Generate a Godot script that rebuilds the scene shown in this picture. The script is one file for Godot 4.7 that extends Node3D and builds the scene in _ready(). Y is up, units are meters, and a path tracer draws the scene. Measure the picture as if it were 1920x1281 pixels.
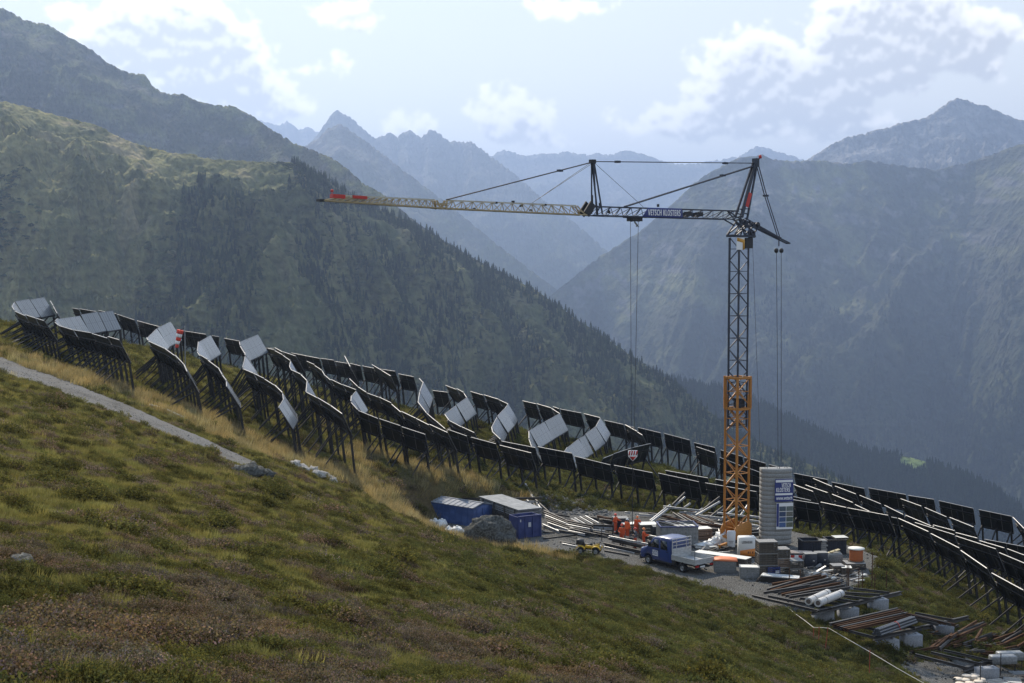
extends Node3D

# ---------------------------------------------------------------- camera geometry (metres; y = 0 is the gravel yard)
const FOC := 2560.0
const CAM_Y := 24.4
const PITCH := 0.0626

var rng := RandomNumberGenerator.new()
var names := {}
var mats := {}
var box_mesh: BoxMesh
var cyl_mesh: CylinderMesh

func px(x: float, y: float, d: float) -> Vector3:
	# the point seen at photo position (x, y), d metres ahead of the camera
	var u := (x - 960.0) / FOC
	var v := (640.5 - y) / FOC
	var wy := v * cos(PITCH) - sin(PITCH)
	var wz := cos(PITCH) + v * sin(PITCH)
	var k := d / wz
	return Vector3(u * k, CAM_Y + wy * k, -d)

func numbered(s: String) -> String:
	if not names.has(s):
		names[s] = 0
		return s
	names[s] += 1
	return "%s_%03d" % [s, names[s]]

func thing(called: String, label: String, category: String, at := Vector3.ZERO, turn := 0.0, group := "") -> Node3D:
	var o := Node3D.new()
	o.name = numbered(called)
	add_child(o)
	o.position = at
	o.rotation.y = turn
	o.set_meta("label", label)
	o.set_meta("category", category)
	if group != "":
		o.set_meta("group", group)
	return o

func tag(o: Node, label: String, category: String, group := "") -> Node:
	o.set_meta("label", label)
	o.set_meta("category", category)
	if group != "":
		o.set_meta("group", group)
	return o

func part(called: String, mesh: Mesh, m: Material, parent: Node, xf := Transform3D.IDENTITY) -> MeshInstance3D:
	var o := MeshInstance3D.new()
	o.mesh = mesh
	o.material_override = m
	o.transform = xf
	if parent == self:
		o.name = numbered(called)
		add_child(o)
	else:
		o.name = called
		parent.add_child(o, true)
	return o

func structure(called: String, mesh: Mesh, m: Material) -> MeshInstance3D:
	var o := part(called, mesh, m, self)
	o.set_meta("kind", "structure")
	return o

func mat(called: String, c: Color, rough := 0.8, metal := 0.0) -> StandardMaterial3D:
	# c is the linear base colour
	if mats.has(called):
		return mats[called]
	var m := StandardMaterial3D.new()
	m.albedo_color = c.linear_to_srgb()
	m.roughness = rough
	m.metallic = metal
	m.resource_name = called
	mats[called] = m
	return m

func grain(called: String, a: Color, b: Color, freq: float, rough := 0.85, metal := 0.0, bump := 0.0, scale := 1.0, octaves := 5) -> StandardMaterial3D:
	# a weathered material: noise between two linear base colours, optional relief, mapped in the object's own space
	if mats.has(called):
		return mats[called]
	var m := StandardMaterial3D.new()
	m.resource_name = called
	var n := FastNoiseLite.new()
	n.seed = hash(called) % 10000
	n.frequency = freq
	n.fractal_octaves = octaves
	var t := NoiseTexture2D.new()
	t.width = 256
	t.height = 256
	t.seamless = true
	t.noise = n
	var g := Gradient.new()
	g.set_color(0, a.linear_to_srgb())
	g.set_color(1, b.linear_to_srgb())
	g.set_offset(0, 0.25)
	g.set_offset(1, 0.75)
	t.color_ramp = g
	m.albedo_texture = t
	m.uv1_triplanar = true
	m.uv1_scale = Vector3.ONE * scale
	m.roughness = rough
	m.metallic = metal
	m.metallic_specular = 0.5 if rough < 0.8 else 0.15
	if bump > 0.0:
		m.heightmap_enabled = true
		m.heightmap_scale = bump
		var h := NoiseTexture2D.new()
		h.width = 256
		h.height = 256
		h.seamless = true
		h.noise = n
		m.heightmap_texture = h
	mats[called] = m
	return m

# ---------------------------------------------------------------- small mesh helpers
func beam_xf(a: Vector3, b: Vector3, w: float, h: float, up := Vector3.UP) -> Transform3D:
	# a unit box stretched from a to b (x = width, y = height, z = along)
	var z := b - a
	var l := z.length()
	z /= l
	if absf(z.dot(up)) > 0.99:
		up = Vector3.RIGHT
	var x := up.cross(z).normalized()
	var y := z.cross(x)
	return Transform3D(Basis(x * w, y * h, z * l), (a + b) * 0.5)

func beam(called: String, a: Vector3, b: Vector3, w: float, h: float, m: Material, parent: Node, up := Vector3.UP) -> MeshInstance3D:
	return part(called, box_mesh, m, parent, beam_xf(a, b, w, h, up))

func rod(called: String, a: Vector3, b: Vector3, r: float, m: Material, parent: Node) -> MeshInstance3D:
	var y := b - a
	var l := y.length()
	y /= l
	var x := y.cross(Vector3.FORWARD if absf(y.z) < 0.9 else Vector3.RIGHT).normalized()
	var z := x.cross(y)
	return part(called, cyl_mesh, m, parent, Transform3D(Basis(x * r, y * l, z * r), (a + b) * 0.5))

func block(called: String, at: Vector3, size: Vector3, m: Material, parent: Node, turn := 0.0) -> MeshInstance3D:
	# a box standing on `at` (its bottom centre)
	return part(called, box_mesh, m, parent, Transform3D(Basis(Vector3.UP, turn) * Basis.from_scale(size), at + Vector3(0, size.y * 0.5, 0)))

func st_begin() -> SurfaceTool:
	var st := SurfaceTool.new()
	st.begin(Mesh.PRIMITIVE_TRIANGLES)
	return st

func quad(st: SurfaceTool, a: Vector3, b: Vector3, c: Vector3, d: Vector3) -> void:
	for p in [a, b, c, a, c, d]:
		st.add_vertex(p)

func st_box(st: SurfaceTool, xf: Transform3D) -> void:
	st.append_from(box_mesh, 0, xf)

func st_done(st: SurfaceTool, smooth := false) -> ArrayMesh:
	if smooth:
		st.index()
	st.generate_normals()
	return st.commit()

func prism(profile: PackedVector2Array, z0: float, z1: float, bevel := 0.0) -> ArrayMesh:
	# a polygon in x/y extruded along z, its outline bevelled at both ends
	var st := st_begin()
	var n := profile.size()
	var inner := profile
	if bevel > 0.0:
		var off := Geometry2D.offset_polygon(profile, -bevel, Geometry2D.JOIN_MITER)
		if off.size() > 0 and off[0].size() == n:
			inner = off[0]
			# match the start
			var best := 0
			for i in n:
				if inner[i].distance_to(profile[0]) < inner[best].distance_to(profile[0]):
					best = i
			var turned := PackedVector2Array()
			for i in n:
				turned.append(inner[(best + i) % n])
			inner = turned
	var cw := Geometry2D.is_polygon_clockwise(profile)
	var rings := [[z0, inner], [z0 + bevel, profile], [z1 - bevel, profile], [z1, inner]]
	for k in 3:
		var A: PackedVector2Array = rings[k][1]
		var B: PackedVector2Array = rings[k + 1][1]
		for i in n:
			var j := (i + 1) % n
			var a := Vector3(A[i].x, A[i].y, rings[k][0])
			var b := Vector3(A[j].x, A[j].y, rings[k][0])
			var c := Vector3(B[j].x, B[j].y, rings[k + 1][0])
			var d := Vector3(B[i].x, B[i].y, rings[k + 1][0])
			if cw:
				quad(st, a, b, c, d)
			else:
				quad(st, d, c, b, a)
	var tri := Geometry2D.triangulate_polygon(inner)
	for e in [[z0, false], [z1, true]]:
		for i in range(0, tri.size(), 3):
			var p := [inner[tri[i]], inner[tri[i + 1]], inner[tri[i + 2]]]
			var turn: bool = (p[1] - p[0]).cross(p[2] - p[0]) > 0.0
			if turn == e[1]:
				p.reverse()
			for q in p:
				st.add_vertex(Vector3(q.x, q.y, e[0]))
	return st_done(st)

func lathe(profile: PackedVector2Array, seg := 20) -> ArrayMesh:
	# (radius, height) pairs spun round y
	var st := st_begin()
	for i in profile.size() - 1:
		for k in seg:
			var a0 := TAU * k / seg
			var a1 := TAU * (k + 1) / seg
			var p := profile[i]
			var q := profile[i + 1]
			var A := Vector3(cos(a0) * p.x, p.y, sin(a0) * p.x)
			var B := Vector3(cos(a1) * p.x, p.y, sin(a1) * p.x)
			var C := Vector3(cos(a1) * q.x, q.y, sin(a1) * q.x)
			var D := Vector3(cos(a0) * q.x, q.y, sin(a0) * q.x)
			if p.x > 1e-5:
				for v in [A, C, B] if q.x <= 1e-5 else [A, C, B, A, D, C]:
					st.add_vertex(v)
			else:
				for v in [A, D, C]:
					st.add_vertex(v)
	return st_done(st)

func tube(points: PackedVector3Array, r: float, seg := 8) -> ArrayMesh:
	var st := st_begin()
	var rings := []
	for i in points.size():
		var t := (points[mini(i + 1, points.size() - 1)] - points[maxi(i - 1, 0)]).normalized()
		var x := t.cross(Vector3.UP if absf(t.y) < 0.9 else Vector3.RIGHT).normalized()
		var y := x.cross(t)
		var ring := []
		for k in seg:
			var a := TAU * k / seg
			ring.append(points[i] + (x * cos(a) + y * sin(a)) * r)
		rings.append(ring)
	for i in rings.size() - 1:
		for k in seg:
			var j := (k + 1) % seg
			quad(st, rings[i][k], rings[i][j], rings[i + 1][j], rings[i + 1][k])
	for k in range(1, seg - 1):
		for p in [rings[0][0], rings[0][k + 1], rings[0][k], rings[-1][0], rings[-1][k], rings[-1][k + 1]]:
			st.add_vertex(p)
	return st_done(st, false)

func lump(radius: Vector3, seed_: int, rough: float, freq := 1.2, rings := 10, seg := 14, flat := 0.25) -> ArrayMesh:
	# an irregular stone or sack: a sphere pushed about by noise, its bottom flattened
	var n := FastNoiseLite.new()
	n.seed = seed_
	n.frequency = freq
	n.fractal_octaves = 3
	var st := st_begin()
	var v := []
	for i in rings + 1:
		var row := []
		var a := PI * i / rings
		for k in seg:
			var b := TAU * k / seg
			var q := Vector3(sin(a) * cos(b), cos(a), sin(a) * sin(b))
			var s := 1.0 + rough * n.get_noise_3dv(q * 1.0)
			var p := q * s * radius
			p.y = maxf(p.y, -radius.y * flat)
			row.append(p + Vector3(0, radius.y * flat, 0))
		v.append(row)
	for i in rings:
		for k in seg:
			var j := (k + 1) % seg
			quad(st, v[i][k], v[i + 1][k], v[i + 1][j], v[i][j])
	return st_done(st, true)

# ---------------------------------------------------------------- sky, sun, air
const CLOUDS := [
	# photo x, y, half width, half height, weight
	[330, 60, 110, 70, 1.0], [250, 95, 80, 50, 0.9], [390, 110, 90, 60, 0.9], [440, 160, 100, 50, 0.8], [330, 150, 120, 45, 0.7], [500, 200, 70, 36, 0.7], [540, 225, 40, 22, 0.5],
	[55, 25, 34, 18, 0.8], [120, 55, 34, 20, 0.6], [185, 95, 50, 26, 0.7], [650, 38, 58, 26, 0.95], [618, 132, 44, 24, 0.5],
	[765, 238, 50, 26, 0.8], [950, 215, 72, 46, 0.8], [985, 255, 80, 36, 0.7], [1040, 18, 52, 26, 0.7], [1120, 18, 36, 18, 0.5],
	[1380, 105, 80, 42, 0.65], [1450, 140, 90, 48, 0.8], [1370, 180, 100, 50, 0.85], [1500, 180, 120, 50, 0.9], [1340, 240, 110, 36, 0.55], [1230, 240, 90, 36, 0.6], [1480, 250, 120, 36, 0.55],
	[1620, 50, 95, 60, 1.0], [1700, 85, 130, 62, 1.1], [1790, 110, 95, 50, 1.0], [1640, 120, 90, 46, 0.9], [1690, 172, 60, 26, 0.7], [1600, 240, 70, 26, 0.7], [1560, 190, 70, 40, 0.6], [1740, 10, 60, 26, 0.5], [1850, 160, 30, 22, 0.4],
]
var cl_noise := FastNoiseLite.new()
var cl_fine := FastNoiseLite.new()
var far_clouds := []
var cloud_bins := []

func cloud_amount(ax: float, ay: float) -> float:
	# ax, ay: degrees of azimuth and elevation
	var wx := ax + 0.55 * cl_noise.get_noise_2d(ax * 9.0 + 300.0, ay * 9.0)
	var wy := ay + 0.42 * cl_noise.get_noise_2d(ax * 9.0, ay * 9.0 + 700.0)
	var s := 0.0
	for c in cloud_bins[posmod(int(floor(wx / 3.0)), 120)]:
		var dx: float = (wx - c[0]) / c[2]
		if dx > 1.6 or dx < -1.6:
			continue
		var dy: float = (wy - c[1]) / c[3]
		if dy < 0.0:
			dy *= 1.25
		var r := dx * dx + dy * dy
		if r < 2.2:
			s += c[4] * maxf(0.0, 1.0 - r * 0.46)
	if s <= 0.02:
		return 0.0
	s = minf(s, 1.35)
	var n := cl_fine.get_noise_2d(ax * 10.0, ay * 12.0)
	return s * 1.15 + n * 0.72 - 0.36

func sky_color(ax: float, ay: float) -> Color:
	var e := clampf(ay / 90.0, 0.0, 1.0)
	var horizon := Color(1.0, 0.97, 0.89)
	var low := Color(0.76, 0.80, 0.765)
	var top := Color(0.16, 0.32, 0.62)
	var c := horizon.lerp(low, smoothstep(0.0, 0.14, e)).lerp(top, pow(smoothstep(0.05, 1.0, e), 0.7))
	if ay < -1.0:
		return Color(0.25, 0.28, 0.30)
	var d := cloud_amount(ax, ay)
	if d > 0.0:
		var above := maxf(cloud_amount(ax - 0.08, ay + 0.32), 0.0)
		var far_above := maxf(cloud_amount(ax - 0.2, ay + 0.9), 0.0)
		var a := smoothstep(0.0, 0.40, d)
		var side := smoothstep(-0.28, 0.30, d - above)
		var deep := smoothstep(0.15, 1.05, above) * 0.55 + smoothstep(0.2, 0.9, far_above) * 0.45
		var lit := Color(1.26, 1.22, 1.14).lerp(Color(0.60, 0.60, 0.59), clampf(deep * (1.5 - 0.95 * side), 0.0, 1.0))
		c = c.lerp(lit, a * 0.95)
	return c

func make_sky() -> Image:
	cl_noise.seed = 11
	cl_noise.frequency = 0.05
	cl_noise.fractal_octaves = 4
	cl_fine.seed = 29
	cl_fine.frequency = 0.08
	cl_fine.fractal_octaves = 5
	cl_fine.fractal_gain = 0.62
	for c in CLOUDS:
		far_clouds.append([rad_to_deg(atan((c[0] - 960.0) / FOC)), rad_to_deg(atan((480.0 - c[1]) / FOC)), rad_to_deg(c[2] / FOC), rad_to_deg(c[3] / FOC), c[4]])
	rng.seed = 5
	for k in 70:
		# the same kind of fair-weather clouds all round
		var a := rng.randf_range(28.0, 332.0)
		if a > 180.0:
			a -= 360.0
		var e := rng.randf_range(4.0, 32.0)
		for j in 4:
			far_clouds.append([a + rng.randf_range(-4, 4), e + rng.randf_range(-1, 1.2), rng.randf_range(1.5, 3.2), rng.randf_range(0.8, 1.5), rng.randf_range(0.6, 1.0)])
	for b in 120:
		cloud_bins.append([])
	for c in far_clouds:
		for b in range(int(floor((c[0] - 1.6 * c[2]) / 3.0)), int(floor((c[0] + 1.6 * c[2]) / 3.0)) + 1):
			cloud_bins[posmod(b, 120)].append(c)
	var im := Image.create(1024, 512, false, Image.FORMAT_RGBF)
	for j in 512:
		var el := 90.0 - (j + 0.5) / 512.0 * 180.0
		if el < -2.0:
			im.fill_rect(Rect2i(0, j, 1024, 512 - j), sky_color(0, -5))
			break
		for i in 1024:
			im.set_pixel(i, j, sky_color(wrapf((i + 0.5) / 1024.0 * 360.0, -180.0, 180.0), el))
	im.resize(4096, 2048, Image.INTERPOLATE_CUBIC)
	# the part within reach of the lens once more at full resolution
	for j in range(840, 1030):
		var el := 90.0 - (j + 0.5) / 2048.0 * 180.0
		for i in range(-300, 300):
			im.set_pixel(posmod(i, 4096), j, sky_color((i + 0.5) / 4096.0 * 360.0, el))
	return im

func make_light() -> void:
	var cam := Camera3D.new()
	cam.name = "camera"
	cam.position = Vector3(0, CAM_Y, 0)
	cam.rotation.x = -PITCH
	cam.fov = rad_to_deg(2.0 * atan(640.5 / FOC))
	cam.near = 0.5
	cam.far = 40000.0
	add_child(cam)
	cam.current = true
	var e := Environment.new()
	e.background_mode = Environment.BG_SKY
	var pano := PanoramaSkyMaterial.new()
	pano.panorama = ImageTexture.create_from_image(make_sky())
	var sk := Sky.new()
	sk.sky_material = pano
	e.sky = sk
	e.background_energy_multiplier = 1.0
	e.tonemap_mode = Environment.TONE_MAPPER_LINEAR
	e.tonemap_exposure = 1.42
	# valley haze, lit by the sun ahead
	e.volumetric_fog_enabled = true
	e.volumetric_fog_density = 0.000112
	e.volumetric_fog_albedo = Color(0.71, 0.815, 1.0)
	e.volumetric_fog_anisotropy = 0.5
	e.sdfgi_enabled = true
	e.ssao_enabled = true
	e.ssil_enabled = true
	var we := WorldEnvironment.new()
	we.name = "air"
	we.environment = e
	add_child(we)
	var sun := DirectionalLight3D.new()
	sun.name = "sun"
	sun.light_energy = 1.3
	sun.light_color = Color(1.0, 0.95, 0.87)
	sun.light_angular_distance = 0.5
	sun.shadow_enabled = true
	var el := deg_to_rad(43.0)
	var az := deg_to_rad(20.0)
	# light travels towards the camera and to the right
	var dir := Vector3(sin(az) * cos(el), -sin(el), cos(az) * cos(el))
	sun.transform = Transform3D(Basis.looking_at(dir, Vector3.UP), Vector3(0, 200, 0))
	add_child(sun)

# ---------------------------------------------------------------- the near hillside
const SPOTS := [
	# photo x, y of bare ground and its distance ahead
	[0, 1281, 12], [0, 1150, 18], [0, 1000, 30], [0, 850, 58], [0, 760, 84], [0, 695, 112],
	[480, 1281, 15], [480, 1150, 24], [480, 1000, 43], [480, 900, 75], [440, 862, 98],
	[960, 1281, 22], [960, 1180, 34], [960, 1100, 56], [960, 1050, 84], [950, 1020, 113],
	[1300, 1281, 40], [1300, 1200, 60], [1300, 1122, 90],
	[1650, 1281, 77], [1520, 1200, 82], [1420, 1150, 90],
	[700, 930, 110], [770, 992, 112.5], [782, 966, 121], [805, 990, 117.5], [840, 1006, 117.5], [640, 895, 116], [800, 1040, 88], [700, 1000, 82],
	[880, 1012, 117.5], [1140, 1057, 108.5], [1230, 1086, 103.5], [1420, 1140, 94.5], [1560, 1190, 87.5], [1720, 1275, 79.5],
	[1385, 1005, 119], [1250, 1005, 119], [1100, 985, 124], [1500, 1010, 118], [1600, 1060, 108], [1500, 1090, 102.5], [1590, 1115, 98.5],
	[1640, 1150, 93], [1740, 1180, 92], [1850, 1250, 87], [1920, 1281, 85],
	[1644, 1050, 122], [1720, 1080, 113], [1766, 1098, 112], [1844, 1168, 103], [1920, 1225, 97],
	[1250, 955, 135], [1400, 985, 135], [1520, 1012, 130],
	[1000, 922, 137], [1100, 938, 136], [850, 884, 134], [760, 872, 130],
	[700, 873, 124.5], [860, 888, 126.5], [950, 915, 128], [800, 945, 121.5], [900, 965, 123],
	[1040, 928, 131], [1090, 968, 128],
	[9, 644, 131], [106, 687, 124], [250, 735, 117], [375, 790, 116], [450, 820, 117], [562, 865, 121], [660, 868, 121],
	[400, 735, 145], [700, 800, 152], [900, 830, 156], [1200, 890, 152],
	[0, 612, 172], [134, 640, 180], [272, 655, 178], [450, 698, 176], [600, 733, 176], [742, 762, 176], [900, 803, 176], [1010, 812, 175], [1130, 848, 170], [1300, 893, 162], [1500, 955, 152], [1700, 1000, 146], [1900, 1046, 139],
]
const GX0 := -150.0
const GZ0 := -300.0
const GSTEP := 4.0
const GNX := 76
const GNZ := 80
var hgrid := PackedFloat32Array()
var pad_poly := PackedVector2Array()
var low_poly := PackedVector2Array()
var road_line := PackedVector3Array()
var pad_mask := PackedFloat32Array()
var low_mask := PackedFloat32Array()
var road_mask := PackedFloat32Array()
const MX0 := -70.0
const MZ0 := -160.0
const MNX := 140
const MNZ := 110
var bump := FastNoiseLite.new()
var bump2 := FastNoiseLite.new()
var patch := FastNoiseLite.new()

func solve_terrain() -> void:
	var pts := []
	for s in SPOTS:
		var p := px(s[0], s[1], s[2])
		pts.append(Vector3(p.x, -p.z, p.y))
	# the hill drops away behind the last row and on both flanks
	for s in [[134, 640, 180], [450, 698, 176], [742, 762, 176], [1010, 812, 175], [1300, 893, 162], [1500, 955, 152], [1700, 1000, 146], [1900, 1046, 139]]:
		var p := px(s[0], s[1], s[2])
		pts.append(Vector3(p.x * 1.12, -p.z + 26, p.y - 9))
		pts.append(Vector3(p.x * 1.4, -p.z + 80, p.y - 45))
	pts.append(Vector3(-85, 178, 19.0))
	pts.append(Vector3(-100, 130, 22.0))
	pts.append(Vector3(-80, 60, 22.5))
	pts.append(Vector3(-40, -5, 24.5))
	pts.append(Vector3(0, 2, 22.4))
	pts.append(Vector3(-3, -20, 24.5))
	pts.append(Vector3(30, 5, 12))
	pts.append(Vector3(70, 70, -10))
	pts.append(Vector3(90, 130, -14))
	pts.append(Vector3(120, 40, -26))
	var n := pts.size()
	var m := n + 3
	var A := []
	for i in m:
		var row := PackedFloat64Array()
		row.resize(m + 1)
		A.append(row)
	for i in n:
		for j in n:
			var dx: float = pts[i].x - pts[j].x
			var dz: float = pts[i].y - pts[j].y
			var r2 := dx * dx + dz * dz
			A[i][j] = 0.5 * r2 * log(r2 + 1e-9) if i != j else 60.0
		A[i][n] = 1.0
		A[i][n + 1] = pts[i].x
		A[i][n + 2] = pts[i].y
		A[n][i] = 1.0
		A[n + 1][i] = pts[i].x
		A[n + 2][i] = pts[i].y
		A[i][m] = pts[i].z
	for c in m:
		var best := c
		for r in range(c + 1, m):
			if absf(A[r][c]) > absf(A[best][c]):
				best = r
		var tmp = A[c]
		A[c] = A[best]
		A[best] = tmp
		for r in range(c + 1, m):
			var f: float = A[r][c] / A[c][c]
			if f != 0.0:
				var rr: PackedFloat64Array = A[r]
				var rc: PackedFloat64Array = A[c]
				for k in range(c, m + 1):
					rr[k] -= f * rc[k]
				A[r] = rr
	var w := PackedFloat64Array()
	w.resize(m)
	for c in range(m - 1, -1, -1):
		var s: float = A[c][m]
		for k in range(c + 1, m):
			s -= A[c][k] * w[k]
		w[c] = s / A[c][c]
	hgrid.resize(GNX * GNZ)
	for j in GNZ:
		for i in GNX:
			var x := GX0 + i * GSTEP
			var d := -(GZ0 + j * GSTEP)
			var h := w[n] + w[n + 1] * x + w[n + 2] * d
			for k in n:
				var dx: float = x - pts[k].x
				var dz: float = d - pts[k].y
				var r2 := dx * dx + dz * dz
				h += w[k] * 0.5 * r2 * log(r2 + 1e-9)
			hgrid[j * GNX + i] = h

func cr(a: float, b: float, c: float, d: float, t: float) -> float:
	return b + 0.5 * t * (c - a + t * (2.0 * a - 5.0 * b + 4.0 * c - d + t * (3.0 * (b - c) + d - a)))

func base_height(x: float, z: float) -> float:
	var fx := clampf((x - GX0) / GSTEP, 1.0, GNX - 2.001)
	var fz := clampf((z - GZ0) / GSTEP, 1.0, GNZ - 2.001)
	var i := mini(int(fx), GNX - 3)
	var j := mini(int(fz), GNZ - 3)
	var tx := fx - i
	var tz := fz - j
	var o := (j - 1) * GNX + i
	var r0 := cr(hgrid[o - 1], hgrid[o], hgrid[o + 1], hgrid[o + 2], tx)
	o += GNX
	var r1 := cr(hgrid[o - 1], hgrid[o], hgrid[o + 1], hgrid[o + 2], tx)
	o += GNX
	var r2 := cr(hgrid[o - 1], hgrid[o], hgrid[o + 1], hgrid[o + 2], tx)
	o += GNX
	var r3 := cr(hgrid[o - 1], hgrid[o], hgrid[o + 1], hgrid[o + 2], tx)
	return cr(r0, r1, r2, r3, tz)

func mask_at(m: PackedFloat32Array, x: float, z: float) -> float:
	var fx := x - MX0
	var fz := z - MZ0
	if fx < 0.0 or fz < 0.0 or fx >= MNX - 1 or fz >= MNZ - 1:
		return 0.0
	var i := int(fx)
	var j := int(fz)
	var tx := fx - i
	var tz := fz - j
	var o := j * MNX + i
	return lerpf(lerpf(m[o], m[o + 1], tx), lerpf(m[o + MNX], m[o + MNX + 1], tx), tz)

func edge_distance(poly: PackedVector2Array, p: Vector2) -> float:
	# positive inside
	var best := 1e9
	for i in poly.size():
		var q := Geometry2D.get_closest_point_to_segment(p, poly[i], poly[(i + 1) % poly.size()])
		best = minf(best, p.distance_to(q))
	return best if Geometry2D.is_point_in_polygon(p, poly) else -best

func lay_out_ground() -> void:
	bump.seed = 3
	bump.frequency = 0.12
	bump.fractal_octaves = 4
	bump2.seed = 8
	bump2.frequency = 0.9
	bump2.fractal_octaves = 3
	patch.seed = 21
	patch.frequency = 0.055
	patch.fractal_octaves = 4
	solve_terrain()
	for s in [[800, 1000, 119], [880, 1013, 117.3], [1140, 1057, 108.5], [1230, 1086, 103.5], [1420, 1141, 94.5], [1500, 1166, 91.2], [1590, 1130, 96], [1640, 1085, 103.2], [1655, 1050, 109.5], [1600, 1028, 114], [1500, 1003, 119.5], [1400, 982, 124.5], [1250, 966, 128.5], [1170, 962, 129.5], [1030, 962, 129.5], [870, 975, 126], [790, 978, 123]]:
		var p := px(s[0], s[1], s[2])
		pad_poly.append(Vector2(p.x, p.z))
	for s in [[1690, 1218, 83.5], [1760, 1225, 85], [1830, 1225, 88], [1930, 1240, 88], [1990, 1300, 83], [1900, 1330, 76], [1740, 1296, 77], [1700, 1245, 81]]:
		var p := px(s[0], s[1], s[2])
		low_poly.append(Vector2(p.x, p.z))
	for s in [[-90, 664, 119], [-40, 680, 117], [0, 695, 114], [60, 714, 111.5], [130, 741, 108.5], [200, 769, 106], [270, 799, 103.5], [340, 828, 101.5], [385, 844, 100.4], [425, 858, 99.4]]:
		road_line.append(px(s[0], s[1], s[2]))
	pad_mask.resize(MNX * MNZ)
	low_mask.resize(MNX * MNZ)
	road_mask.resize(MNX * MNZ)
	for j in MNZ:
		for i in MNX:
			var p := Vector2(MX0 + i, MZ0 + j)
			pad_mask[j * MNX + i] = smoothstep(-2.2, 0.4, edge_distance(pad_poly, p))
			low_mask[j * MNX + i] = smoothstep(-0.8, 0.8, edge_distance(low_poly, p))
			var r := 1e9
			for k in road_line.size() - 1:
				var q := Geometry2D.get_closest_point_to_segment(p, Vector2(road_line[k].x, road_line[k].z), Vector2(road_line[k + 1].x, road_line[k + 1].z))
				r = minf(r, p.distance_to(q))
			road_mask[j * MNX + i] = smoothstep(4.4, 1.8, r)

func ground(x: float, z: float) -> float:
	var h := base_height(x, z)
	var pm := mask_at(pad_mask, x, z)
	var rm := mask_at(road_mask, x, z)
	var quiet := (1.0 - pm) * (1.0 - rm)
	h += quiet * (0.34 * bump.get_noise_2d(x, z) + 0.10 * bump2.get_noise_2d(x, z))
	return lerpf(h, 0.0, pm)

func ground_at(x: float, y: float, near := 6.0) -> Vector3:
	# where the sight line through that photo position first meets the hillside
	var a := near
	var d := near
	while d < 240.0:
		var p := px(x, y, d)
		if p.y < ground(p.x, p.z):
			for k in 12:
				var mid := (a + d) * 0.5
				var q := px(x, y, mid)
				if q.y < ground(q.x, q.z):
					d = mid
				else:
					a = mid
			return px(x, y, d)
		a = d
		d += 0.6
	return px(x, y, 240.0)

func on_ground(x: float, z: float) -> Vector3:
	return Vector3(x, ground(x, z), z)

func on_yard(x: float, d: float) -> Vector3:
	# a point of the yard under photo column x, d metres ahead
	return on_ground((x - 960.0) / FOC * d, -d)

func grid_mesh(x0: float, z0: float, step: float, nx: int, nz: int, lift: float, keep: Callable, tint: Callable) -> ArrayMesh:
	var v := PackedVector3Array()
	var c := PackedColorArray()
	var idx := PackedInt32Array()
	v.resize(nx * nz)
	c.resize(nx * nz)
	for j in nz:
		for i in nx:
			var x := x0 + i * step
			var z := z0 + j * step
			v[j * nx + i] = Vector3(x, ground(x, z) + lift, z)
			c[j * nx + i] = tint.call(x, z)
	for j in nz - 1:
		for i in nx - 1:
			if not keep.call(x0 + (i + 0.5) * step, z0 + (j + 0.5) * step):
				continue
			var o := j * nx + i
			idx.append_array([o, o + 1, o + nx + 1, o, o + nx + 1, o + nx])
	return indexed_mesh(v, c, idx)

func indexed_mesh(v: PackedVector3Array, c: PackedColorArray, idx: PackedInt32Array) -> ArrayMesh:
	var nrm := PackedVector3Array()
	nrm.resize(v.size())
	for k in range(0, idx.size(), 3):
		var a := v[idx[k]]
		var f := (v[idx[k + 2]] - a).cross(v[idx[k + 1]] - a)
		nrm[idx[k]] += f
		nrm[idx[k + 1]] += f
		nrm[idx[k + 2]] += f
	for k in nrm.size():
		nrm[k] = nrm[k].normalized() if nrm[k].length_squared() > 0.0 else Vector3.UP
	var arr := []
	arr.resize(Mesh.ARRAY_MAX)
	arr[Mesh.ARRAY_VERTEX] = v
	arr[Mesh.ARRAY_NORMAL] = nrm
	if c.size() == v.size():
		arr[Mesh.ARRAY_COLOR] = c
	arr[Mesh.ARRAY_INDEX] = idx
	var me := ArrayMesh.new()
	me.add_surface_from_arrays(Mesh.PRIMITIVE_TRIANGLES, arr)
	return me

func earth_mat(called: String, lo: Color, hi: Color, freq: float, scale: float, bump_cm: float) -> StandardMaterial3D:
	# vertex colour times a fine grain (values round 1)
	var m := grain(called, lo, hi, freq, 1.0, 0.0, bump_cm, scale, 5)
	m.vertex_color_use_as_albedo = true
	m.uv1_world_triplanar = true
	m.metallic_specular = 0.15
	return m

func ground_tint(x: float, z: float) -> Color:
	# soil, moss and short turf under the plants
	var n := patch.get_noise_2d(x * 1.3, z * 1.3)
	var f := bump2.get_noise_2d(x * 1.7 + 40.0, z * 1.7)
	var c := Color(0.11, 0.105, 0.04).lerp(Color(0.12, 0.09, 0.05), clampf(0.5 + n * 1.4, 0, 1))
	c = c.lerp(Color(0.15, 0.12, 0.06), clampf(dryness(x, z) * 0.8 + f * 0.3, 0, 1) * 0.7)
	return c

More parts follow.
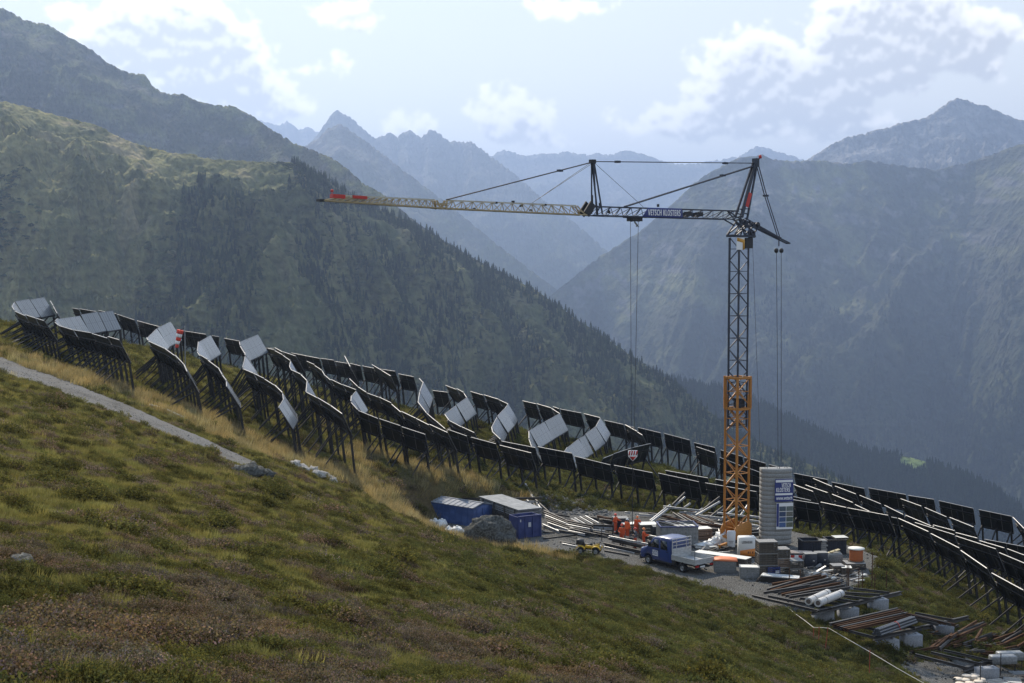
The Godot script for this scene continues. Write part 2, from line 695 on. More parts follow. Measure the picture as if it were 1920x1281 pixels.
func dryness(x: float, z: float) -> float:
	# straw-coloured tall grass: along the upper edge of the track and among the legs of the rows
	var d := -z
	var s := smoothstep(104.0, 114.0, d) * (1.0 - smoothstep(117.0, 131.0, d)) * (1.0 - smoothstep(6.0, 16.0, x))
	s = maxf(s, smoothstep(-18.0, -13.0, x) * (1.0 - smoothstep(2.0, 5.0, x)) * smoothstep(122.0, 125.0, d) * (1.0 - smoothstep(131.0, 136.0, d)))
	return s * clampf(0.62 + 1.1 * patch.get_noise_2d(x * 2.0 + 90.0, z * 2.0), 0.0, 1.0)

func build_ground() -> void:
	var everywhere := func(_x, _z): return true
	var turf := earth_mat("turf soil", Color(0.5, 0.5, 0.5), Color(1, 1, 1), 0.02, 0.6, 3.0)
	structure("ground", grid_mesh(-146, -296, 1.0, 290, 306, -0.02, everywhere, ground_tint), turf)
	var gravel := earth_mat("gravel", Color(0.035, 0.034, 0.032), Color(0.21, 0.205, 0.19), 0.11, 0.30, 2.0)
	var white := func(x, z):
		var k := 1.0 + 0.45 * patch.get_noise_2d(x * 3.0, z * 3.0 + 50.0) + 0.25 * bump2.get_noise_2d(x, z)
		return Color(k * 1.02, k, k * 0.97)
	var edge := FastNoiseLite.new()
	edge.frequency = 0.35
	var in_yard := func(x, z): return mask_at(pad_mask, x, z) + 0.12 * edge.get_noise_2d(x, z) > 0.92
	structure("gravel_yard", grid_mesh(-14, -132, 0.35, 140, 122, 0.05, in_yard, white), gravel)
	var in_low := func(x, z): return mask_at(low_mask, x, z) + 0.5 * edge.get_noise_2d(x, z) > 0.5
	structure("gravel_patch", grid_mesh(20, -92, 0.35, 50, 62, 0.05, in_low, white), gravel)
	var tr := earth_mat("track gravel", Color(0.085, 0.082, 0.077), Color(0.23, 0.222, 0.208), 0.12, 0.33, 2.0)
	var on_track := func(x, z): return mask_at(road_mask, x, z) + 0.16 * edge.get_noise_2d(x * 1.5, z * 1.5) > 0.62
	structure("track", grid_mesh(-62, -124, 0.35, 140, 84, 0.05, on_track, white), tr)

# ---------------------------------------------------------------- mountains
class Slope:
	var pos := PackedVector3Array()
	var cols := 0
	var rows := 0

func ridge_points(list: Array, cols: int) -> PackedVector3Array:
	var out := PackedVector3Array()
	var x0: float = list[0][0]
	var x1: float = list[-1][0]
	var k := 0
	for i in cols:
		var x := lerpf(x0, x1, i / float(cols - 1))
		while k < list.size() - 2 and x > list[k + 1][0]:
			k += 1
		var a = list[k]
		var b = list[k + 1]
		var t: float = (x - a[0]) / maxf(b[0] - a[0], 0.001)
		out.append(px(x, lerpf(a[1], b[1], t), lerpf(a[2], b[2], t)))
	return out

func mountain(called: String, list: Array, cols: int, rows: int, run: float, fall: float, bend: float, gully: Dictionary, tint: Callable, m: Material) -> Slope:
	# a range under its crest line: the flank towards the viewer, cut by gullies that run downhill, and a short back
	var crest := ridge_points(list, cols)
	var n := FastNoiseLite.new()
	n.seed = gully.seed
	n.noise_type = FastNoiseLite.TYPE_SIMPLEX_SMOOTH
	n.fractal_type = FastNoiseLite.FRACTAL_RIDGED
	n.fractal_octaves = 4
	n.frequency = 1.0
	var w := FastNoiseLite.new()
	w.seed = gully.seed + 7
	w.frequency = 1.0
	w.fractal_octaves = 5
	var iso_noise := FastNoiseLite.new()
	iso_noise.seed = gully.seed + 19
	iso_noise.noise_type = FastNoiseLite.TYPE_SIMPLEX_SMOOTH
	iso_noise.fractal_type = FastNoiseLite.FRACTAL_RIDGED
	iso_noise.fractal_octaves = 6
	iso_noise.fractal_gain = 0.55
	iso_noise.frequency = 1.0
	var s := Slope.new()
	s.cols = cols
	s.rows = rows + 3
	var c := PackedColorArray()
	for r in s.rows:
		var t := (r - 3.0) / float(rows - 1)
		if r < 3:
			t = (r - 3) * 0.02
		for i in cols:
			var p := crest[i]
			var u: float = p.x / gully.width
			var back := Vector3(-p.x, 0, -p.z).normalized()
			var q := p
			# spurs lean with the fall line
			var lean: float = gully.lean
			if t < 0.0:
				q = p + back * run * t * 3.0 + Vector3(0, fall * t * 1.6, 0)
			else:
				var prof := lerpf(t, pow(t, bend), 0.75)
				q = p + back * run * t - Vector3(0, fall * prof, 0)
			var grow := smoothstep(0.0, 0.22, t)
			var uu := u + lean * t + 0.35 * w.get_noise_2d(u * 0.7, t * 1.7)
			var g := n.get_noise_2d(uu * 0.5, t * gully.long * 0.5)
			var g2 := w.get_noise_2d(q.x / gully.width * 3.1, (q.z - q.y) / gully.width * 2.2)
			var wx: float = q.x / gully.width
			var wz: float = q.z / gully.width
			var iso := iso_noise.get_noise_2d(wx * 0.42 + 0.3 * w.get_noise_2d(wx, wz), wz * 0.42 + lean * wx * 0.2)
			var rise: float = gully.deep * (grow * (float(gully.get("rib", 0.22)) * g + float(gully.get("iso", 0.55)) * iso) + float(gully.get("fine", 0.10)) * g2 * (0.25 + grow))
			g = 0.4 * g + 0.8 * iso
			if t <= 0.0:
				rise = gully.crag * (0.35 - 2.2 * absf(w.get_noise_2d(u * 9.0, p.z / gully.width * 9.0)))
			else:
				rise += gully.crag * (0.35 - 2.2 * absf(w.get_noise_2d(q.x / gully.width * 9.0, q.z / gully.width * 9.0))) * (1.0 - grow * 0.5)
			q.y += rise
			q += back * rise * 0.4
			s.pos.append(q)
			c.append(tint.call(q, t, g, g2, u))
	var idx := PackedInt32Array()
	for r in s.rows - 1:
		for i in cols - 1:
			var o := r * cols + i
			idx.append_array([o, o + 1, o + cols + 1, o, o + cols + 1, o + cols])
	structure(called, indexed_mesh(s.pos, c, idx), m)
	return s

const GREEN := Color(0.075, 0.088, 0.026)
const OLIVE := Color(0.085, 0.085, 0.035)
const ROCK := Color(0.17, 0.165, 0.16)
const DARK := Color(0.022, 0.030, 0.014)

func build_mountains() -> void:
	var far := earth_mat("far slope", Color(0.5, 0.5, 0.52), Color(1, 1, 1), 0.025, 0.0035, 2200.0)
	var near := earth_mat("alp slope", Color(0.45, 0.47, 0.45), Color(1, 1, 1), 0.03, 0.012, 500.0)
	var pn := FastNoiseLite.new()
	pn.seed = 77
	pn.frequency = 0.004
	pn.fractal_octaves = 5
	var scree := func(q: Vector3, t, g, g2, _u):
		var k := clampf(0.5 + pn.get_noise_2d(q.x * 1.7 + 900.0, q.y * 2.2) + pn.get_noise_2d(q.x * 0.6, q.z * 0.6 + q.y), 0.0, 1.0)
		var hi := smoothstep(0.0, 700.0, q.y)
		return GREEN.lerp(ROCK, clampf(hi * 0.8 + k * 0.5 - 0.15, 0, 1))
	mountain("far_range", [[430, 215, 12000], [490, 226, 12000], [505, 229, 12000], [522, 236, 12000], [537, 226, 12000], [560, 243, 12000], [577, 238, 12000], [600, 250, 12000], [700, 290, 12000], [850, 300, 12000], [910, 296, 12000], [945, 280, 12000], [985, 293, 12000], [1003, 289, 12000], [1045, 288, 12000], [1058, 284, 12000], [1100, 290, 12000], [1122, 286, 12000], [1140, 291, 12000], [1170, 282, 12000], [1200, 286, 12000], [1225, 296, 12000], [1252, 305, 12000], [1290, 308, 12000], [1340, 301, 12000], [1365, 296, 12000], [1390, 292, 12000], [1418, 273, 12000], [1440, 278, 12000], [1507, 299, 12000], [1620, 320, 12000]], 420, 90, 3800, 1900, 0.75, {"seed": 4, "width": 700.0, "deep": 420.0, "long": 2.4, "lean": 0.2, "crag": 17.0}, scree, far)
	mountain("mid_range", [[520, 330, 8600], [560, 290, 8600], [598, 250, 8600], [612, 226, 8600], [626, 211, 8600], [633, 205, 8600], [641, 212, 8600], [654, 217, 8600], [672, 233, 8600], [692, 252, 8600], [705, 260, 8600], [720, 252, 8600], [732, 249, 8600], [745, 258, 8600], [757, 247, 8600], [766, 243, 8600], [778, 250, 8600], [790, 258, 8600], [802, 245, 8600], [811, 242, 8600], [826, 252, 8600], [842, 264, 8600], [868, 265, 8600], [885, 266, 8500], [920, 292, 8400], [970, 330, 8200], [1020, 375, 8000], [1080, 420, 7800], [1150, 480, 7600], [1230, 560, 7400]], 420, 110, 2600, 1700, 0.8, {"seed": 14, "width": 520.0, "deep": 330.0, "long": 2.0, "lean": 0.5, "crag": 14.0}, scree, far)
	mountain("valley_side", [[430, 320, 6200], [520, 290, 6200], [575, 272, 6200], [592, 262, 6200], [615, 241, 6200], [638, 231, 6200], [662, 247, 6200], [710, 282, 6100], [760, 322, 6000], [830, 375, 5900], [900, 432, 5800], [960, 480, 5700], [1040, 540, 5600], [1120, 600, 5500]], 380, 110, 1900, 1300, 0.85, {"seed": 24, "width": 420.0, "deep": 230.0, "long": 1.6, "lean": 0.7, "crag": 8.0}, scree, far)
	mountain("rocky_peak", [[1440, 345, 6700], [1480, 322, 6700], [1510, 301, 6700], [1535, 287, 6700], [1560, 270, 6700], [1592, 256, 6700], [1615, 252, 6700], [1640, 244, 6700], [1662, 240, 6700], [1685, 231, 6700], [1730, 222, 6700], [1748, 213, 6700], [1762, 203, 6700], [1780, 190, 6700], [1794, 184, 6700], [1812, 186, 6700], [1830, 195, 6700], [1850, 198, 6700], [1872, 208, 6700], [1900, 220, 6700], [1930, 226, 6700], [1980, 232, 6700], [2060, 270, 6700]], 400, 130, 1900, 1300, 0.8, {"seed": 31, "width": 380.0, "deep": 280.0, "long": 2.2, "lean": -0.3, "crag": 7.0}, func(q: Vector3, t, g, g2, u):
		var k := clampf(0.4 + pn.get_noise_2d(q.x * 2.4 + 400.0, q.y * 3.0) + pn.get_noise_2d(q.x, q.y * 1.5), 0.0, 1.0)
		return Color(0.17, 0.17, 0.165).lerp(Color(0.30, 0.295, 0.29), k).lerp(GREEN, smoothstep(0.25, 0.7, t) * 0.8), far)
	valley_slope = mountain("valley_mountain", [[960, 610, 4700], [1040, 548, 4800], [1090, 508, 4900], [1125, 480, 5000], [1200, 434, 5000], [1260, 384, 5000], [1300, 345, 5000], [1322, 329, 5000], [1352, 312, 5000], [1380, 297, 5000], [1405, 293, 5000], [1430, 290, 5000], [1460, 301, 5000], [1515, 301, 5000], [1550, 302, 5000], [1595, 308, 5000], [1622, 300, 5000], [1660, 305, 5000], [1700, 312, 5000], [1760, 318, 5000], [1830, 300, 5000], [1880, 282, 4900], [1930, 265, 4800], [2060, 240, 4700]], 900, 380, 2700, 1750, 0.82, {"seed": 47, "width": 520.0, "deep": 300.0, "long": 1.3, "lean": 2.6, "crag": 5.0, "rib": 0.5, "iso": 0.26, "fine": 0.07}, func(q: Vector3, t, g, g2, u):
		var k := clampf(0.45 + 0.9 * pn.get_noise_2d(q.x * 0.55 + q.y * 0.5 + 800.0, q.y * 0.5 - q.x * 0.2) + 0.7 * pn.get_noise_2d(q.x * 1.8, q.y * 1.8), 0.0, 1.0)
		var c := Color(0.070, 0.076, 0.052).lerp(Color(0.165, 0.170, 0.080), smoothstep(0.35, 1.0, k))
		c = c.lerp(ROCK, smoothstep(0.1, 0.5, pn.get_noise_2d(q.x * 2.6 + 100.0, q.y * 3.4)) * (1.0 - smoothstep(0.0, 0.35, t)))
		var wood := smoothstep(-120.0, -330.0, q.y + 180.0 * pn.get_noise_2d(q.x * 0.8 + 500.0, q.z * 0.8))
		return c.lerp(Color(0.040, 0.050, 0.028), wood * 0.8), far)
	alp(near)
	var sh := px(1500, 900, 3000)
	var valley := PlaneMesh.new()
	valley.size = Vector2(30000, 30000)
	valley.subdivide_width = 20
	valley.subdivide_depth = 20
	var vf := structure("valley_floor", valley, mat("valley floor", Color(0.05, 0.065, 0.025), 1.0))
	vf.position = Vector3(0, -1150, -9000)

var alp_slope: Slope
var valley_slope: Slope
var spur_slope: Slope
var upper_slope: Slope

func alp(near: Material) -> void:
	var pn := FastNoiseLite.new()
	pn.seed = 99
	pn.frequency = 0.006
	pn.fractal_octaves = 5
	upper_slope = mountain("upper_ridge", [[-160, -60, 2900], [-60, -18, 2900], [0, 12, 2900], [15, 20, 2900], [50, 38, 2900], [68, 42, 2900], [82, 42, 2900], [100, 52, 2900], [125, 68, 2900], [150, 80, 2900], [175, 95, 2900], [200, 115, 2900], [225, 130, 2900], [245, 137, 2900], [258, 137, 2900], [272, 140, 2900], [280, 150, 2900], [284, 161, 2900], [310, 174, 2900], [325, 176, 2900], [340, 175, 2900], [370, 190, 2900], [400, 197, 2900], [437, 198, 2900], [450, 206, 2900], [470, 214, 2900], [500, 237, 2850], [530, 255, 2800], [560, 272, 2800], [590, 283, 2750], [620, 295, 2700], [650, 315, 2650], [680, 343, 2600], [720, 365, 2550], [750, 392, 2500], [790, 424, 2450], [840, 456, 2400], [900, 492, 2400], [980, 530, 2400]], 640, 200, 1000, 760, 0.9, {"seed": 52, "width": 170.0, "deep": 150.0, "long": 1.2, "lean": 2.2, "crag": 3.5, "rib": 0.45, "iso": 0.3, "fine": 0.08}, func(q: Vector3, t, g, g2, u):
		var k := clampf(0.45 + 1.1 * pn.get_noise_2d(q.x * 1.2 + q.y * 0.9, q.y * 0.8) + 0.7 * pn.get_noise_2d(q.x * 3.5, q.y * 3.5), 0.0, 1.0)
		var c := Color(0.060, 0.064, 0.034).lerp(Color(0.180, 0.185, 0.072), smoothstep(0.2, 0.95, k))
		return c.lerp(ROCK * 0.75, smoothstep(0.12, 0.45, pn.get_noise_2d(q.x * 2.0 + 300.0, q.y * 3.0)) * 0.7), near)
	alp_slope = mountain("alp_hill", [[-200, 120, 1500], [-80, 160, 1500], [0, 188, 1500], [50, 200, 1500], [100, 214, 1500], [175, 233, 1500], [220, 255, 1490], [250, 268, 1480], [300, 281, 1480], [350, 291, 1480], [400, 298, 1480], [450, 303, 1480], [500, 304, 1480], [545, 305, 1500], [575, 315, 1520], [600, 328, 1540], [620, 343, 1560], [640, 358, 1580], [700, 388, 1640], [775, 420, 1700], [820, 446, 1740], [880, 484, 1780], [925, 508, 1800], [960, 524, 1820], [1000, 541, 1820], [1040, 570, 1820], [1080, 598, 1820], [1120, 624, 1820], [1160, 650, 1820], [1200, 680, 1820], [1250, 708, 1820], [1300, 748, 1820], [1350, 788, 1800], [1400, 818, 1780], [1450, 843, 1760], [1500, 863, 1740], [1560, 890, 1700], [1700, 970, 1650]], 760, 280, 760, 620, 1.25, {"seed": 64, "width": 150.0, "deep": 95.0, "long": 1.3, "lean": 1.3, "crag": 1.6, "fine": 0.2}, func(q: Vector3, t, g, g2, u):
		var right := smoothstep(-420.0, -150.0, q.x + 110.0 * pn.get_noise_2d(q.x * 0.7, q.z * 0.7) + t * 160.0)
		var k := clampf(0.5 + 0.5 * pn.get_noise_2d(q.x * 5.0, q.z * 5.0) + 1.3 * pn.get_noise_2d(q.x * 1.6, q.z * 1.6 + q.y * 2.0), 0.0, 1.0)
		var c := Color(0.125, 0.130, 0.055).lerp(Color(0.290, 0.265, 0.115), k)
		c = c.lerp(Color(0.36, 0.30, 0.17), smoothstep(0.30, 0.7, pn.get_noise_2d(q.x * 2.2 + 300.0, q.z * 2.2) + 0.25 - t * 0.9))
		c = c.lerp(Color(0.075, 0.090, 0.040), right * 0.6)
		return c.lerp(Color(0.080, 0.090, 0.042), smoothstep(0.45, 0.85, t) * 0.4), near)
	var meadow := px(1722, 873, 2545)
	spur_slope = mountain("forest_spur", [[1180, 700, 2700], [1280, 716, 2700], [1320, 724, 2700], [1360, 727, 2700], [1400, 742, 2700], [1450, 770, 2650], [1500, 792, 2600], [1560, 820, 2600], [1620, 846, 2600], [1660, 852, 2600], [1700, 856, 2600], [1760, 872, 2560], [1800, 887, 2540], [1850, 908, 2500], [1900, 942, 2480], [1960, 990, 2450], [2060, 1060, 2400]], 420, 150, 800, 600, 1.1, {"seed": 71, "width": 150.0, "deep": 60.0, "long": 1.4, "lean": 0.6, "crag": 1.0}, func(q: Vector3, t, g, g2, u):
		var glade := Vector2(q.x - meadow.x, (q.y - meadow.y) * 2.6).length() + 9.0 * pn.get_noise_2d(q.x * 6.0, q.z * 6.0)
		return Color(0.20, 0.26, 0.085) if glade < 21.0 else Color(0.022, 0.032, 0.014), near)

# ---------------------------------------------------------------- woods of the far slopes
func spruce_mesh(seed_: int, tiers: int) -> ArrayMesh:
	# one metre tall: trunk and drooping whorls with ragged edges
	rng.seed = seed_
	var st := st_begin()
	st.set_color(Color(1.2, 1.0, 0.8))
	for k in 4:
		var a := TAU * k / 4.0
		var b := TAU * (k + 1) / 4.0
		for v in [Vector3(cos(a) * 0.02, -0.1, sin(a) * 0.02), Vector3(0, 0.5, 0), Vector3(cos(b) * 0.02, -0.1, sin(b) * 0.02)]:
			st.add_vertex(v)
	for i in tiers:
		var f := i / float(tiers)
		var y := lerpf(0.08, 0.86, f)
		var r := lerpf(0.19, 0.035, f) * rng.randf_range(0.85, 1.15)
		var n := 9
		var top := Vector3(0, y + 0.26 * (1.0 - f * 0.35), 0)
		for k in n:
			var a0 := TAU * (k + rng.randf_range(-0.2, 0.2)) / n
			var a1 := TAU * (k + 0.72) / n
			var r0 := r * rng.randf_range(0.7, 1.25)
			var r1 := r * rng.randf_range(0.5, 1.1)
			st.set_color(Color.WHITE * rng.randf_range(0.7, 1.3))
			for v in [top, Vector3(cos(a1) * r1, y + rng.randf_range(-0.02, 0.03), sin(a1) * r1), Vector3(cos(a0) * r0, y + rng.randf_range(-0.05, 0.0), sin(a0) * r0)]:
				st.add_vertex(v)
	st.generate_normals()
	return st.commit()

func bush_mesh(seed_: int) -> ArrayMesh:
	rng.seed = seed_
	var st := st_begin()
	for k in 46:
		var a := rng.randf() * TAU
		var e := rng.randf_range(-0.1, 1.0)
		var q := Vector3(cos(a) * sqrt(maxf(0.0, 1.0 - e * e)), e * 0.75, sin(a) * sqrt(maxf(0.0, 1.0 - e * e))) * rng.randf_range(0.7, 1.05)
		var u := Vector3(rng.randf_range(-1, 1), rng.randf_range(-1, 1), rng.randf_range(-1, 1)).normalized() * 0.42
		var w := u.cross(q + Vector3(0.1, 0.2, 0.0)).normalized() * 0.36
		st.set_color(Color.WHITE * rng.randf_range(0.7, 1.3))
		for v in [q - u, q + w, q + u, q - u, q + u, q - w]:
			st.add_vertex(v)
	st.generate_normals()
	return st.commit()

func slope_point(s: Slope, c: float, r: float) -> Vector3:
	var i := clampi(int(c), 0, s.cols - 2)
	var j := clampi(int(r), 0, s.rows - 2)
	var o := j * s.cols + i
	var a := s.pos[o].lerp(s.pos[o + 1], c - i)
	var b := s.pos[o + s.cols].lerp(s.pos[o + s.cols + 1], c - i)
	return a.lerp(b, r - j)

func build_forest() -> void:
	var n := FastNoiseLite.new()
	n.seed = 5
	n.frequency = 0.008
	n.fractal_octaves = 4
	var meshes := [spruce_mesh(3, 6), spruce_mesh(4, 7)]
	var bush := bush_mesh(9)
	var needle := mat("needles", Color(1, 1, 1), 1.0)
	needle.vertex_color_use_as_albedo = true
	needle.cull_mode = BaseMaterial3D.CULL_DISABLED
	needle.metallic_specular = 0.1
	var xs := [[], [], []]
	var cs := [[], [], []]
	rng.seed = 12
	for k in 60000:
		var c := rng.randf() * (alp_slope.cols - 2)
		var r := 3.0 + rng.randf() * (alp_slope.rows - 6) * 0.8
		var q := slope_point(alp_slope, c, r)
		var t := (r - 3.0) / float(alp_slope.rows - 3)
		var v := n.get_noise_2d(q.x, q.z * 1.2 + q.y)
		var right := smoothstep(-330.0, -130.0, q.x + t * 230.0)
		var wood := right * 0.75 + 0.55 * smoothstep(0.30, 0.6, t) * smoothstep(-500.0, -250.0, q.x) + v * 2.4 - 0.50
		if q.x < -340.0 + 60.0 * v and t < 0.34:
			wood = -1.0
		if q.x > -235.0 and t < 0.05 and rng.randf() < 0.55:
			wood = 1.0
		if wood > rng.randf() * 0.9:
			var h := rng.randf_range(6.0, 12.5)
			var w := h * rng.randf_range(0.8, 1.15)
			xs[k % 2].append(Transform3D(Basis(Vector3.UP, rng.randf() * TAU) * Basis.from_scale(Vector3(w, h, w)), q))
			cs[k % 2].append(Color(0.026, 0.035, 0.016) * rng.randf_range(0.5, 2.0))
		elif (t > 0.25 or right > 0.2) and v + 0.35 * right > rng.randf_range(0.02, 0.55):
			var s := rng.randf_range(1.6, 3.6)
			xs[2].append(Transform3D(Basis(Vector3.UP, rng.randf() * TAU) * Basis.from_scale(Vector3(s, s * 0.7, s)), q))
			cs[2].append(Color(0.075, 0.088, 0.034) * rng.randf_range(0.6, 1.4))
	for k in 52000:
		var c := rng.randf() * (valley_slope.cols - 2)
		var r := 3.0 + (0.15 + 0.7 * rng.randf()) * (valley_slope.rows - 6)
		var q := slope_point(valley_slope, c, r)
		var t := (r - 3.0) / float(valley_slope.rows - 3)
		if smoothstep(0.16, 0.55, t) * 0.8 + 1.4 * n.get_noise_2d(q.x * 0.35, q.z * 0.35 + q.y * 0.5) - 0.25 < rng.randf():
			continue
		var h := rng.randf_range(13.0, 24.0)
		xs[k % 2].append(Transform3D(Basis(Vector3.UP, rng.randf() * TAU) * Basis.from_scale(Vector3(h * 1.1, h, h * 1.1)), q))
		cs[k % 2].append(Color(0.026, 0.034, 0.020) * rng.randf_range(0.6, 1.6))
	for k in 16000:
		var c := rng.randf() * (spur_slope.cols - 2)
		var r := 1.5 + pow(rng.randf(), 1.3) * (spur_slope.rows - 6) * 0.75
		var q := slope_point(spur_slope, c, r)
		var glade := px(1722, 873, 2545)
		if Vector2(q.x - glade.x, (q.y - glade.y) * 2.0).length() < 24.0:
			continue
		var h := rng.randf_range(11.0, 19.0)
		xs[k % 2].append(Transform3D(Basis(Vector3.UP, rng.randf() * TAU) * Basis.from_scale(Vector3(h * 0.9, h, h * 0.9)), q))
		cs[k % 2].append(Color(0.020, 0.030, 0.014) * rng.randf_range(0.6, 1.5))
	scatter("spruce_wood", "dark spruce wood on the far valley slopes", "wood", meshes[0], needle, xs[0], cs[0])
	scatter("spruce_wood", "dark spruce wood on the far valley slopes", "wood", meshes[1], needle, xs[1], cs[1])
	scatter("alder_scrub", "green scrub patches on the alp across the valley", "scrub", bush, needle, xs[2], cs[2])

# ---------------------------------------------------------------- rows of solar tables on stilts
const ORD := ["first", "second", "third", "fourth", "fifth", "sixth", "seventh", "eighth", "ninth", "tenth", "eleventh", "twelfth", "thirteenth", "fourteenth", "fifteenth", "sixteenth", "seventeenth", "eighteenth"]
const SLANT := 2.28
const TILT := 1.06
var module_mesh: ArrayMesh
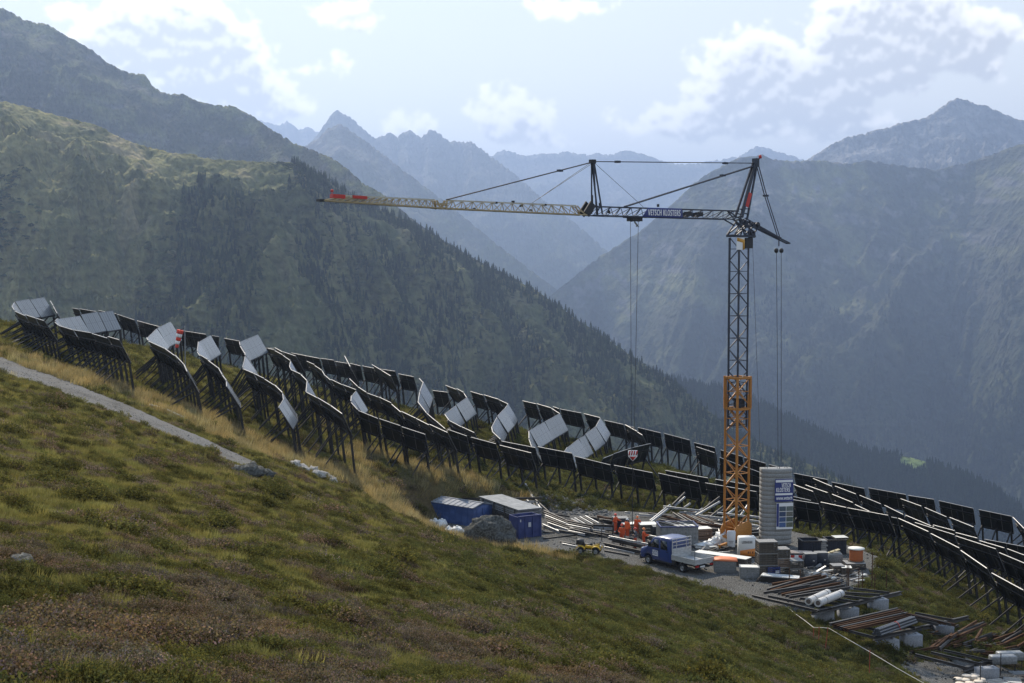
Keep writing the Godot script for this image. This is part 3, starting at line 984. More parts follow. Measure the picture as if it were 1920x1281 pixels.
# [name of the row, what starts its count, top edge: photo x, y, distance ...]; a 0 starts a new stretch
const ROWS := [
	["short edge-on row behind the leftmost hooked row", [94, 564, 152, 100, 574, 149, 107, 588, 146]],
	["leftmost hooked row above the gravel track", [83, 556, 150, 55, 561, 147, 27, 566, 144, 22, 574, 140, 27, 583, 137, 47, 591, 133, 66, 596.5, 130, 83, 602, 127]],
	["second hooked row above the gravel track", [212, 582, 148, 183, 586, 146, 150, 591, 143, 108, 598, 138, 103, 603, 135, 110, 610, 132, 137, 617.5, 129, 172, 624, 125, 202, 632, 121, 224, 639, 118]],
	["winding row beneath the windsock", [320, 603, 146, 294, 616, 141, 275, 634, 135, 278, 640, 132, 309, 653, 127, 328, 667, 124, 345, 684, 120.5, 351, 697, 118]],
	["narrow winding row next beyond the windsock", [395, 628, 146, 372, 641, 141, 370, 659, 137, 375, 665, 135, 390, 675, 132, 409, 689, 128, 417, 703, 124.5, 425, 714, 121.5, 425, 725, 119]],
	["winding row ending nearest the stones by the track", [484, 626, 152, 449, 641, 146, 450, 647, 144, 459, 661, 141, 460, 667, 139, 455, 690, 135, 475, 700, 131.5, 496, 710, 128.5, 515, 722, 125.5, 530, 737, 122.5, 532, 750, 120, 522, 766, 117.5]],
	["short bent row behind the pale upright table", [497, 652, 158, 515, 652.5, 157, 530, 660, 154.5, 555, 668, 151]],
	["winding row just behind the stones by the track", [503, 654, 153, 515, 657, 150, 530, 665, 147, 545, 676, 144, 543, 687, 141, 547, 695, 139, 564, 702, 136, 576, 714, 133, 575, 724, 130.5, 574, 735, 128, 595, 746, 125, 620, 760, 121.5, 642, 775, 118.5]],
	["winding row ending above the grassy bank", [575, 677, 158, 590, 684, 155, 604, 694, 152, 609, 702, 149, 620, 711, 146, 642, 721, 142, 668, 731, 138, 659, 743, 135.5, 658, 753, 133, 671, 769, 131.5, 710, 784, 130, 752, 799, 128.5, 799, 814, 127]],
	["stub row standing up against the skyline row", [646, 667, 166, 657, 687, 161]],
	["lone stretch overlapping the skyline row", [697, 684, 166, 733, 705, 160]],
	["long row running down behind the grassy bank", [655, 710, 154, 671, 725, 150.5, 687, 736, 148, 710, 745, 145, 734, 756, 142, 752, 771, 138.5, 780, 784, 135, 805, 796, 132, 840, 811, 128.5]],
	["twisted pale row below the skyline", [786, 709, 166, 794, 717, 162, 787, 735, 157, 784, 755, 152.5, 800, 775, 148.5, 835, 804, 142]],
	["first S-bend row below the open skyline", [835, 721, 172, 856, 729, 169, 870, 737, 166, 876, 745, 163.5, 855, 760, 159, 834, 776, 154, 842, 787, 151, 866, 800, 147, 890, 812, 143]],
	["second S-bend row below the open skyline", [881, 733, 172, 907, 740, 170, 935, 748, 167, 953, 757, 163.5, 945, 768, 160, 932, 782, 156, 922, 800, 151, 924, 810, 148.5, 939, 825, 145]],
	["third S-bend row below the open skyline", [979, 750, 172, 1006, 757, 170, 1034, 765, 167, 1050, 775, 163.5, 1021, 791, 158.5, 992, 808, 153, 992, 822, 150, 997, 836, 147]],
	["last S-bend row before the crane", [1036, 763, 173, 1049, 766, 172, 1091, 774, 170, 0, 1094, 775, 169, 1126, 784, 166.5, 1117, 800, 162, 1097, 815, 158, 1085, 822, 156, 1064, 839, 151.5, 1057, 849, 148.5]],
	["grey row behind the striped hook sign", [1130, 860, 146, 1150, 852, 148, 1185, 840, 151, 1221, 831, 153]],
	["skyline row uphill of the crane", [134, 577, 184, 148, 580, 183, 181, 585, 181, 0, 184, 583, 182, 219, 589, 181, 253, 600, 179, 0, 256, 600, 180, 300, 612, 178, 0, 331, 618, 178, 387, 626, 177, 0, 396, 629, 178, 412, 631, 178, 0, 419, 634, 178, 450, 640, 177, 0, 545, 662, 178, 600, 672, 178, 627, 676, 178, 655, 681, 178, 677, 687, 177, 0, 678, 686, 178, 712, 693, 177, 742, 697, 177, 0, 746, 702, 177, 777, 708, 176, 0, 810, 731, 176, 840, 735, 176]],
	["skyline row behind and downhill of the crane", [1132, 787, 172, 1170, 796, 170, 1191, 802, 169, 0, 1195, 801, 169, 1240, 811, 167, 0, 1244, 812, 166, 1295, 826, 164, 0, 1300, 828, 163, 1342, 839, 162, 0, 1350, 843, 161, 1394, 856, 160, 1437, 868, 159, 0, 1441, 869, 159, 1485, 881, 157, 0, 1487, 886, 155, 1553, 900, 153, 0, 1558, 902, 153, 1622, 915, 151, 0, 1627, 915, 151, 1700, 928, 149, 0, 1701, 930, 149, 1753, 938, 147, 0, 1759, 940, 147, 1827, 954, 145, 0, 1834, 955, 144, 1899, 969, 142, 1930, 1000, 137]],
	["row next below the downhill skyline row", [1172, 797, 166, 1195, 810, 163, 1205, 816, 161, 0, 1305, 838, 156, 1341, 850, 154, 0, 1348, 856, 153, 1390, 872, 151.5, 1430, 887, 150, 0, 1524, 896, 146, 1561, 911, 143, 0, 1565, 912, 143, 1606, 927, 140, 0, 1611, 928, 140, 1653, 945, 137, 0, 1658, 946, 137, 1695, 964, 134, 0, 1697, 965, 134, 1747, 986, 130, 0, 1748, 985, 130, 1791, 1001, 127]],
	["upper short row beyond the beam racks", [1688, 935, 140, 1729, 951, 137, 0, 1733, 952, 137, 1776, 970, 134, 0, 1780, 970, 134, 1827, 989, 130, 0, 1845, 1011, 126, 1930, 1026, 124]],
	["third row behind the counterweight stack", [1440, 895, 146, 1484, 908, 143, 0, 1487, 908, 142, 1526, 922, 139, 0, 1510, 909, 144, 1553, 924, 140, 0, 1560, 927, 138, 1600, 943, 134, 0, 1603, 945, 134, 1631, 959, 131]],
	["second row behind the crane mast", [1246, 883, 140, 1329, 898, 137, 0, 1340, 900, 137, 1425, 914, 134, 0, 1430, 917, 134, 1522, 937, 132]],
	["front row running behind the yard", [839, 805, 136, 877, 817, 134.5, 0, 882, 819, 134, 931, 832, 132, 0, 936, 835, 136, 997, 850, 133]],
	["front row along the yard behind the crane", [939, 826, 142, 1005, 838, 141, 0, 1007, 839, 140, 1074, 852, 138, 0, 1076, 854, 138, 1146, 871, 136, 0, 1150, 871, 136, 1225, 886, 134, 0, 1233, 888, 133.5, 1312, 905, 132, 0, 1321, 907, 132, 1420, 924, 130.5, 0, 1424, 925, 130.5, 1483, 935, 129, 0, 1485, 935, 129, 1537, 943, 128, 0, 1538, 941, 128, 1588, 952, 125, 1667, 966, 121, 0, 1670, 968, 120.5, 1684, 971, 120, 1742, 997, 115, 0, 1745, 999, 114.5, 1800, 1028, 110, 0, 1801, 1032, 109.5, 1852, 1068, 105, 0, 1859, 1073, 104, 1920, 1107, 99.5, 1985, 1145, 95]],
	["row just above the downhill front row", [1715, 978, 124, 1791, 1001, 119, 0, 1791, 1005, 118, 1869, 1030, 113, 0, 1873, 1034, 112.5, 1930, 1058, 109]],
	["closely packed row right of the beam racks", [1749, 985, 128, 1834, 1009, 122, 0, 1836, 1012, 121.5, 1885, 1027, 118, 0, 1888, 1029, 117, 1930, 1045, 114]],
]

func make_module() -> void:
	# one glass module hanging from its top edge: x 0..1 (stretched to its width), y 0..-SLANT, front towards +z
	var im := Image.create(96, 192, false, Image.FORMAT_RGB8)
	im.fill(Color(0.25, 0.255, 0.26).linear_to_srgb())  # pale tone puts the reflected sky into the glass colour
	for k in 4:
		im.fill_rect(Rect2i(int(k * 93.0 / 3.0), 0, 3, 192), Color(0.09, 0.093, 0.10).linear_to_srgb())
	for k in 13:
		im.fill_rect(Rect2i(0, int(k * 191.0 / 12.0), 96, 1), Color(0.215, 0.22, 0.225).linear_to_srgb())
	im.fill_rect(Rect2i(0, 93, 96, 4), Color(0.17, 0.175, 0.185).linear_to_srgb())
	var glass := StandardMaterial3D.new()
	glass.resource_name = "module front with sky tone"
	glass.albedo_texture = ImageTexture.create_from_image(im)
	glass.roughness = 0.22
	var ib := Image.create(96, 192, false, Image.FORMAT_RGB8)
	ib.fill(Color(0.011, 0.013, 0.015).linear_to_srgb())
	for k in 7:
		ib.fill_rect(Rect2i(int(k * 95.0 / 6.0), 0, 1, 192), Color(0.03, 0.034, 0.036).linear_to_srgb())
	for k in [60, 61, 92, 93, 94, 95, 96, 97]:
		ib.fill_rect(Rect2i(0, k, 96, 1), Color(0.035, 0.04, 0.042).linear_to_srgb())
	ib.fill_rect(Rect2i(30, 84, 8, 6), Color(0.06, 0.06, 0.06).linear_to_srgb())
	var back := StandardMaterial3D.new()
	back.resource_name = "dark module back"
	back.albedo_texture = ImageTexture.create_from_image(ib)
	back.roughness = 0.38
	var frame := mat("module frame", Color(0.16, 0.16, 0.165), 0.5, 0.4)
	module_mesh = ArrayMesh.new()
	var g := 0.012
	for side in [[0.022, glass], [-0.012, back]]:
		var st := st_begin()
		var z: float = side[0]
		var c := [Vector3(g, -g, z), Vector3(1 - g, -g, z), Vector3(1 - g, -SLANT + g, z), Vector3(g, -SLANT + g, z)]
		var uv := [Vector2(0, 0), Vector2(1, 0), Vector2(1, 1), Vector2(0, 1)]
		for k in ([0, 1, 2, 0, 2, 3] if z > 0.0 else [0, 2, 1, 0, 3, 2]):
			st.set_uv(uv[k])
			st.add_vertex(c[k])
		st.generate_normals()
		st.set_material(side[1])
		st.commit(module_mesh)
	var fr := st_begin()
	for b in [[Vector3(0.5, -0.02, 0.005), Vector3(0.99, 0.04, 0.042)], [Vector3(0.5, -SLANT + 0.02, 0.005), Vector3(0.99, 0.04, 0.042)], [Vector3(0.017, -SLANT * 0.5, 0.005), Vector3(0.024, SLANT - 0.08, 0.042)], [Vector3(0.983, -SLANT * 0.5, 0.005), Vector3(0.024, SLANT - 0.08, 0.042)]]:
		st_box(fr, Transform3D(Basis.from_scale(b[1]), b[0]))
	fr.set_material(frame)
	fr.commit(module_mesh)

func solar_table(A: Vector3, B: Vector3, label: String) -> void:
	var shift := Vector3(0, rng.randf_range(-0.07, 0.07), 0)
	A += shift + Vector3(0, rng.randf_range(-0.04, 0.04), 0)
	B += shift + Vector3(0, rng.randf_range(-0.04, 0.04), 0)
	var R := (B - A)
	var L := R.length()
	R /= L
	var nh := Vector3(R.z, 0, -R.x).normalized()
	var mid := (A + B) * 0.5
	var foot := on_ground(mid.x, mid.z)
	var t := thing("solar_table", label, "solar panel", foot, 0.0, "solar tables on the slope")
	var tilt := TILT + rng.randf_range(-0.06, 0.06)
	var down := (nh * cos(tilt) + Vector3(0, -sin(tilt), 0))
	down = (down - R * down.dot(R)).normalized()
	var face := R.cross(-down).normalized()
	if face.dot(nh) < 0.0:
		face = -face
	var n := maxi(1, int(round(L / 1.13)))
	var w := L / n
	var pale := nh.z > 0.12
	var steel: Material = mats["row steel"]
	for k in n:
		var p := A + R * w * k - foot
		var bx := Basis(R * w, -down, face)
		if bx.determinant() < 0.0:
			# keep the front outwards when the row runs the other way
			bx = Basis(-R * w, -down, face)
			p = A + R * w * (k + 1) - foot
		var mo := MeshInstance3D.new()
		mo.mesh = module_mesh
		mo.name = "module"
		mo.transform = Transform3D(bx, p)
		t.add_child(mo, true)
	beam("top_rail", A - foot - face * 0.03, B - foot - face * 0.03, 0.04, 0.045, mats["bright rail"], t, face)
	var low := down * (SLANT + 0.04) - face * 0.05
	beam("bottom_beam", A - foot + low, B - foot + low, 0.12, 0.14, steel, t, face)
	beam("cross_beam", A - foot + down * 0.8 - face * 0.09, B - foot + down * 0.8 - face * 0.09, 0.1, 0.1, steel, t, face)
	var posts := clampi(int(round(L / 1.3)), 1, 5)
	for k in posts:
		var s := (k + 0.5) / posts
		if posts > 1:
			s = 0.06 + 0.88 * k / (posts - 1.0)
		var q := A.lerp(B, s)
		var hi := q + down * (SLANT * 0.42) - face * 0.16
		var lo := q + down * (SLANT * 1.0) - face * 0.10
		var pf := lo + nh * 0.42
		pf.y = ground(pf.x, pf.z) - 0.25
		beam("post", hi - foot, lo - foot, 0.12, 0.15, steel, t, face)
		beam("post", lo - foot + (lo - hi).normalized() * -0.05, pf - foot, 0.17, 0.17, steel, t, face)
		var bt := q + down * (SLANT * 0.86) - face * 0.16
		var bf := bt - nh * 2.5
		bf.y = ground(bf.x, bf.z) - 0.2
		beam("brace", bt - foot, bf - foot, 0.11, 0.11, steel, t, face)

func build_solar() -> void:
	grain("row steel", Color(0.012, 0.012, 0.012), Color(0.034, 0.030, 0.028), 0.03, 0.7, 0.2, 0.0, 1.0)
	mat("bright rail", Color(0.34, 0.34, 0.34), 0.6, 0.3)
	make_module()
	rng.seed = 404
	for row in ROWS:
		var v: Array = row[1]
		var pts := []
		var run := []
		var i := 0
		while i < v.size():
			if v[i] == 0:
				pts.append(run)
				run = []
				i += 1
			else:
				run.append(Vector3(v[i], v[i + 1], v[i + 2]))
				i += 3
		pts.append(run)
		var tables := []
		for r in pts:
			for k in r.size() - 1:
				var a: Vector3 = r[k]
				var b: Vector3 = r[k + 1]
				var parts := maxi(1, int(ceil(px(a.x, a.y, a.z).distance_to(px(b.x, b.y, b.z)) / 6.2)))
				for j in parts:
					var pa := a.lerp(b, j / float(parts))
					var pb := a.lerp(b, (j + 1) / float(parts))
					var wide := (pb.x - pa.x) / FOC * pa.z
					if pts.size() > 1 and wide > 1.5 and pa.z - pb.z < 0.66 * wide:
						# tables of the straight rows stand askew, one behind the other
						var mean := (pa.z + pb.z) * 0.5
						pa.z = mean + 0.33 * wide
						pb.z = mean - 0.33 * wide
					var A := px(pa.x, pa.y, pa.z)
					var B := px(pb.x, pb.y, pb.z)
					var gap := (B - A).normalized() * 0.09
					tables.append([A + gap, B - gap])
		for k in tables.size():
			var q: Array = tables[k]
			var R: Vector3 = q[1] - q[0]
			var look := "pale-faced" if -R.x > 0.12 * R.length() else "dark-backed"
			var which: String = ORD[k] if k < ORD.size() else "last"
			if tables.size() == 1:
				solar_table(q[0], q[1], "%s solar table forming the %s" % [look, row[0]])
			else:
				solar_table(q[0], q[1], "%s solar table, %s along the %s" % [look, which, row[0]])

# ---------------------------------------------------------------- plants of the hillside
func leaf_mat(called: String, shine := 0.9) -> StandardMaterial3D:
	var m := mat(called, Color(1, 1, 1), shine)
	m.vertex_color_use_as_albedo = true
	m.cull_mode = BaseMaterial3D.CULL_DISABLED
	m.backlight_enabled = true
	m.backlight = Color(0.95, 0.92, 0.75)
	m.metallic_specular = 0.12
	return m

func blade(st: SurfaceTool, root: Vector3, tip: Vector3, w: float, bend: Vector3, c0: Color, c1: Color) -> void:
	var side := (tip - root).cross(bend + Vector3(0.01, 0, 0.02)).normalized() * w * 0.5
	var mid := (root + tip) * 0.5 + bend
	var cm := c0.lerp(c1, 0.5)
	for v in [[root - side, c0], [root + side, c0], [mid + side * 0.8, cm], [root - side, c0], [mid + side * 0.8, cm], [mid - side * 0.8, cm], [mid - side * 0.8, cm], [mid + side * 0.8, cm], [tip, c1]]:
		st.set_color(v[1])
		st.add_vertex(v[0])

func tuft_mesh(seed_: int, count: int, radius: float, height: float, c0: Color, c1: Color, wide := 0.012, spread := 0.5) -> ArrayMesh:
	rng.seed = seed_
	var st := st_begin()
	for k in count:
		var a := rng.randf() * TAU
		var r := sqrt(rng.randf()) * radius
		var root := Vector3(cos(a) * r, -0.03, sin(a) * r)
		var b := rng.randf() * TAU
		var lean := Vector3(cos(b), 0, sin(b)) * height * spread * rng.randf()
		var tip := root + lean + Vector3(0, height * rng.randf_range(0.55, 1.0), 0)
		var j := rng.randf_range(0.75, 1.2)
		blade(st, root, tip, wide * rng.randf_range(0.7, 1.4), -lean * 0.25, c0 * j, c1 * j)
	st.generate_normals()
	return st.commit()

func sprig_mesh(seed_: int, count: int, radius: float, height: float, stem: Color, tip_a: Color, tip_b: Color, leaf := 0.035, bloom := 1.0) -> ArrayMesh:
	# a cushion of twigs, each with small leaves or flowers near its end
	rng.seed = seed_
	var st := st_begin()
	for k in count:
		var a := rng.randf() * TAU
		var rr := sqrt(rng.randf())
		var r := rr * radius
		var root := Vector3(cos(a) * r * 0.6, -0.03, sin(a) * r * 0.6)
		var top := height * (1.0 - 0.55 * rr * rr) * rng.randf_range(0.6, 1.05)
		var tip := Vector3(cos(a) * r, top, sin(a) * r)
		blade(st, root, tip, 0.012, Vector3(0, 0.02, 0.01), stem, stem)
		for q in 4:
			var at := root.lerp(tip, rng.randf_range(0.55, 1.05)) + Vector3(rng.randf_range(-1, 1), rng.randf_range(-0.5, 0.5), rng.randf_range(-1, 1)) * leaf
			var u := Vector3(rng.randf_range(-1, 1), rng.randf_range(-0.6, 0.6), rng.randf_range(-1, 1)).normalized() * leaf
			var w := u.cross(Vector3(rng.randf_range(-1, 1), rng.randf_range(-1, 1), rng.randf_range(-1, 1))).normalized() * leaf * 0.55
			var c := (tip_a if rng.randf() < bloom else stem.lerp(tip_a, 0.3)).lerp(tip_b, rng.randf()) * rng.randf_range(0.75, 1.2)
			st.set_color(c)
			for v in [at - u, at + w, at + u, at - u, at + u, at - w]:
				st.add_vertex(v)
	st.generate_normals()
	return st.commit()

func scatter(called: String, label: String, category: String, mesh: Mesh, m: Material, xs: Array, cs: Array) -> void:
	if xs.is_empty():
		return
	var mm := MultiMesh.new()
	mm.transform_format = MultiMesh.TRANSFORM_3D
	mm.use_colors = true
	mm.mesh = mesh
	mm.instance_count = xs.size()
	for k in xs.size():
		mm.set_instance_transform(k, xs[k])
		mm.set_instance_color(k, cs[k])
	var o := MultiMeshInstance3D.new()
	o.name = numbered(called)
	o.multimesh = mm
	o.material_override = m
	add_child(o)
	o.set_meta("kind", "stuff")
	o.set_meta("label", label)
	o.set_meta("category", category)

func build_plants() -> void:
	var kinds := {
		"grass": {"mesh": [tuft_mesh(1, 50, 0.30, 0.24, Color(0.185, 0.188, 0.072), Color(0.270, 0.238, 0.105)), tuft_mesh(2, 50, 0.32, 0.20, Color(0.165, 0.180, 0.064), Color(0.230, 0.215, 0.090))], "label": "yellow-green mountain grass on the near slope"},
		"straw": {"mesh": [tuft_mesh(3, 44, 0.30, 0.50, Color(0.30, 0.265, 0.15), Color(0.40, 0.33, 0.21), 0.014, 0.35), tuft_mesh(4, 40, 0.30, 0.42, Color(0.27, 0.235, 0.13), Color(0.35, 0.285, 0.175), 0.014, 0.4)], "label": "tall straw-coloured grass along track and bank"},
		"heather": {"mesh": [sprig_mesh(5, 56, 0.34, 0.24, Color(0.065, 0.055, 0.033), Color(0.22, 0.150, 0.165), Color(0.155, 0.142, 0.085), 0.020, 0.5), sprig_mesh(6, 56, 0.34, 0.20, Color(0.065, 0.055, 0.034), Color(0.28, 0.19, 0.225), Color(0.13, 0.125, 0.075), 0.020, 0.6)], "label": "purple-brown heather over the near slope"},
		"shrub": {"mesh": [sprig_mesh(7, 70, 0.36, 0.26, Color(0.055, 0.055, 0.028), Color(0.088, 0.106, 0.042), Color(0.19, 0.188, 0.080), 0.022, 0.9), sprig_mesh(8, 70, 0.36, 0.30, Color(0.052, 0.050, 0.026), Color(0.070, 0.088, 0.040), Color(0.135, 0.142, 0.062), 0.023, 0.9)], "label": "low green shrubs over the near slope"},
	}
	var xs := {}
	var cs := {}
	for k in kinds:
		xs[k] = [[], []]
		cs[k] = [[], []]
	var mix := FastNoiseLite.new()
	mix.seed = 61
	mix.frequency = 0.26
	mix.fractal_octaves = 4
	var fine := FastNoiseLite.new()
	fine.seed = 62
	fine.frequency = 0.5
	fine.fractal_octaves = 3
	rng.seed = 77
	for band in [[8.0, 34.0, 0.17, 0.62], [34.0, 66.0, 0.25, 0.85], [66.0, 110.0, 0.38, 1.15], [110.0, 200.0, 0.58, 1.45]]:
		var cell: float = band[2]
		var d: float = band[0]
		while d < band[1]:
			var half := d * 0.395 + 3.0
			var x := -half
			while x < half:
				var X := x + rng.randf_range(-0.5, 0.5) * cell
				var D := d + rng.randf_range(-0.5, 0.5) * cell
				x += cell
				var z := -D
				if mask_at(pad_mask, X, z) > 0.93 or mask_at(road_mask, X, z) > 0.66 or mask_at(low_mask, X, z) > 0.55:
					continue
				var n1 := mix.get_noise_2d(X, z)
				var n2 := mix.get_noise_2d(X * 1.7 + 400.0, z * 1.7)
				var f := fine.get_noise_2d(X, z)
				var dry := dryness(X, z)
				var wh := smoothstep(18.0, -6.0, D - 25.0 - 1.1 * maxf(X + 2.0, 0.0)) * 0.74 + n1 * 1.5 + f * 1.1 - 0.12 * smoothstep(70.0, 110.0, D)
				var ws := 0.22 + 0.62 * smoothstep(-14.0, 4.0, X) * smoothstep(24.0, 34.0, D) + n2 * 1.5 - f * 1.1 + 0.2 * smoothstep(96.0, 110.0, D) * smoothstep(-10.0, -30.0, X)
				var wg := 0.42 + 0.25 * smoothstep(20.0, 34.0, D) * smoothstep(2.0, -8.0, X) - f * 0.6
				if D > 130.0:
					wh -= 0.5
				var kind := "grass"
				if dry > 0.45 + 0.3 * f:
					kind = "straw"
				elif wh > ws and wh > wg:
					kind = "heather"
				elif ws > wg:
					kind = "shrub"
				var s: float = band[3] * rng.randf_range(0.7, 1.25)
				if kind == "shrub":
					s *= 0.85 + 0.35 * smoothstep(0.25, 0.6, n2)
				if kind != "grass" and kind != "straw":
					# taller cushions where dwarf shrubs gather
					s *= 1.0 + 0.75 * smoothstep(0.18, 0.42, patch.get_noise_2d(X * 4.5 + 210.0, z * 4.5))
				var b := Basis(Vector3.UP, rng.randf() * TAU) * Basis.from_scale(Vector3(s, s * rng.randf_range(0.75, 1.25) * 1.15, s))
				var h := ground(X, z)
				var e := 0.5
				var nrm := Vector3(ground(X - e, z) - ground(X + e, z), 2.0 * e, ground(X, z - e) - ground(X, z + e)).normalized()
				b = Basis(Quaternion(Vector3.UP, nrm.lerp(Vector3.UP, 0.4).normalized())) * b
				var v := rng.randi() % 2
				xs[kind][v].append(Transform3D(b, Vector3(X, h, z)))
				var warm := 0.5 + 0.9 * n2
				var tone := rng.randf_range(0.65, 1.3) * (1.0 + 0.3 * n1)
				cs[kind][v].append(Color(tone * lerpf(0.9, 1.12, warm), tone, tone * lerpf(1.05, 0.85, warm)))
			d += cell
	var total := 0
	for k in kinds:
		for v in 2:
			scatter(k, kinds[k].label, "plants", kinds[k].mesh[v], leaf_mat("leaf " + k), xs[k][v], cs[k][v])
			total += xs[k][v].size()

# ---------------------------------------------------------------- the fast-erecting tower crane
const CRANE_D := 113.5
const CRANE_X := 18.84
const JC := 0.819
const JS := 0.574
var jib_dir := Vector3(-JC, 0, JS)
var jib_side := Vector3(JS, 0, JC)
var crane_foot := Vector3(CRANE_X, 0.05, -CRANE_D)

func cp(x: float, y: float, off := 0.0) -> Vector3:
	# a point of the crane's own vertical plane, relative to its foot; off: metres towards the viewer's side
	var u := (x - 960.0) / FOC
	var s := (CRANE_X - u * CRANE_D) / (JC - u * JS)
	return px(x, y, CRANE_D - s * JS) + jib_side * off - crane_foot

func lattice_mast(parent: Node, y0: float, y1: float, half: float, step: float, chord: float, brace: float, m: Material) -> void:
	var corner := [jib_dir * half + jib_side * half, jib_dir * half - jib_side * half, -jib_dir * half - jib_side * half, -jib_dir * half + jib_side * half]
	for c in corner:
		beam("chord", c + Vector3(0, y0, 0), c + Vector3(0, y1, 0), chord, chord, m, parent, jib_side)
	var n := int(round((y1 - y0) / step))
	var s := (y1 - y0) / n
	for k in n:
		var a := y0 + s * k
		for f in 4:
			var p: Vector3 = corner[f]
			var q: Vector3 = corner[(f + 1) % 4]
			if (k + f) % 2 == 1:
				var t := p
				p = q
				q = t
			beam("brace", p + Vector3(0, a, 0), q + Vector3(0, a + s, 0), brace, brace, m, parent, jib_side + Vector3(0.1, 0.2, 0))
			if k % 2 == 0:
				beam("strut", p + Vector3(0, a, 0), q + Vector3(0, a, 0), brace * 0.8, brace * 0.8, m, parent)

func lattice_jib(parent: Node, top: Array, bottom: Array, bays: int, half: float, mt: Material, mb: Material) -> void:
	# triangular section: one top chord over two bottom chords; top and bottom: photo x, y of both ends
	var tops := []
	var lows := []
	for k in bays + 1:
		var t := k / float(bays)
		lows.append(cp(lerpf(bottom[0], bottom[2], t), lerpf(bottom[1], bottom[3], t)))
		var h := clampf((k + 0.5) / float(bays), 0.0, 1.0)
		tops.append(cp(lerpf(top[0], top[2], h), lerpf(top[1], top[3], h)))
	var side := jib_side * half
	for e in [-1.0, 1.0]:
		beam("bottom_chord", lows[0] + side * e, lows[bays] + side * e, 0.09, 0.09, mb, parent)
	beam("top_chord", cp(top[0], top[1]), cp(top[2], top[3]), 0.11, 0.11, mt, parent)
	for k in bays:
		for e in [-1.0, 1.0]:
			beam("brace", lows[k] + side * e, tops[k], 0.045, 0.045, mb, parent)
			beam("brace", tops[k], lows[k + 1] + side * e, 0.045, 0.045, mb, parent)
		beam("strut", lows[k] - side, lows[k] + side, 0.04, 0.04, mb, parent)
		beam("strut", lows[k] + side * (1.0 if k % 2 == 0 else -1.0), lows[k + 1] - side * (1.0 if k % 2 == 0 else -1.0), 0.035, 0.035, mb, parent)

func lettering(called: String, text: String, height: float, m: Material, parent: Node, xf: Transform3D, width := 0.0, bold := true, serif := false) -> MeshInstance3D:
	var t := TextMesh.new()
	var f := SystemFont.new()
	f.font_names = PackedStringArray(["Droid Serif" if serif else "Droid Sans"])
	f.font_weight = 700 if bold else 400
	t.font = f
	t.text = text
	t.font_size = 64
	t.pixel_size = height / 46.0
	t.depth = 0.012
	t.curve_step = 2.0
	var o := part(called, t, m, parent, xf)
	if width > 0.0:
		var w := t.get_aabb().size.x
		if w > 0.0:
			o.transform = xf * Transform3D(Basis.from_scale(Vector3(width / w, 1, 1)))
	return o

func facing(normal: Vector3, at: Vector3) -> Transform3D:
	# a frame whose +z looks along normal, x to the reader's right
	var z := normal.normalized()
	var x := Vector3.UP.cross(z).normalized()
	return Transform3D(Basis(x, z.cross(x), z), at)

func board(called: String, w: float, h: float, th: float, m: Material, parent: Node, xf: Transform3D) -> MeshInstance3D:
	return part(called, box_mesh, m, parent, xf * Transform3D(Basis.from_scale(Vector3(w, h, th)), Vector3.ZERO))

func rope(called: String, a: Vector3, b: Vector3, r: float, m: Material, parent: Node) -> void:
	rod(called, a, b, r, m, parent)

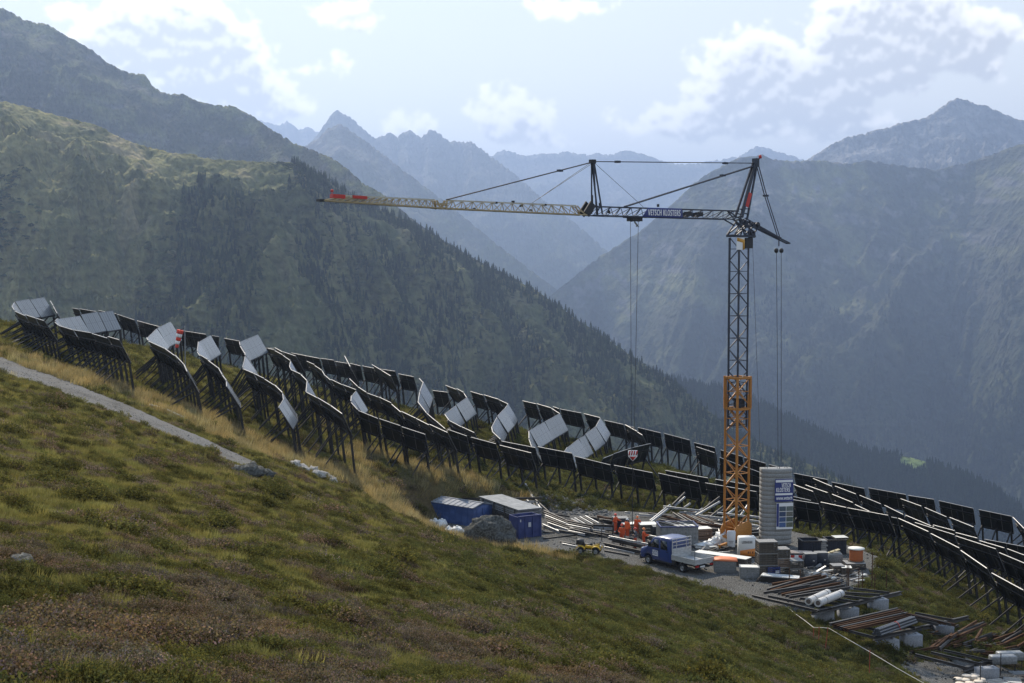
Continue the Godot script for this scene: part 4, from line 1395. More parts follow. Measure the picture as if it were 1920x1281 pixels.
func build_crane() -> void:
	var navy := grain("crane navy", Color(0.010, 0.014, 0.026), Color(0.026, 0.034, 0.055), 0.03, 0.55, 0.0, 0.0, 1.0)
	var orange := grain("crane orange", Color(0.30, 0.115, 0.016), Color(0.47, 0.20, 0.030), 0.03, 0.55, 0.0, 0.0, 1.0)
	var cream := grain("jib cream", Color(0.34, 0.31, 0.24), Color(0.58, 0.56, 0.48), 0.03, 0.6, 0.0, 0.0, 1.0)  # sunlight put into the colour: top chords paler than the tan
	var tan := grain("jib tan", Color(0.26, 0.20, 0.10), Color(0.42, 0.34, 0.20), 0.03, 0.65, 0.0, 0.0, 1.0)
	var black := mat("black steel", Color(0.012, 0.012, 0.014), 0.6)
	var wire := mat("wire rope", Color(0.03, 0.03, 0.035), 0.5, 0.5)
	var red := mat("signal red", Color(0.45, 0.03, 0.02), 0.5)
	var white := mat("sign white", Color(0.72, 0.72, 0.72), 0.6)
	var blue := mat("sign blue", Color(0.022, 0.035, 0.16), 0.5)
	var grey := mat("crane grey", Color(0.30, 0.31, 0.32), 0.6)
	var t := thing("tower_crane", "tall tower crane with orange lower mast, navy upper mast and long jib", "crane", crane_foot)
	# masts
	var base_top := cp(1383, 988).y
	var sleeve_top := cp(1383, 708).y
	var head := cp(1385, 446).y
	var lower := Node3D.new()
	lower.name = "lower_mast"
	t.add_child(lower)
	lattice_mast(lower, base_top, sleeve_top, 0.70, 1.18, 0.15, 0.075, orange)
	lower.set_meta("label", "orange lattice lower mast")
	var upper := Node3D.new()
	upper.name = "upper_mast"
	t.add_child(upper)
	lattice_mast(upper, cp(1383, 800).y, head, 0.54, 0.95, 0.11, 0.06, navy)
	upper.set_meta("label", "navy lattice upper mast")
	# sleeve where the masts telescope
	var sl := Node3D.new()
	sl.name = "mast_sleeve"
	t.add_child(sl)
	for y in [708, 766]:
		var h := cp(1383, y).y
		for f in 4:
			var c := [jib_dir + jib_side, jib_dir - jib_side, -jib_dir - jib_side, -jib_dir + jib_side]
			beam("ring_beam", c[f] * 0.74 + Vector3(0, h, 0), c[(f + 1) % 4] * 0.74 + Vector3(0, h, 0), 0.2, 0.2, orange, sl)
	for k in 4:
		var c: Vector3 = [jib_dir + jib_side, jib_dir - jib_side, -jib_dir - jib_side, -jib_dir + jib_side][k] * 0.76
		beam("post", c + Vector3(0, cp(1383, 766).y, 0), c + Vector3(0, sleeve_top + 0.12, 0), 0.17, 0.17, orange, sl)
		beam("guide", c * 0.8 + Vector3(0, cp(1383, 762).y, 0), c * 0.8 + Vector3(0, cp(1383, 740).y, 0), 0.3, 0.12, orange if k % 2 else black, sl)
	block("hoist_box", Vector3(0, cp(1383, 763).y, 0) + jib_side * 0.2, Vector3(0.7, 0.75, 0.6), black, sl, 0.6)
	beam("lug", Vector3(0, cp(1383, 797).y, 0) - jib_dir * 1.1, Vector3(0, cp(1383, 797).y, 0) + jib_dir * 1.1, 0.09, 0.09, black, sl)
	# base: slewing platform and outriggers
	var base := Node3D.new()
	base.name = "slewing_base"
	t.add_child(base)
	var prof := PackedVector2Array([Vector2(-1.05, 0.75), Vector2(1.0, 0.75), Vector2(1.0, base_top + 0.25), Vector2(0.55, base_top + 0.55), Vector2(-0.75, base_top + 0.25), Vector2(-1.05, base_top - 0.2)])
	for e in [-0.85, 0.72]:
		part("side_plate", prism(prof, 0.0, 0.12, 0.015), orange, base, facing(jib_side, jib_side * e) )
	board("floor_plate", 2.0, 0.2, 1.6, orange, base, facing(jib_side, Vector3(0, 0.85, 0)))
	board("end_plate", 0.1, base_top - 0.6, 1.5, orange, base, facing(jib_side, Vector3(0, 0.5 + base_top * 0.5, 0) - jib_dir * 0.92))
	part("slewing_ring", lathe(PackedVector2Array([Vector2(0, 0.4), Vector2(0.8, 0.4), Vector2(0.8, 0.74), Vector2(0, 0.74)]), 24), black, base)
	for k in 4:
		var a := PI * 0.25 + PI * 0.5 * k
		var d := Vector3(cos(a), 0, sin(a))
		beam("outrigger", d * 0.3 + Vector3(0, 0.42, 0), d * 2.4 + Vector3(0, 0.32, 0), 0.22, 0.26, orange, base)
		rod("jack", d * 2.3 + Vector3(0, 0.06, 0), d * 2.3 + Vector3(0, 0.5, 0), 0.07, grey, base)
		block("foot_pad", d * 2.3, Vector3(0.6, 0.08, 0.6), black, base)
	var rail := -jib_dir
	beam("ballast_arm", Vector3(0, 0.95, 0) + jib_side * 0.5, rail * 5.4 + Vector3(0, 0.75, 0) + jib_side * 0.5, 0.2, 0.3, black, base)
	beam("ballast_arm", Vector3(0, 0.95, 0) - jib_side * 0.5, rail * 5.4 + Vector3(0, 0.75, 0) - jib_side * 0.5, 0.2, 0.3, black, base)
	# head
	var hd := Node3D.new()
	hd.name = "mast_head"
	t.add_child(hd)
	var hy := cp(1385, 443).y
	board("platform", 2.1, 0.14, 1.35, navy, hd, facing(jib_side, Vector3(0.15, hy, 0)))
	var panel := facing(jib_side, cp(1378, 457, 0.66))
	board("sign_panel", 0.86, 1.0, 0.06, white, hd, panel)
	part("sign_stripe", prism(PackedVector2Array([Vector2(-0.43, 0.5), Vector2(0.43, 0.32), Vector2(0.43, -0.5), Vector2(0.22, -0.5), Vector2(0.22, 0.08), Vector2(-0.43, 0.22)]), 0.035, 0.05), mat("sign amber", Color(0.55, 0.28, 0.03), 0.5), hd, panel)
	board("winch_box", 0.8, 0.86, 0.7, black, hd, facing(jib_side, cp(1395, 456, 0.3)))
	for e in [-0.45, 0.45]:
		for q in [[1370, 441, 1388, 412], [1404, 441, 1392, 412], [1370, 441, 1394, 420], [1408, 436, 1386, 418], [1404, 441, 1418, 424], [1396, 441, 1402, 414], [1388, 441, 1412, 420], [1388, 420, 1414, 428]]:
			beam("strut", cp(q[0], q[1], e), cp(q[2], q[3], e * 0.8), 0.1, 0.1, navy, hd)
	for q in [[1388, 412], [1394, 420], [1404, 441], [1370, 441], [1400, 416]]:
		beam("cross_strut", cp(q[0], q[1], -0.45), cp(q[0], q[1], 0.45), 0.1, 0.1, navy, hd)
	for e in [-0.3, 0.0, 0.3]:
		part("sheave", lathe(PackedVector2Array([Vector2(0, -0.05), Vector2(0.24, -0.05), Vector2(0.2, 0), Vector2(0.24, 0.05), Vector2(0, 0.05)]), 16), black, hd, Transform3D(Basis(jib_dir, jib_side, Vector3.UP).orthonormalized(), cp(1416, 422, e)))
	block("drive", cp(1408, 446, 0.1), Vector3(0.35, 0.5, 0.5), black, hd, 0.6)
	# apex frame
	var ap := Node3D.new()
	ap.name = "apex_frame"
	t.add_child(ap)
	for e in [-0.42, 0.42]:
		beam("leg", cp(1385, 408, e), cp(1415, 304, e * 0.35), 0.13, 0.16, navy, ap)
		beam("leg", cp(1394, 412, e), cp(1418, 304, e * 0.35), 0.12, 0.15, navy, ap)
		for q in [[1387.5, 400, 1396.5, 402], [1391, 392, 1399.5, 392]]:
			beam("rung", cp(q[0], q[1], e), cp(q[2], q[3], e), 0.08, 0.08, navy, ap)
	var rp := cp(1398.5, 376, 0.34)
	beam("red_plate", cp(1393.5, 388, 0.42), cp(1401.5, 362, 0.36), 0.36, 0.05, red, ap, jib_side)
	board("apex_block", 0.36, 0.7, 0.5, navy, ap, facing(jib_side, cp(1417, 305)))
	rod("lamp_stem", cp(1420, 303), cp(1425, 297), 0.025, black, ap)
	part("warning_lamp", lathe(PackedVector2Array([Vector2(0, 0), Vector2(0.13, 0), Vector2(0.13, 0.2), Vector2(0.08, 0.28), Vector2(0, 0.3)]), 12), red, ap, Transform3D(Basis.IDENTITY, cp(1425.5, 297)))
	# jib
	var jb := Node3D.new()
	jb.name = "inner_jib"
	t.add_child(jb)
	lattice_jib(jb, [1116, 387.5, 1385, 396], [1105, 404, 1366, 411.5], 14, 0.5, navy, navy)
	for e in [-0.5, 0.5]:
		beam("root_strut", cp(1366, 411.5, e), cp(1384, 423, e * 0.8), 0.09, 0.09, navy, jb)
		beam("root_strut", cp(1366, 411.5, e), cp(1386, 404, e * 0.8), 0.08, 0.08, navy, jb)
		beam("root_strut", cp(1365, 396, e * 0.1), cp(1386, 414, e * 0.8), 0.08, 0.08, navy, jb)
	for q in [[1284, 404], [1290, 402], [1304, 404], [1311, 403]]:
		block("winch", cp(q[0], q[1] + 3), Vector3(0.34, 0.34, 0.6), black, jb, 0.6)
	for q in [[1234, 388], [1142, 400], [1125, 386]]:
		block("fitting", cp(q[0], q[1]), Vector3(0.14, 0.22, 0.14), black, jb, 0.6)
	var oj := Node3D.new()
	oj.name = "outer_jib"
	t.add_child(oj)
	lattice_jib(oj, [840, 376, 1080, 386], [829, 391, 1094, 403.5], 13, 0.45, cream, tan)
	var tj := Node3D.new()
	tj.name = "jib_tip"
	t.add_child(tj)
	lattice_jib(tj, [640, 366.8, 815, 375.2], [604, 376, 822, 390.5], 15, 0.34, cream, tan)
	beam("nose", cp(596, 375.6), cp(606, 376.2), 0.5, 0.16, black, tj)
	beam("red_fairing", cp(621, 367.5), cp(645, 369.2), 0.4, 0.26, red, tj)
	beam("red_fairing", cp(660, 369), cp(686, 371), 0.4, 0.2, red, tj)
	beam("top_link", cp(645, 368.2), cp(662, 369), 0.1, 0.1, cream, tj)
	rod("lamp_stem", cp(622.5, 366), cp(622.5, 360), 0.03, red, tj)
	part("warning_lamp", lathe(PackedVector2Array([Vector2(0, 0), Vector2(0.1, 0), Vector2(0.1, 0.13), Vector2(0.06, 0.18), Vector2(0, 0.19)]), 12), red, tj, Transform3D(Basis.IDENTITY, cp(622.5, 360)))
	for q in [[817, 376, 822, 392], [836, 376, 831, 392], [822, 383, 834, 383], [820, 390, 834, 391]]:
		for e in [-0.35, 0.35]:
			beam("hinge_link", cp(q[0], q[1], e * 0.4), cp(q[2], q[3], e), 0.13, 0.13, tan, tj)
	for q in [[962, 378], [977, 386], [995, 394], [1022, 384], [875, 391], [889, 392], [930, 380]]:
		block("fitting", cp(q[0], q[1] + 2), Vector3(0.12, 0.14, 0.25), black, oj, 0.6)
	# folding joint and king post
	var kp := Node3D.new()
	kp.name = "king_post"
	t.add_child(kp)
	for e in [-0.3, 0.3]:
		beam("leg", cp(1111, 304, e * 0.4), cp(1114, 401, e), 0.11, 0.11, navy, kp)
		beam("leg", cp(1112, 304, e * 0.4), cp(1125, 402, e), 0.10, 0.10, navy, kp)
		beam("fold_plate", cp(1095, 402, e), cp(1107.5, 382, e), 0.12, 0.62, black, kp, jib_dir)
		beam("fold_link", cp(1080, 386, e * 0.4), cp(1092, 402, e), 0.08, 0.08, tan, kp)
	rod("ram", cp(1111, 398), cp(1110.5, 366), 0.07, black, kp)
	board("post_cap", 0.4, 0.3, 0.4, black, kp, facing(jib_side, cp(1111, 303)))
	# guys
	var gy := Node3D.new()
	gy.name = "guy_lines"
	t.add_child(gy)
	for e in [-0.12, 0.12]:
		rod("tie_bar", cp(1111, 304, e), cp(838, 374.5, e), 0.035, wire, gy)
		rod("tie_bar", cp(1112, 303, e), cp(1416, 306, e), 0.028, wire, gy)
		rod("tie_bar", cp(1172, 387.5, e), cp(1414, 311, e), 0.055, navy, gy)
		rod("tie_bar", cp(1420, 308, e), cp(1436, 368, e), 0.045, navy, gy)
		rod("tie_bar", cp(1436, 368, e), cp(1461, 447, e), 0.04, navy, gy)
	for q in [[1110, 305, 996, 380, 0.2], [1109, 306, 1000, 381, -0.2], [1114, 305, 1206, 388, 0.0]]:
		rope("fold_rope", cp(q[0], q[1], q[4]), cp(q[2], q[3], q[4]), 0.016, wire, gy)
	for q in [[1050, 320], [1158, 303.5], [1360, 306], [1355, 329], [1436, 367]]:
		board("shackle", 0.36, 0.16, 0.34, navy, gy, facing(jib_side, cp(q[0], q[1])))
	# counter boom
	var cb := Node3D.new()
	cb.name = "counter_boom"
	t.add_child(cb)
	for e in [-0.3, 0.3]:
		beam("boom_beam", cp(1393, 414, e), cp(1478, 456.5, e * 0.7), 0.09, 0.11, navy, cb)
		beam("boom_beam", cp(1392, 409, e), cp(1460, 446, e * 0.7), 0.07, 0.08, navy, cb)
	beam("end_tie", cp(1478, 456.5, -0.22), cp(1478, 456.5, 0.22), 0.1, 0.1, navy, cb)
	for q in [1415, 1440, 1460]:
		beam("cross_tie", cp(q, 412 + (q - 1393) * 0.5, -0.3), cp(q, 412 + (q - 1393) * 0.5, 0.3), 0.08, 0.08, navy, cb)
	beam("hanger", cp(1460.5, 446), cp(1460.5, 462), 0.08, 0.08, navy, cb)
	for e in [-0.14, 0.14]:
		part("pulley", lathe(PackedVector2Array([Vector2(0, -0.06), Vector2(0.2, -0.06), Vector2(0.2, 0.06), Vector2(0, 0.06)]), 14), black, cb, Transform3D(Basis(jib_dir, jib_side, Vector3.UP).orthonormalized(), cp(1460.5 + e * 18.0, 470, e)))
	# trolley, hook
	var tr := Node3D.new()
	tr.name = "trolley"
	t.add_child(tr)
	for e in [-0.5, 0.5]:
		beam("frame", cp(1176, 406.5, e), cp(1204, 407.5, e), 0.07, 0.14, black, tr)
	block("carriage", cp(1190, 415), Vector3(0.95, 0.3, 0.8), black, tr, 0.6)
	for q in [1184, 1197]:
		part("pulley", lathe(PackedVector2Array([Vector2(0, -0.06), Vector2(0.17, -0.06), Vector2(0.17, 0.06), Vector2(0, 0.06)]), 14), black, tr, Transform3D(Basis(jib_dir, jib_side, Vector3.UP).orthonormalized(), cp(q, 412)))
	part("parking_hook", tube(PackedVector3Array([cp(1190, 414), cp(1191, 418), cp(1194, 421), cp(1197, 425), cp(1193, 424)]), 0.07, 8), grey, tr)
	var hook_at := cp(1186.5, 846)
	rope("hoist_rope", cp(1182, 414), hook_at + jib_dir * 0.12, 0.018, wire, tr)
	rope("hoist_rope", cp(1197, 414), hook_at - jib_dir * 0.12, 0.018, wire, tr)
	rope("trolley_rope", cp(1176, 409), cp(606, 377.5) + Vector3(0, -0.1, 0), 0.008, wire, tr)
	var hb := Node3D.new()
	hb.name = "hook_block"
	t.add_child(hb)
	var sgn := facing(Vector3(0.1, 0, 1), hook_at + Vector3(0, -0.35, 0))
	part("striped_plate", prism(PackedVector2Array([Vector2(-0.36, 0.4), Vector2(0.36, 0.4), Vector2(0.36, -0.08), Vector2(0.0, -0.46), Vector2(-0.36, -0.08)]), -0.05, 0.05, 0.01), white, hb, sgn)
	for k in 4:
		var x := -0.36 + k * 0.19
		part("stripe", prism(PackedVector2Array([Vector2(x, 0.02), Vector2(x + 0.11, 0.02), Vector2(x + 0.19, 0.38), Vector2(x + 0.08, 0.38)]), 0.052, 0.06), red, hb, sgn)
	part("stripe", prism(PackedVector2Array([Vector2(-0.28, -0.08), Vector2(0.28, -0.08), Vector2(0.0, -0.4)]), 0.052, 0.06), red, hb, sgn)
	rope("sling", hook_at + Vector3(0, -0.8, 0), hook_at + Vector3(0, -6.2, 0), 0.03, black, hb)
	part("hook", tube(PackedVector3Array([hook_at + Vector3(0, -6.1, 0), hook_at + Vector3(0.05, -6.4, 0), hook_at + Vector3(0.2, -6.6, 0), hook_at + Vector3(0.05, -6.78, 0), hook_at + Vector3(-0.12, -6.65, 0)]), 0.06, 8), black, hb)
	# lettered board on the jib
	var bx := facing(jib_side, cp(1234, 399.5, 0.56))
	var half := (cp(1195, 400) - cp(1270, 400)).length() * 0.5
	part("name_board", prism(PackedVector2Array([Vector2(-half, -0.36), Vector2(-half + 0.55, 0.38), Vector2(half - 0.1, 0.38), Vector2(half, -0.36)]), -0.03, 0.03, 0.01), blue, t, bx)
	lettering("name_lettering", "VETSCH KLOSTERS", 0.46, white, t, bx * Transform3D(Basis.IDENTITY, Vector3(0.15, 0.0, 0.035)), half * 1.62)
	# ropes at the mast and to the ballast
	rope("mast_rope", cp(1366, 446), cp(1362.5, 985), 0.016, wire, t)
	rope("mast_rope", cp(1411, 450), cp(1431, 1000), 0.014, wire, t)
	var bal := px(1454.5, 1024, 113.6) - crane_foot
	bal.y = 0.22
	for e in [-0.13, 0.13]:
		rope("ballast_rope", cp(1460.5 + e * 18.0, 473, e), bal + Vector3(0.25 + e, 6.9, 0.0), 0.022, wire, t)
	# ballast: stacked concrete slabs with a bowed front
	var bs := Node3D.new()
	bs.name = "counterweight"
	t.add_child(bs)
	var outline := PackedVector2Array()
	for q in [[-1.28, -0.62], [-1.34, 0.18], [-1.22, 0.40], [-0.7, 0.60], [-0.1, 0.70], [0.5, 0.68], [0.95, 0.55], [1.22, 0.34], [1.34, 0.05], [1.32, -0.35], [1.15, -0.62]]:
		outline.append(Vector2(q[0], q[1]))
	var slab := prism(outline, 0.0, 0.37, 0.010)
	var conc := [grain("ballast concrete", Color(0.22, 0.225, 0.22), Color(0.32, 0.32, 0.31), 0.03, 0.9, 0.0, 0.3, 0.9), grain("ballast concrete worn", Color(0.20, 0.205, 0.20), Color(0.30, 0.30, 0.29), 0.04, 0.9, 0.0, 0.3, 0.8)]
	var turn := Basis(Vector3.UP, 0.12) * Basis(Vector3.RIGHT, PI * 0.5)
	for k in 17:
		# prism axis (z) set upright
		var b := Basis(Vector3.UP, 0.10 + rng.randf_range(-0.006, 0.006)) * Basis(Vector3(1, 0, 0), Vector3(0, 0, 1), Vector3(0, 1, 0))
		part("ballast_slab", slab, conc[k % 2], bs, Transform3D(b, bal + Vector3(rng.randf_range(-0.01, 0.01), k * 0.375, 0)))
	for q in [[-0.9, 0.1], [0.1, 0.25], [0.8, -0.1]]:
		part("lifting_eye", tube(PackedVector3Array([Vector3(-0.1, 0, 0), Vector3(-0.09, 0.14, 0), Vector3(0, 0.2, 0), Vector3(0.09, 0.14, 0), Vector3(0.1, 0, 0)]), 0.025, 6), black, bs, Transform3D(Basis.IDENTITY, bal + Vector3(q[0], 17 * 0.375 - 0.01, q[1])))
	var nf := Vector3(0.18, 0, 1).normalized()
	var s1 := facing(nf, bal + Vector3(0.50, 4.62, 0.76))
	board("name_sign", 1.62, 1.9, 0.03, blue, bs, s1)
	board("sign_strip", 1.5, 0.2, 0.01, white, bs, s1 * Transform3D(Basis.IDENTITY, Vector3(0, 0.78, 0.022)))
	board("sign_strip", 1.5, 0.16, 0.01, white, bs, s1 * Transform3D(Basis.IDENTITY, Vector3(-0.02, -0.32, 0.022)))
	lettering("sign_lettering", "VETSCH", 0.34, white, bs, s1 * Transform3D(Basis.IDENTITY, Vector3(0.18, 0.42, 0.022)), 0.8)
	lettering("sign_lettering", "KLOSTERS", 0.34, white, bs, s1 * Transform3D(Basis.IDENTITY, Vector3(-0.1, 0.04, 0.022)), 1.2)
	lettering("sign_lettering", "www.vetsch", 0.26, white, bs, s1 * Transform3D(Basis.IDENTITY, Vector3(0.02, -0.66, 0.022)), 1.4)
	var s2 := facing(nf, bal + Vector3(0.58, 2.45, 0.74))
	board("photo_sign", 1.46, 2.2, 0.03, white, bs, s2)
	board("sign_margin", 0.2, 1.95, 0.01, blue, bs, s2 * Transform3D(Basis.IDENTITY, Vector3(-0.62, 0.1, 0.022)))
	var tones := [Color(0.05, 0.07, 0.09), Color(0.09, 0.11, 0.10), Color(0.03, 0.05, 0.10), Color(0.12, 0.12, 0.10), Color(0.04, 0.07, 0.15), Color(0.06, 0.08, 0.07), Color(0.05, 0.09, 0.20), Color(0.10, 0.11, 0.08)]
	for k in 8:
		var g := grain("site photograph %d" % k, tones[k] * 0.5, tones[k] * 2.2, 0.04, 0.5, 0.0, 0.0, 2.2)
		board("picture", 0.58, 0.40, 0.01, g, bs, s2 * Transform3D(Basis.IDENTITY, Vector3(-0.2 + 0.62 * (k % 2), 0.62 - 0.45 * (k / 2), 0.022)))

# ---------------------------------------------------------------- placing things in the yard
var ibeam_mesh: ArrayMesh

func yd(x: float, y: float, h := 0.05) -> Vector3:
	# where the sight line through that photo position meets the level h over the yard
	var p := px(x, y, 100.0)
	var k := (h - CAM_Y) / (p.y - CAM_Y)
	return Vector3(p.x * k, h, p.z * k)

func gd(x: float, y: float, lift := 0.0) -> Vector3:
	# the same over open ground: lift metres above the hillside
	var a := 20.0
	var d := 20.0
	while d < 220.0:
		var p := px(x, y, d)
		if p.y < ground(p.x, p.z) + lift:
			for k in 12:
				var mid := (a + d) * 0.5
				var q := px(x, y, mid)
				if q.y < ground(q.x, q.z) + lift:
					d = mid
				else:
					a = mid
			return px(x, y, d)
		a = d
		d += 0.5
	return px(x, y, 220.0)

func make_ibeam() -> void:
	# a one-metre H-section along z, 1 x 1 across
	var p := PackedVector2Array([Vector2(-0.5, -0.5), Vector2(0.5, -0.5), Vector2(0.5, -0.38), Vector2(0.06, -0.38), Vector2(0.06, 0.38), Vector2(0.5, 0.38), Vector2(0.5, 0.5), Vector2(-0.5, 0.5), Vector2(-0.5, 0.38), Vector2(-0.06, 0.38), Vector2(-0.06, -0.38), Vector2(-0.5, -0.38)])
	ibeam_mesh = prism(p, -0.5, 0.5)

func girder(a: Vector3, b: Vector3, size: float, m: Material, label: String, group: String, called := "steel_girder") -> MeshInstance3D:
	var o := part(called, ibeam_mesh, m, self, beam_xf(a, b, size, size))
	tag(o, label, "beam", group)
	return o

func girder_part(called: String, a: Vector3, b: Vector3, size: float, m: Material, parent: Node) -> MeshInstance3D:
	return part(called, ibeam_mesh, m, parent, beam_xf(a, b, size, size))

func crate(at: Vector3, size: Vector3, turn: float, m: Material, lid: Material, label: String, group := "", boards := 4) -> Node3D:
	# a plank box with corner posts, skids and a lid
	var t := thing("crate", label, "crate", at, turn, group)
	var bh := (size.y - 0.12) / boards
	for k in boards:
		var y := 0.1 + bh * (k + 0.5)
		for e in [-1.0, 1.0]:
			part("board", box_mesh, m, t, Transform3D(Basis.from_scale(Vector3(size.x - 0.02, bh - 0.07, 0.03)), Vector3(0, y, e * (size.z * 0.5 - 0.02))))
			part("board", box_mesh, m, t, Transform3D(Basis.from_scale(Vector3(0.03, bh - 0.07, size.z - 0.08)), Vector3(e * (size.x * 0.5 - 0.025), y, 0)))
	for ex in [-1.0, 1.0]:
		for ez in [-1.0, 1.0]:
			block("corner_post", Vector3(ex * (size.x * 0.5 - 0.04), 0.02, ez * (size.z * 0.5)), Vector3(0.09, size.y - 0.05, 0.035), m, t)
	for ez in [-0.8, 0.0, 0.8]:
		block("skid", Vector3(0, 0, ez * size.z * 0.5), Vector3(size.x, 0.1, 0.1), m, t)
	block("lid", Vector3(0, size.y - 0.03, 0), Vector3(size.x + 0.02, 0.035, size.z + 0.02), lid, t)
	return t

func steel_box(at: Vector3, size: Vector3, turn: float, m: Material, rim: Material, label: String, called := "steel_container", category := "container", ribs := 8) -> Node3D:
	# an open or lidded corrugated steel box
	var t := thing(called, label, category, at, turn)
	for e in [-1.0, 1.0]:
		block("wall", Vector3(0, 0.08, e * (size.z * 0.5 - 0.05)), Vector3(size.x - 0.08, size.y - 0.08, 0.04), m, t)
		block("wall", Vector3(e * (size.x * 0.5 - 0.05), 0.08, 0), Vector3(0.04, size.y - 0.08, size.z - 0.16), m, t)
		for k in ribs:
			var f := (k + 0.5) / ribs - 0.5
			block("rib", Vector3(f * (size.x - 0.1), 0.1, e * (size.z * 0.5 - 0.012)), Vector3((size.x / ribs) * 0.42, size.y - 0.16, 0.045), m, t)
		var n := maxi(3, int(round(ribs * size.z / size.x)))
		for k in n:
			var f := (k + 0.5) / n - 0.5
			block("rib", Vector3(e * (size.x * 0.5 - 0.012), 0.1, f * (size.z - 0.1)), Vector3(0.045, size.y - 0.16, (size.z / n) * 0.42), m, t)
		block("rim", Vector3(0, size.y - 0.06, e * (size.z * 0.5 - 0.02)), Vector3(size.x + 0.04, 0.1, 0.09), rim, t)
		block("rim", Vector3(e * (size.x * 0.5 - 0.02), size.y - 0.061, 0), Vector3(0.09, 0.1, size.z - 0.13), rim, t)
		block("skid", Vector3(0, 0, e * (size.z * 0.5 - 0.1)), Vector3(size.x, 0.08, 0.1), rim, t)
	block("bottom", Vector3(0, 0.08, 0), Vector3(size.x - 0.2, 0.04, size.z - 0.2), m, t)
	return t

# ---------------------------------------------------------------- people
func cap_distance(p: Vector3, a: Vector3, b: Vector3, ra: float, rb: float) -> float:
	var ab := b - a
	var t := clampf((p - a).dot(ab) / maxf(ab.length_squared(), 1e-9), 0.0, 1.0)
	return p.distance_to(a + ab * t) - lerpf(ra, rb, t)

func flesh(st: SurfaceTool, bones: Array, cell: float, soft: float) -> void:
	# bones: [a, b, radius a, radius b, colour]; a smooth union meshed as surface nets
	var lo := Vector3.INF
	var hi := -Vector3.INF
	for b in bones:
		var r: float = maxf(b[2], b[3]) + cell * 3.0
		for q in [b[0], b[1]]:
			lo = lo.min(q - Vector3.ONE * r)
			hi = hi.max(q + Vector3.ONE * r)
	var n := Vector3i(((hi - lo) / cell).ceil()) + Vector3i.ONE
	var f := PackedFloat32Array()
	f.resize(n.x * n.y * n.z)
	f.fill(1.0)
	var near := PackedFloat32Array()
	near.resize(f.size())
	near.fill(1.0)
	var who := PackedInt32Array()
	who.resize(f.size())
	for k in bones.size():
		var b: Array = bones[k]
		var r: float = maxf(b[2], b[3]) + maxf(cell * 2.0, soft * 1.2)
		var l: Vector3 = (Vector3(b[0]).min(b[1]) - Vector3.ONE * r - lo) / cell
		var h: Vector3 = (Vector3(b[0]).max(b[1]) + Vector3.ONE * r - lo) / cell
		for z in range(maxi(0, int(l.z)), mini(n.z, int(h.z) + 2)):
			for y in range(maxi(0, int(l.y)), mini(n.y, int(h.y) + 2)):
				for x in range(maxi(0, int(l.x)), mini(n.x, int(h.x) + 2)):
					var d := cap_distance(lo + Vector3(x, y, z) * cell, b[0], b[1], b[2], b[3])
					var o := (z * n.y + y) * n.x + x
					if d < near[o]:
						near[o] = d
						who[o] = k
					var e := f[o]
					var m := clampf(0.5 + 0.5 * (e - d) / soft, 0.0, 1.0)
					f[o] = lerpf(e, d, m) - soft * m * (1.0 - m)
	var id := {}
	var verts := []
	var cols := []
	var step := [1, n.x, n.x * n.y]
	for z in n.z - 1:
		for y in n.y - 1:
			for x in n.x - 1:
				var o := (z * n.y + y) * n.x + x
				var inside := 0
				for c in 8:
					if f[o + (c & 1) * step[0] + ((c >> 1) & 1) * step[1] + ((c >> 2) & 1) * step[2]] < 0.0:
						inside += 1
				if inside == 0 or inside == 8:
					continue
				var sum := Vector3.ZERO
				var cnt := 0
				for c in 8:
					var oc: int = o + (c & 1) * step[0] + ((c >> 1) & 1) * step[1] + ((c >> 2) & 1) * step[2]
					for ax in 3:
						if (c >> ax) & 1:
							continue
						var od: int = oc + step[ax]
						if (f[oc] < 0.0) != (f[od] < 0.0):
							var t := f[oc] / (f[oc] - f[od])
							var q := Vector3(c & 1, (c >> 1) & 1, (c >> 2) & 1)
							q[ax] += t
							sum += q
							cnt += 1
				id[o] = verts.size()
				verts.append(lo + (Vector3(x, y, z) + sum / cnt) * cell)
				cols.append(bones[who[o]][4])
	for o in id:
		for ax in 3:
			var a: int = step[(ax + 1) % 3]
			var b: int = step[(ax + 2) % 3]
			var od: int = o + step[ax]
			if od >= f.size():
				continue
			var s0 := f[o] < 0.0
			if s0 == (f[od] < 0.0):
				continue
			if not (id.has(o - a) and id.has(o - b) and id.has(o - a - b)):
				continue
			var q := [id[o], id[o - a], id[o - a - b], id[o - b]]
			if s0:
				q.reverse()
			for k in [0, 1, 2, 0, 2, 3]:
				st.set_color(cols[q[k]])
				st.set_smooth_group(0)
				st.add_vertex(verts[q[k]])

func hand_at(wrist: Vector3, dir: Vector3, palm: Vector3, curl: float, side: float, skin: Color) -> Array:
	# palm, four fingers bent at the knuckles and a thumb off the side
	var x := dir.cross(palm).normalized() * side
	var out := []
	var k := wrist + dir * 0.09
	out.append([wrist + x * 0.022, k + x * 0.026, 0.018, 0.016, skin])
	out.append([wrist - x * 0.022, k - x * 0.026, 0.018, 0.016, skin])
	for i in 4:
		var root := k + x * (0.030 - 0.020 * i)
		var len_: float = [0.072, 0.082, 0.076, 0.058][i]
		var d1 := (dir * cos(curl * 0.6) + palm * sin(curl * 0.6)).normalized()
		var d2 := (dir * cos(curl * 1.5) + palm * sin(curl * 1.5)).normalized()
		var mid := root + d1 * len_ * 0.5
		out.append([root, mid, 0.0095, 0.009, skin])
		out.append([mid, mid + d2 * len_ * 0.5, 0.009, 0.0075, skin])
	var tr := wrist + dir * 0.03 + x * 0.03
	var tm := tr + (dir * 0.6 + x * 0.7 + palm * 0.3).normalized() * 0.042
	out.append([tr, tm, 0.012, 0.0105, skin])
	out.append([tm, tm + (dir * 0.9 + x * 0.2 + palm * 0.3).normalized() * 0.03, 0.0105, 0.0085, skin])
	return out

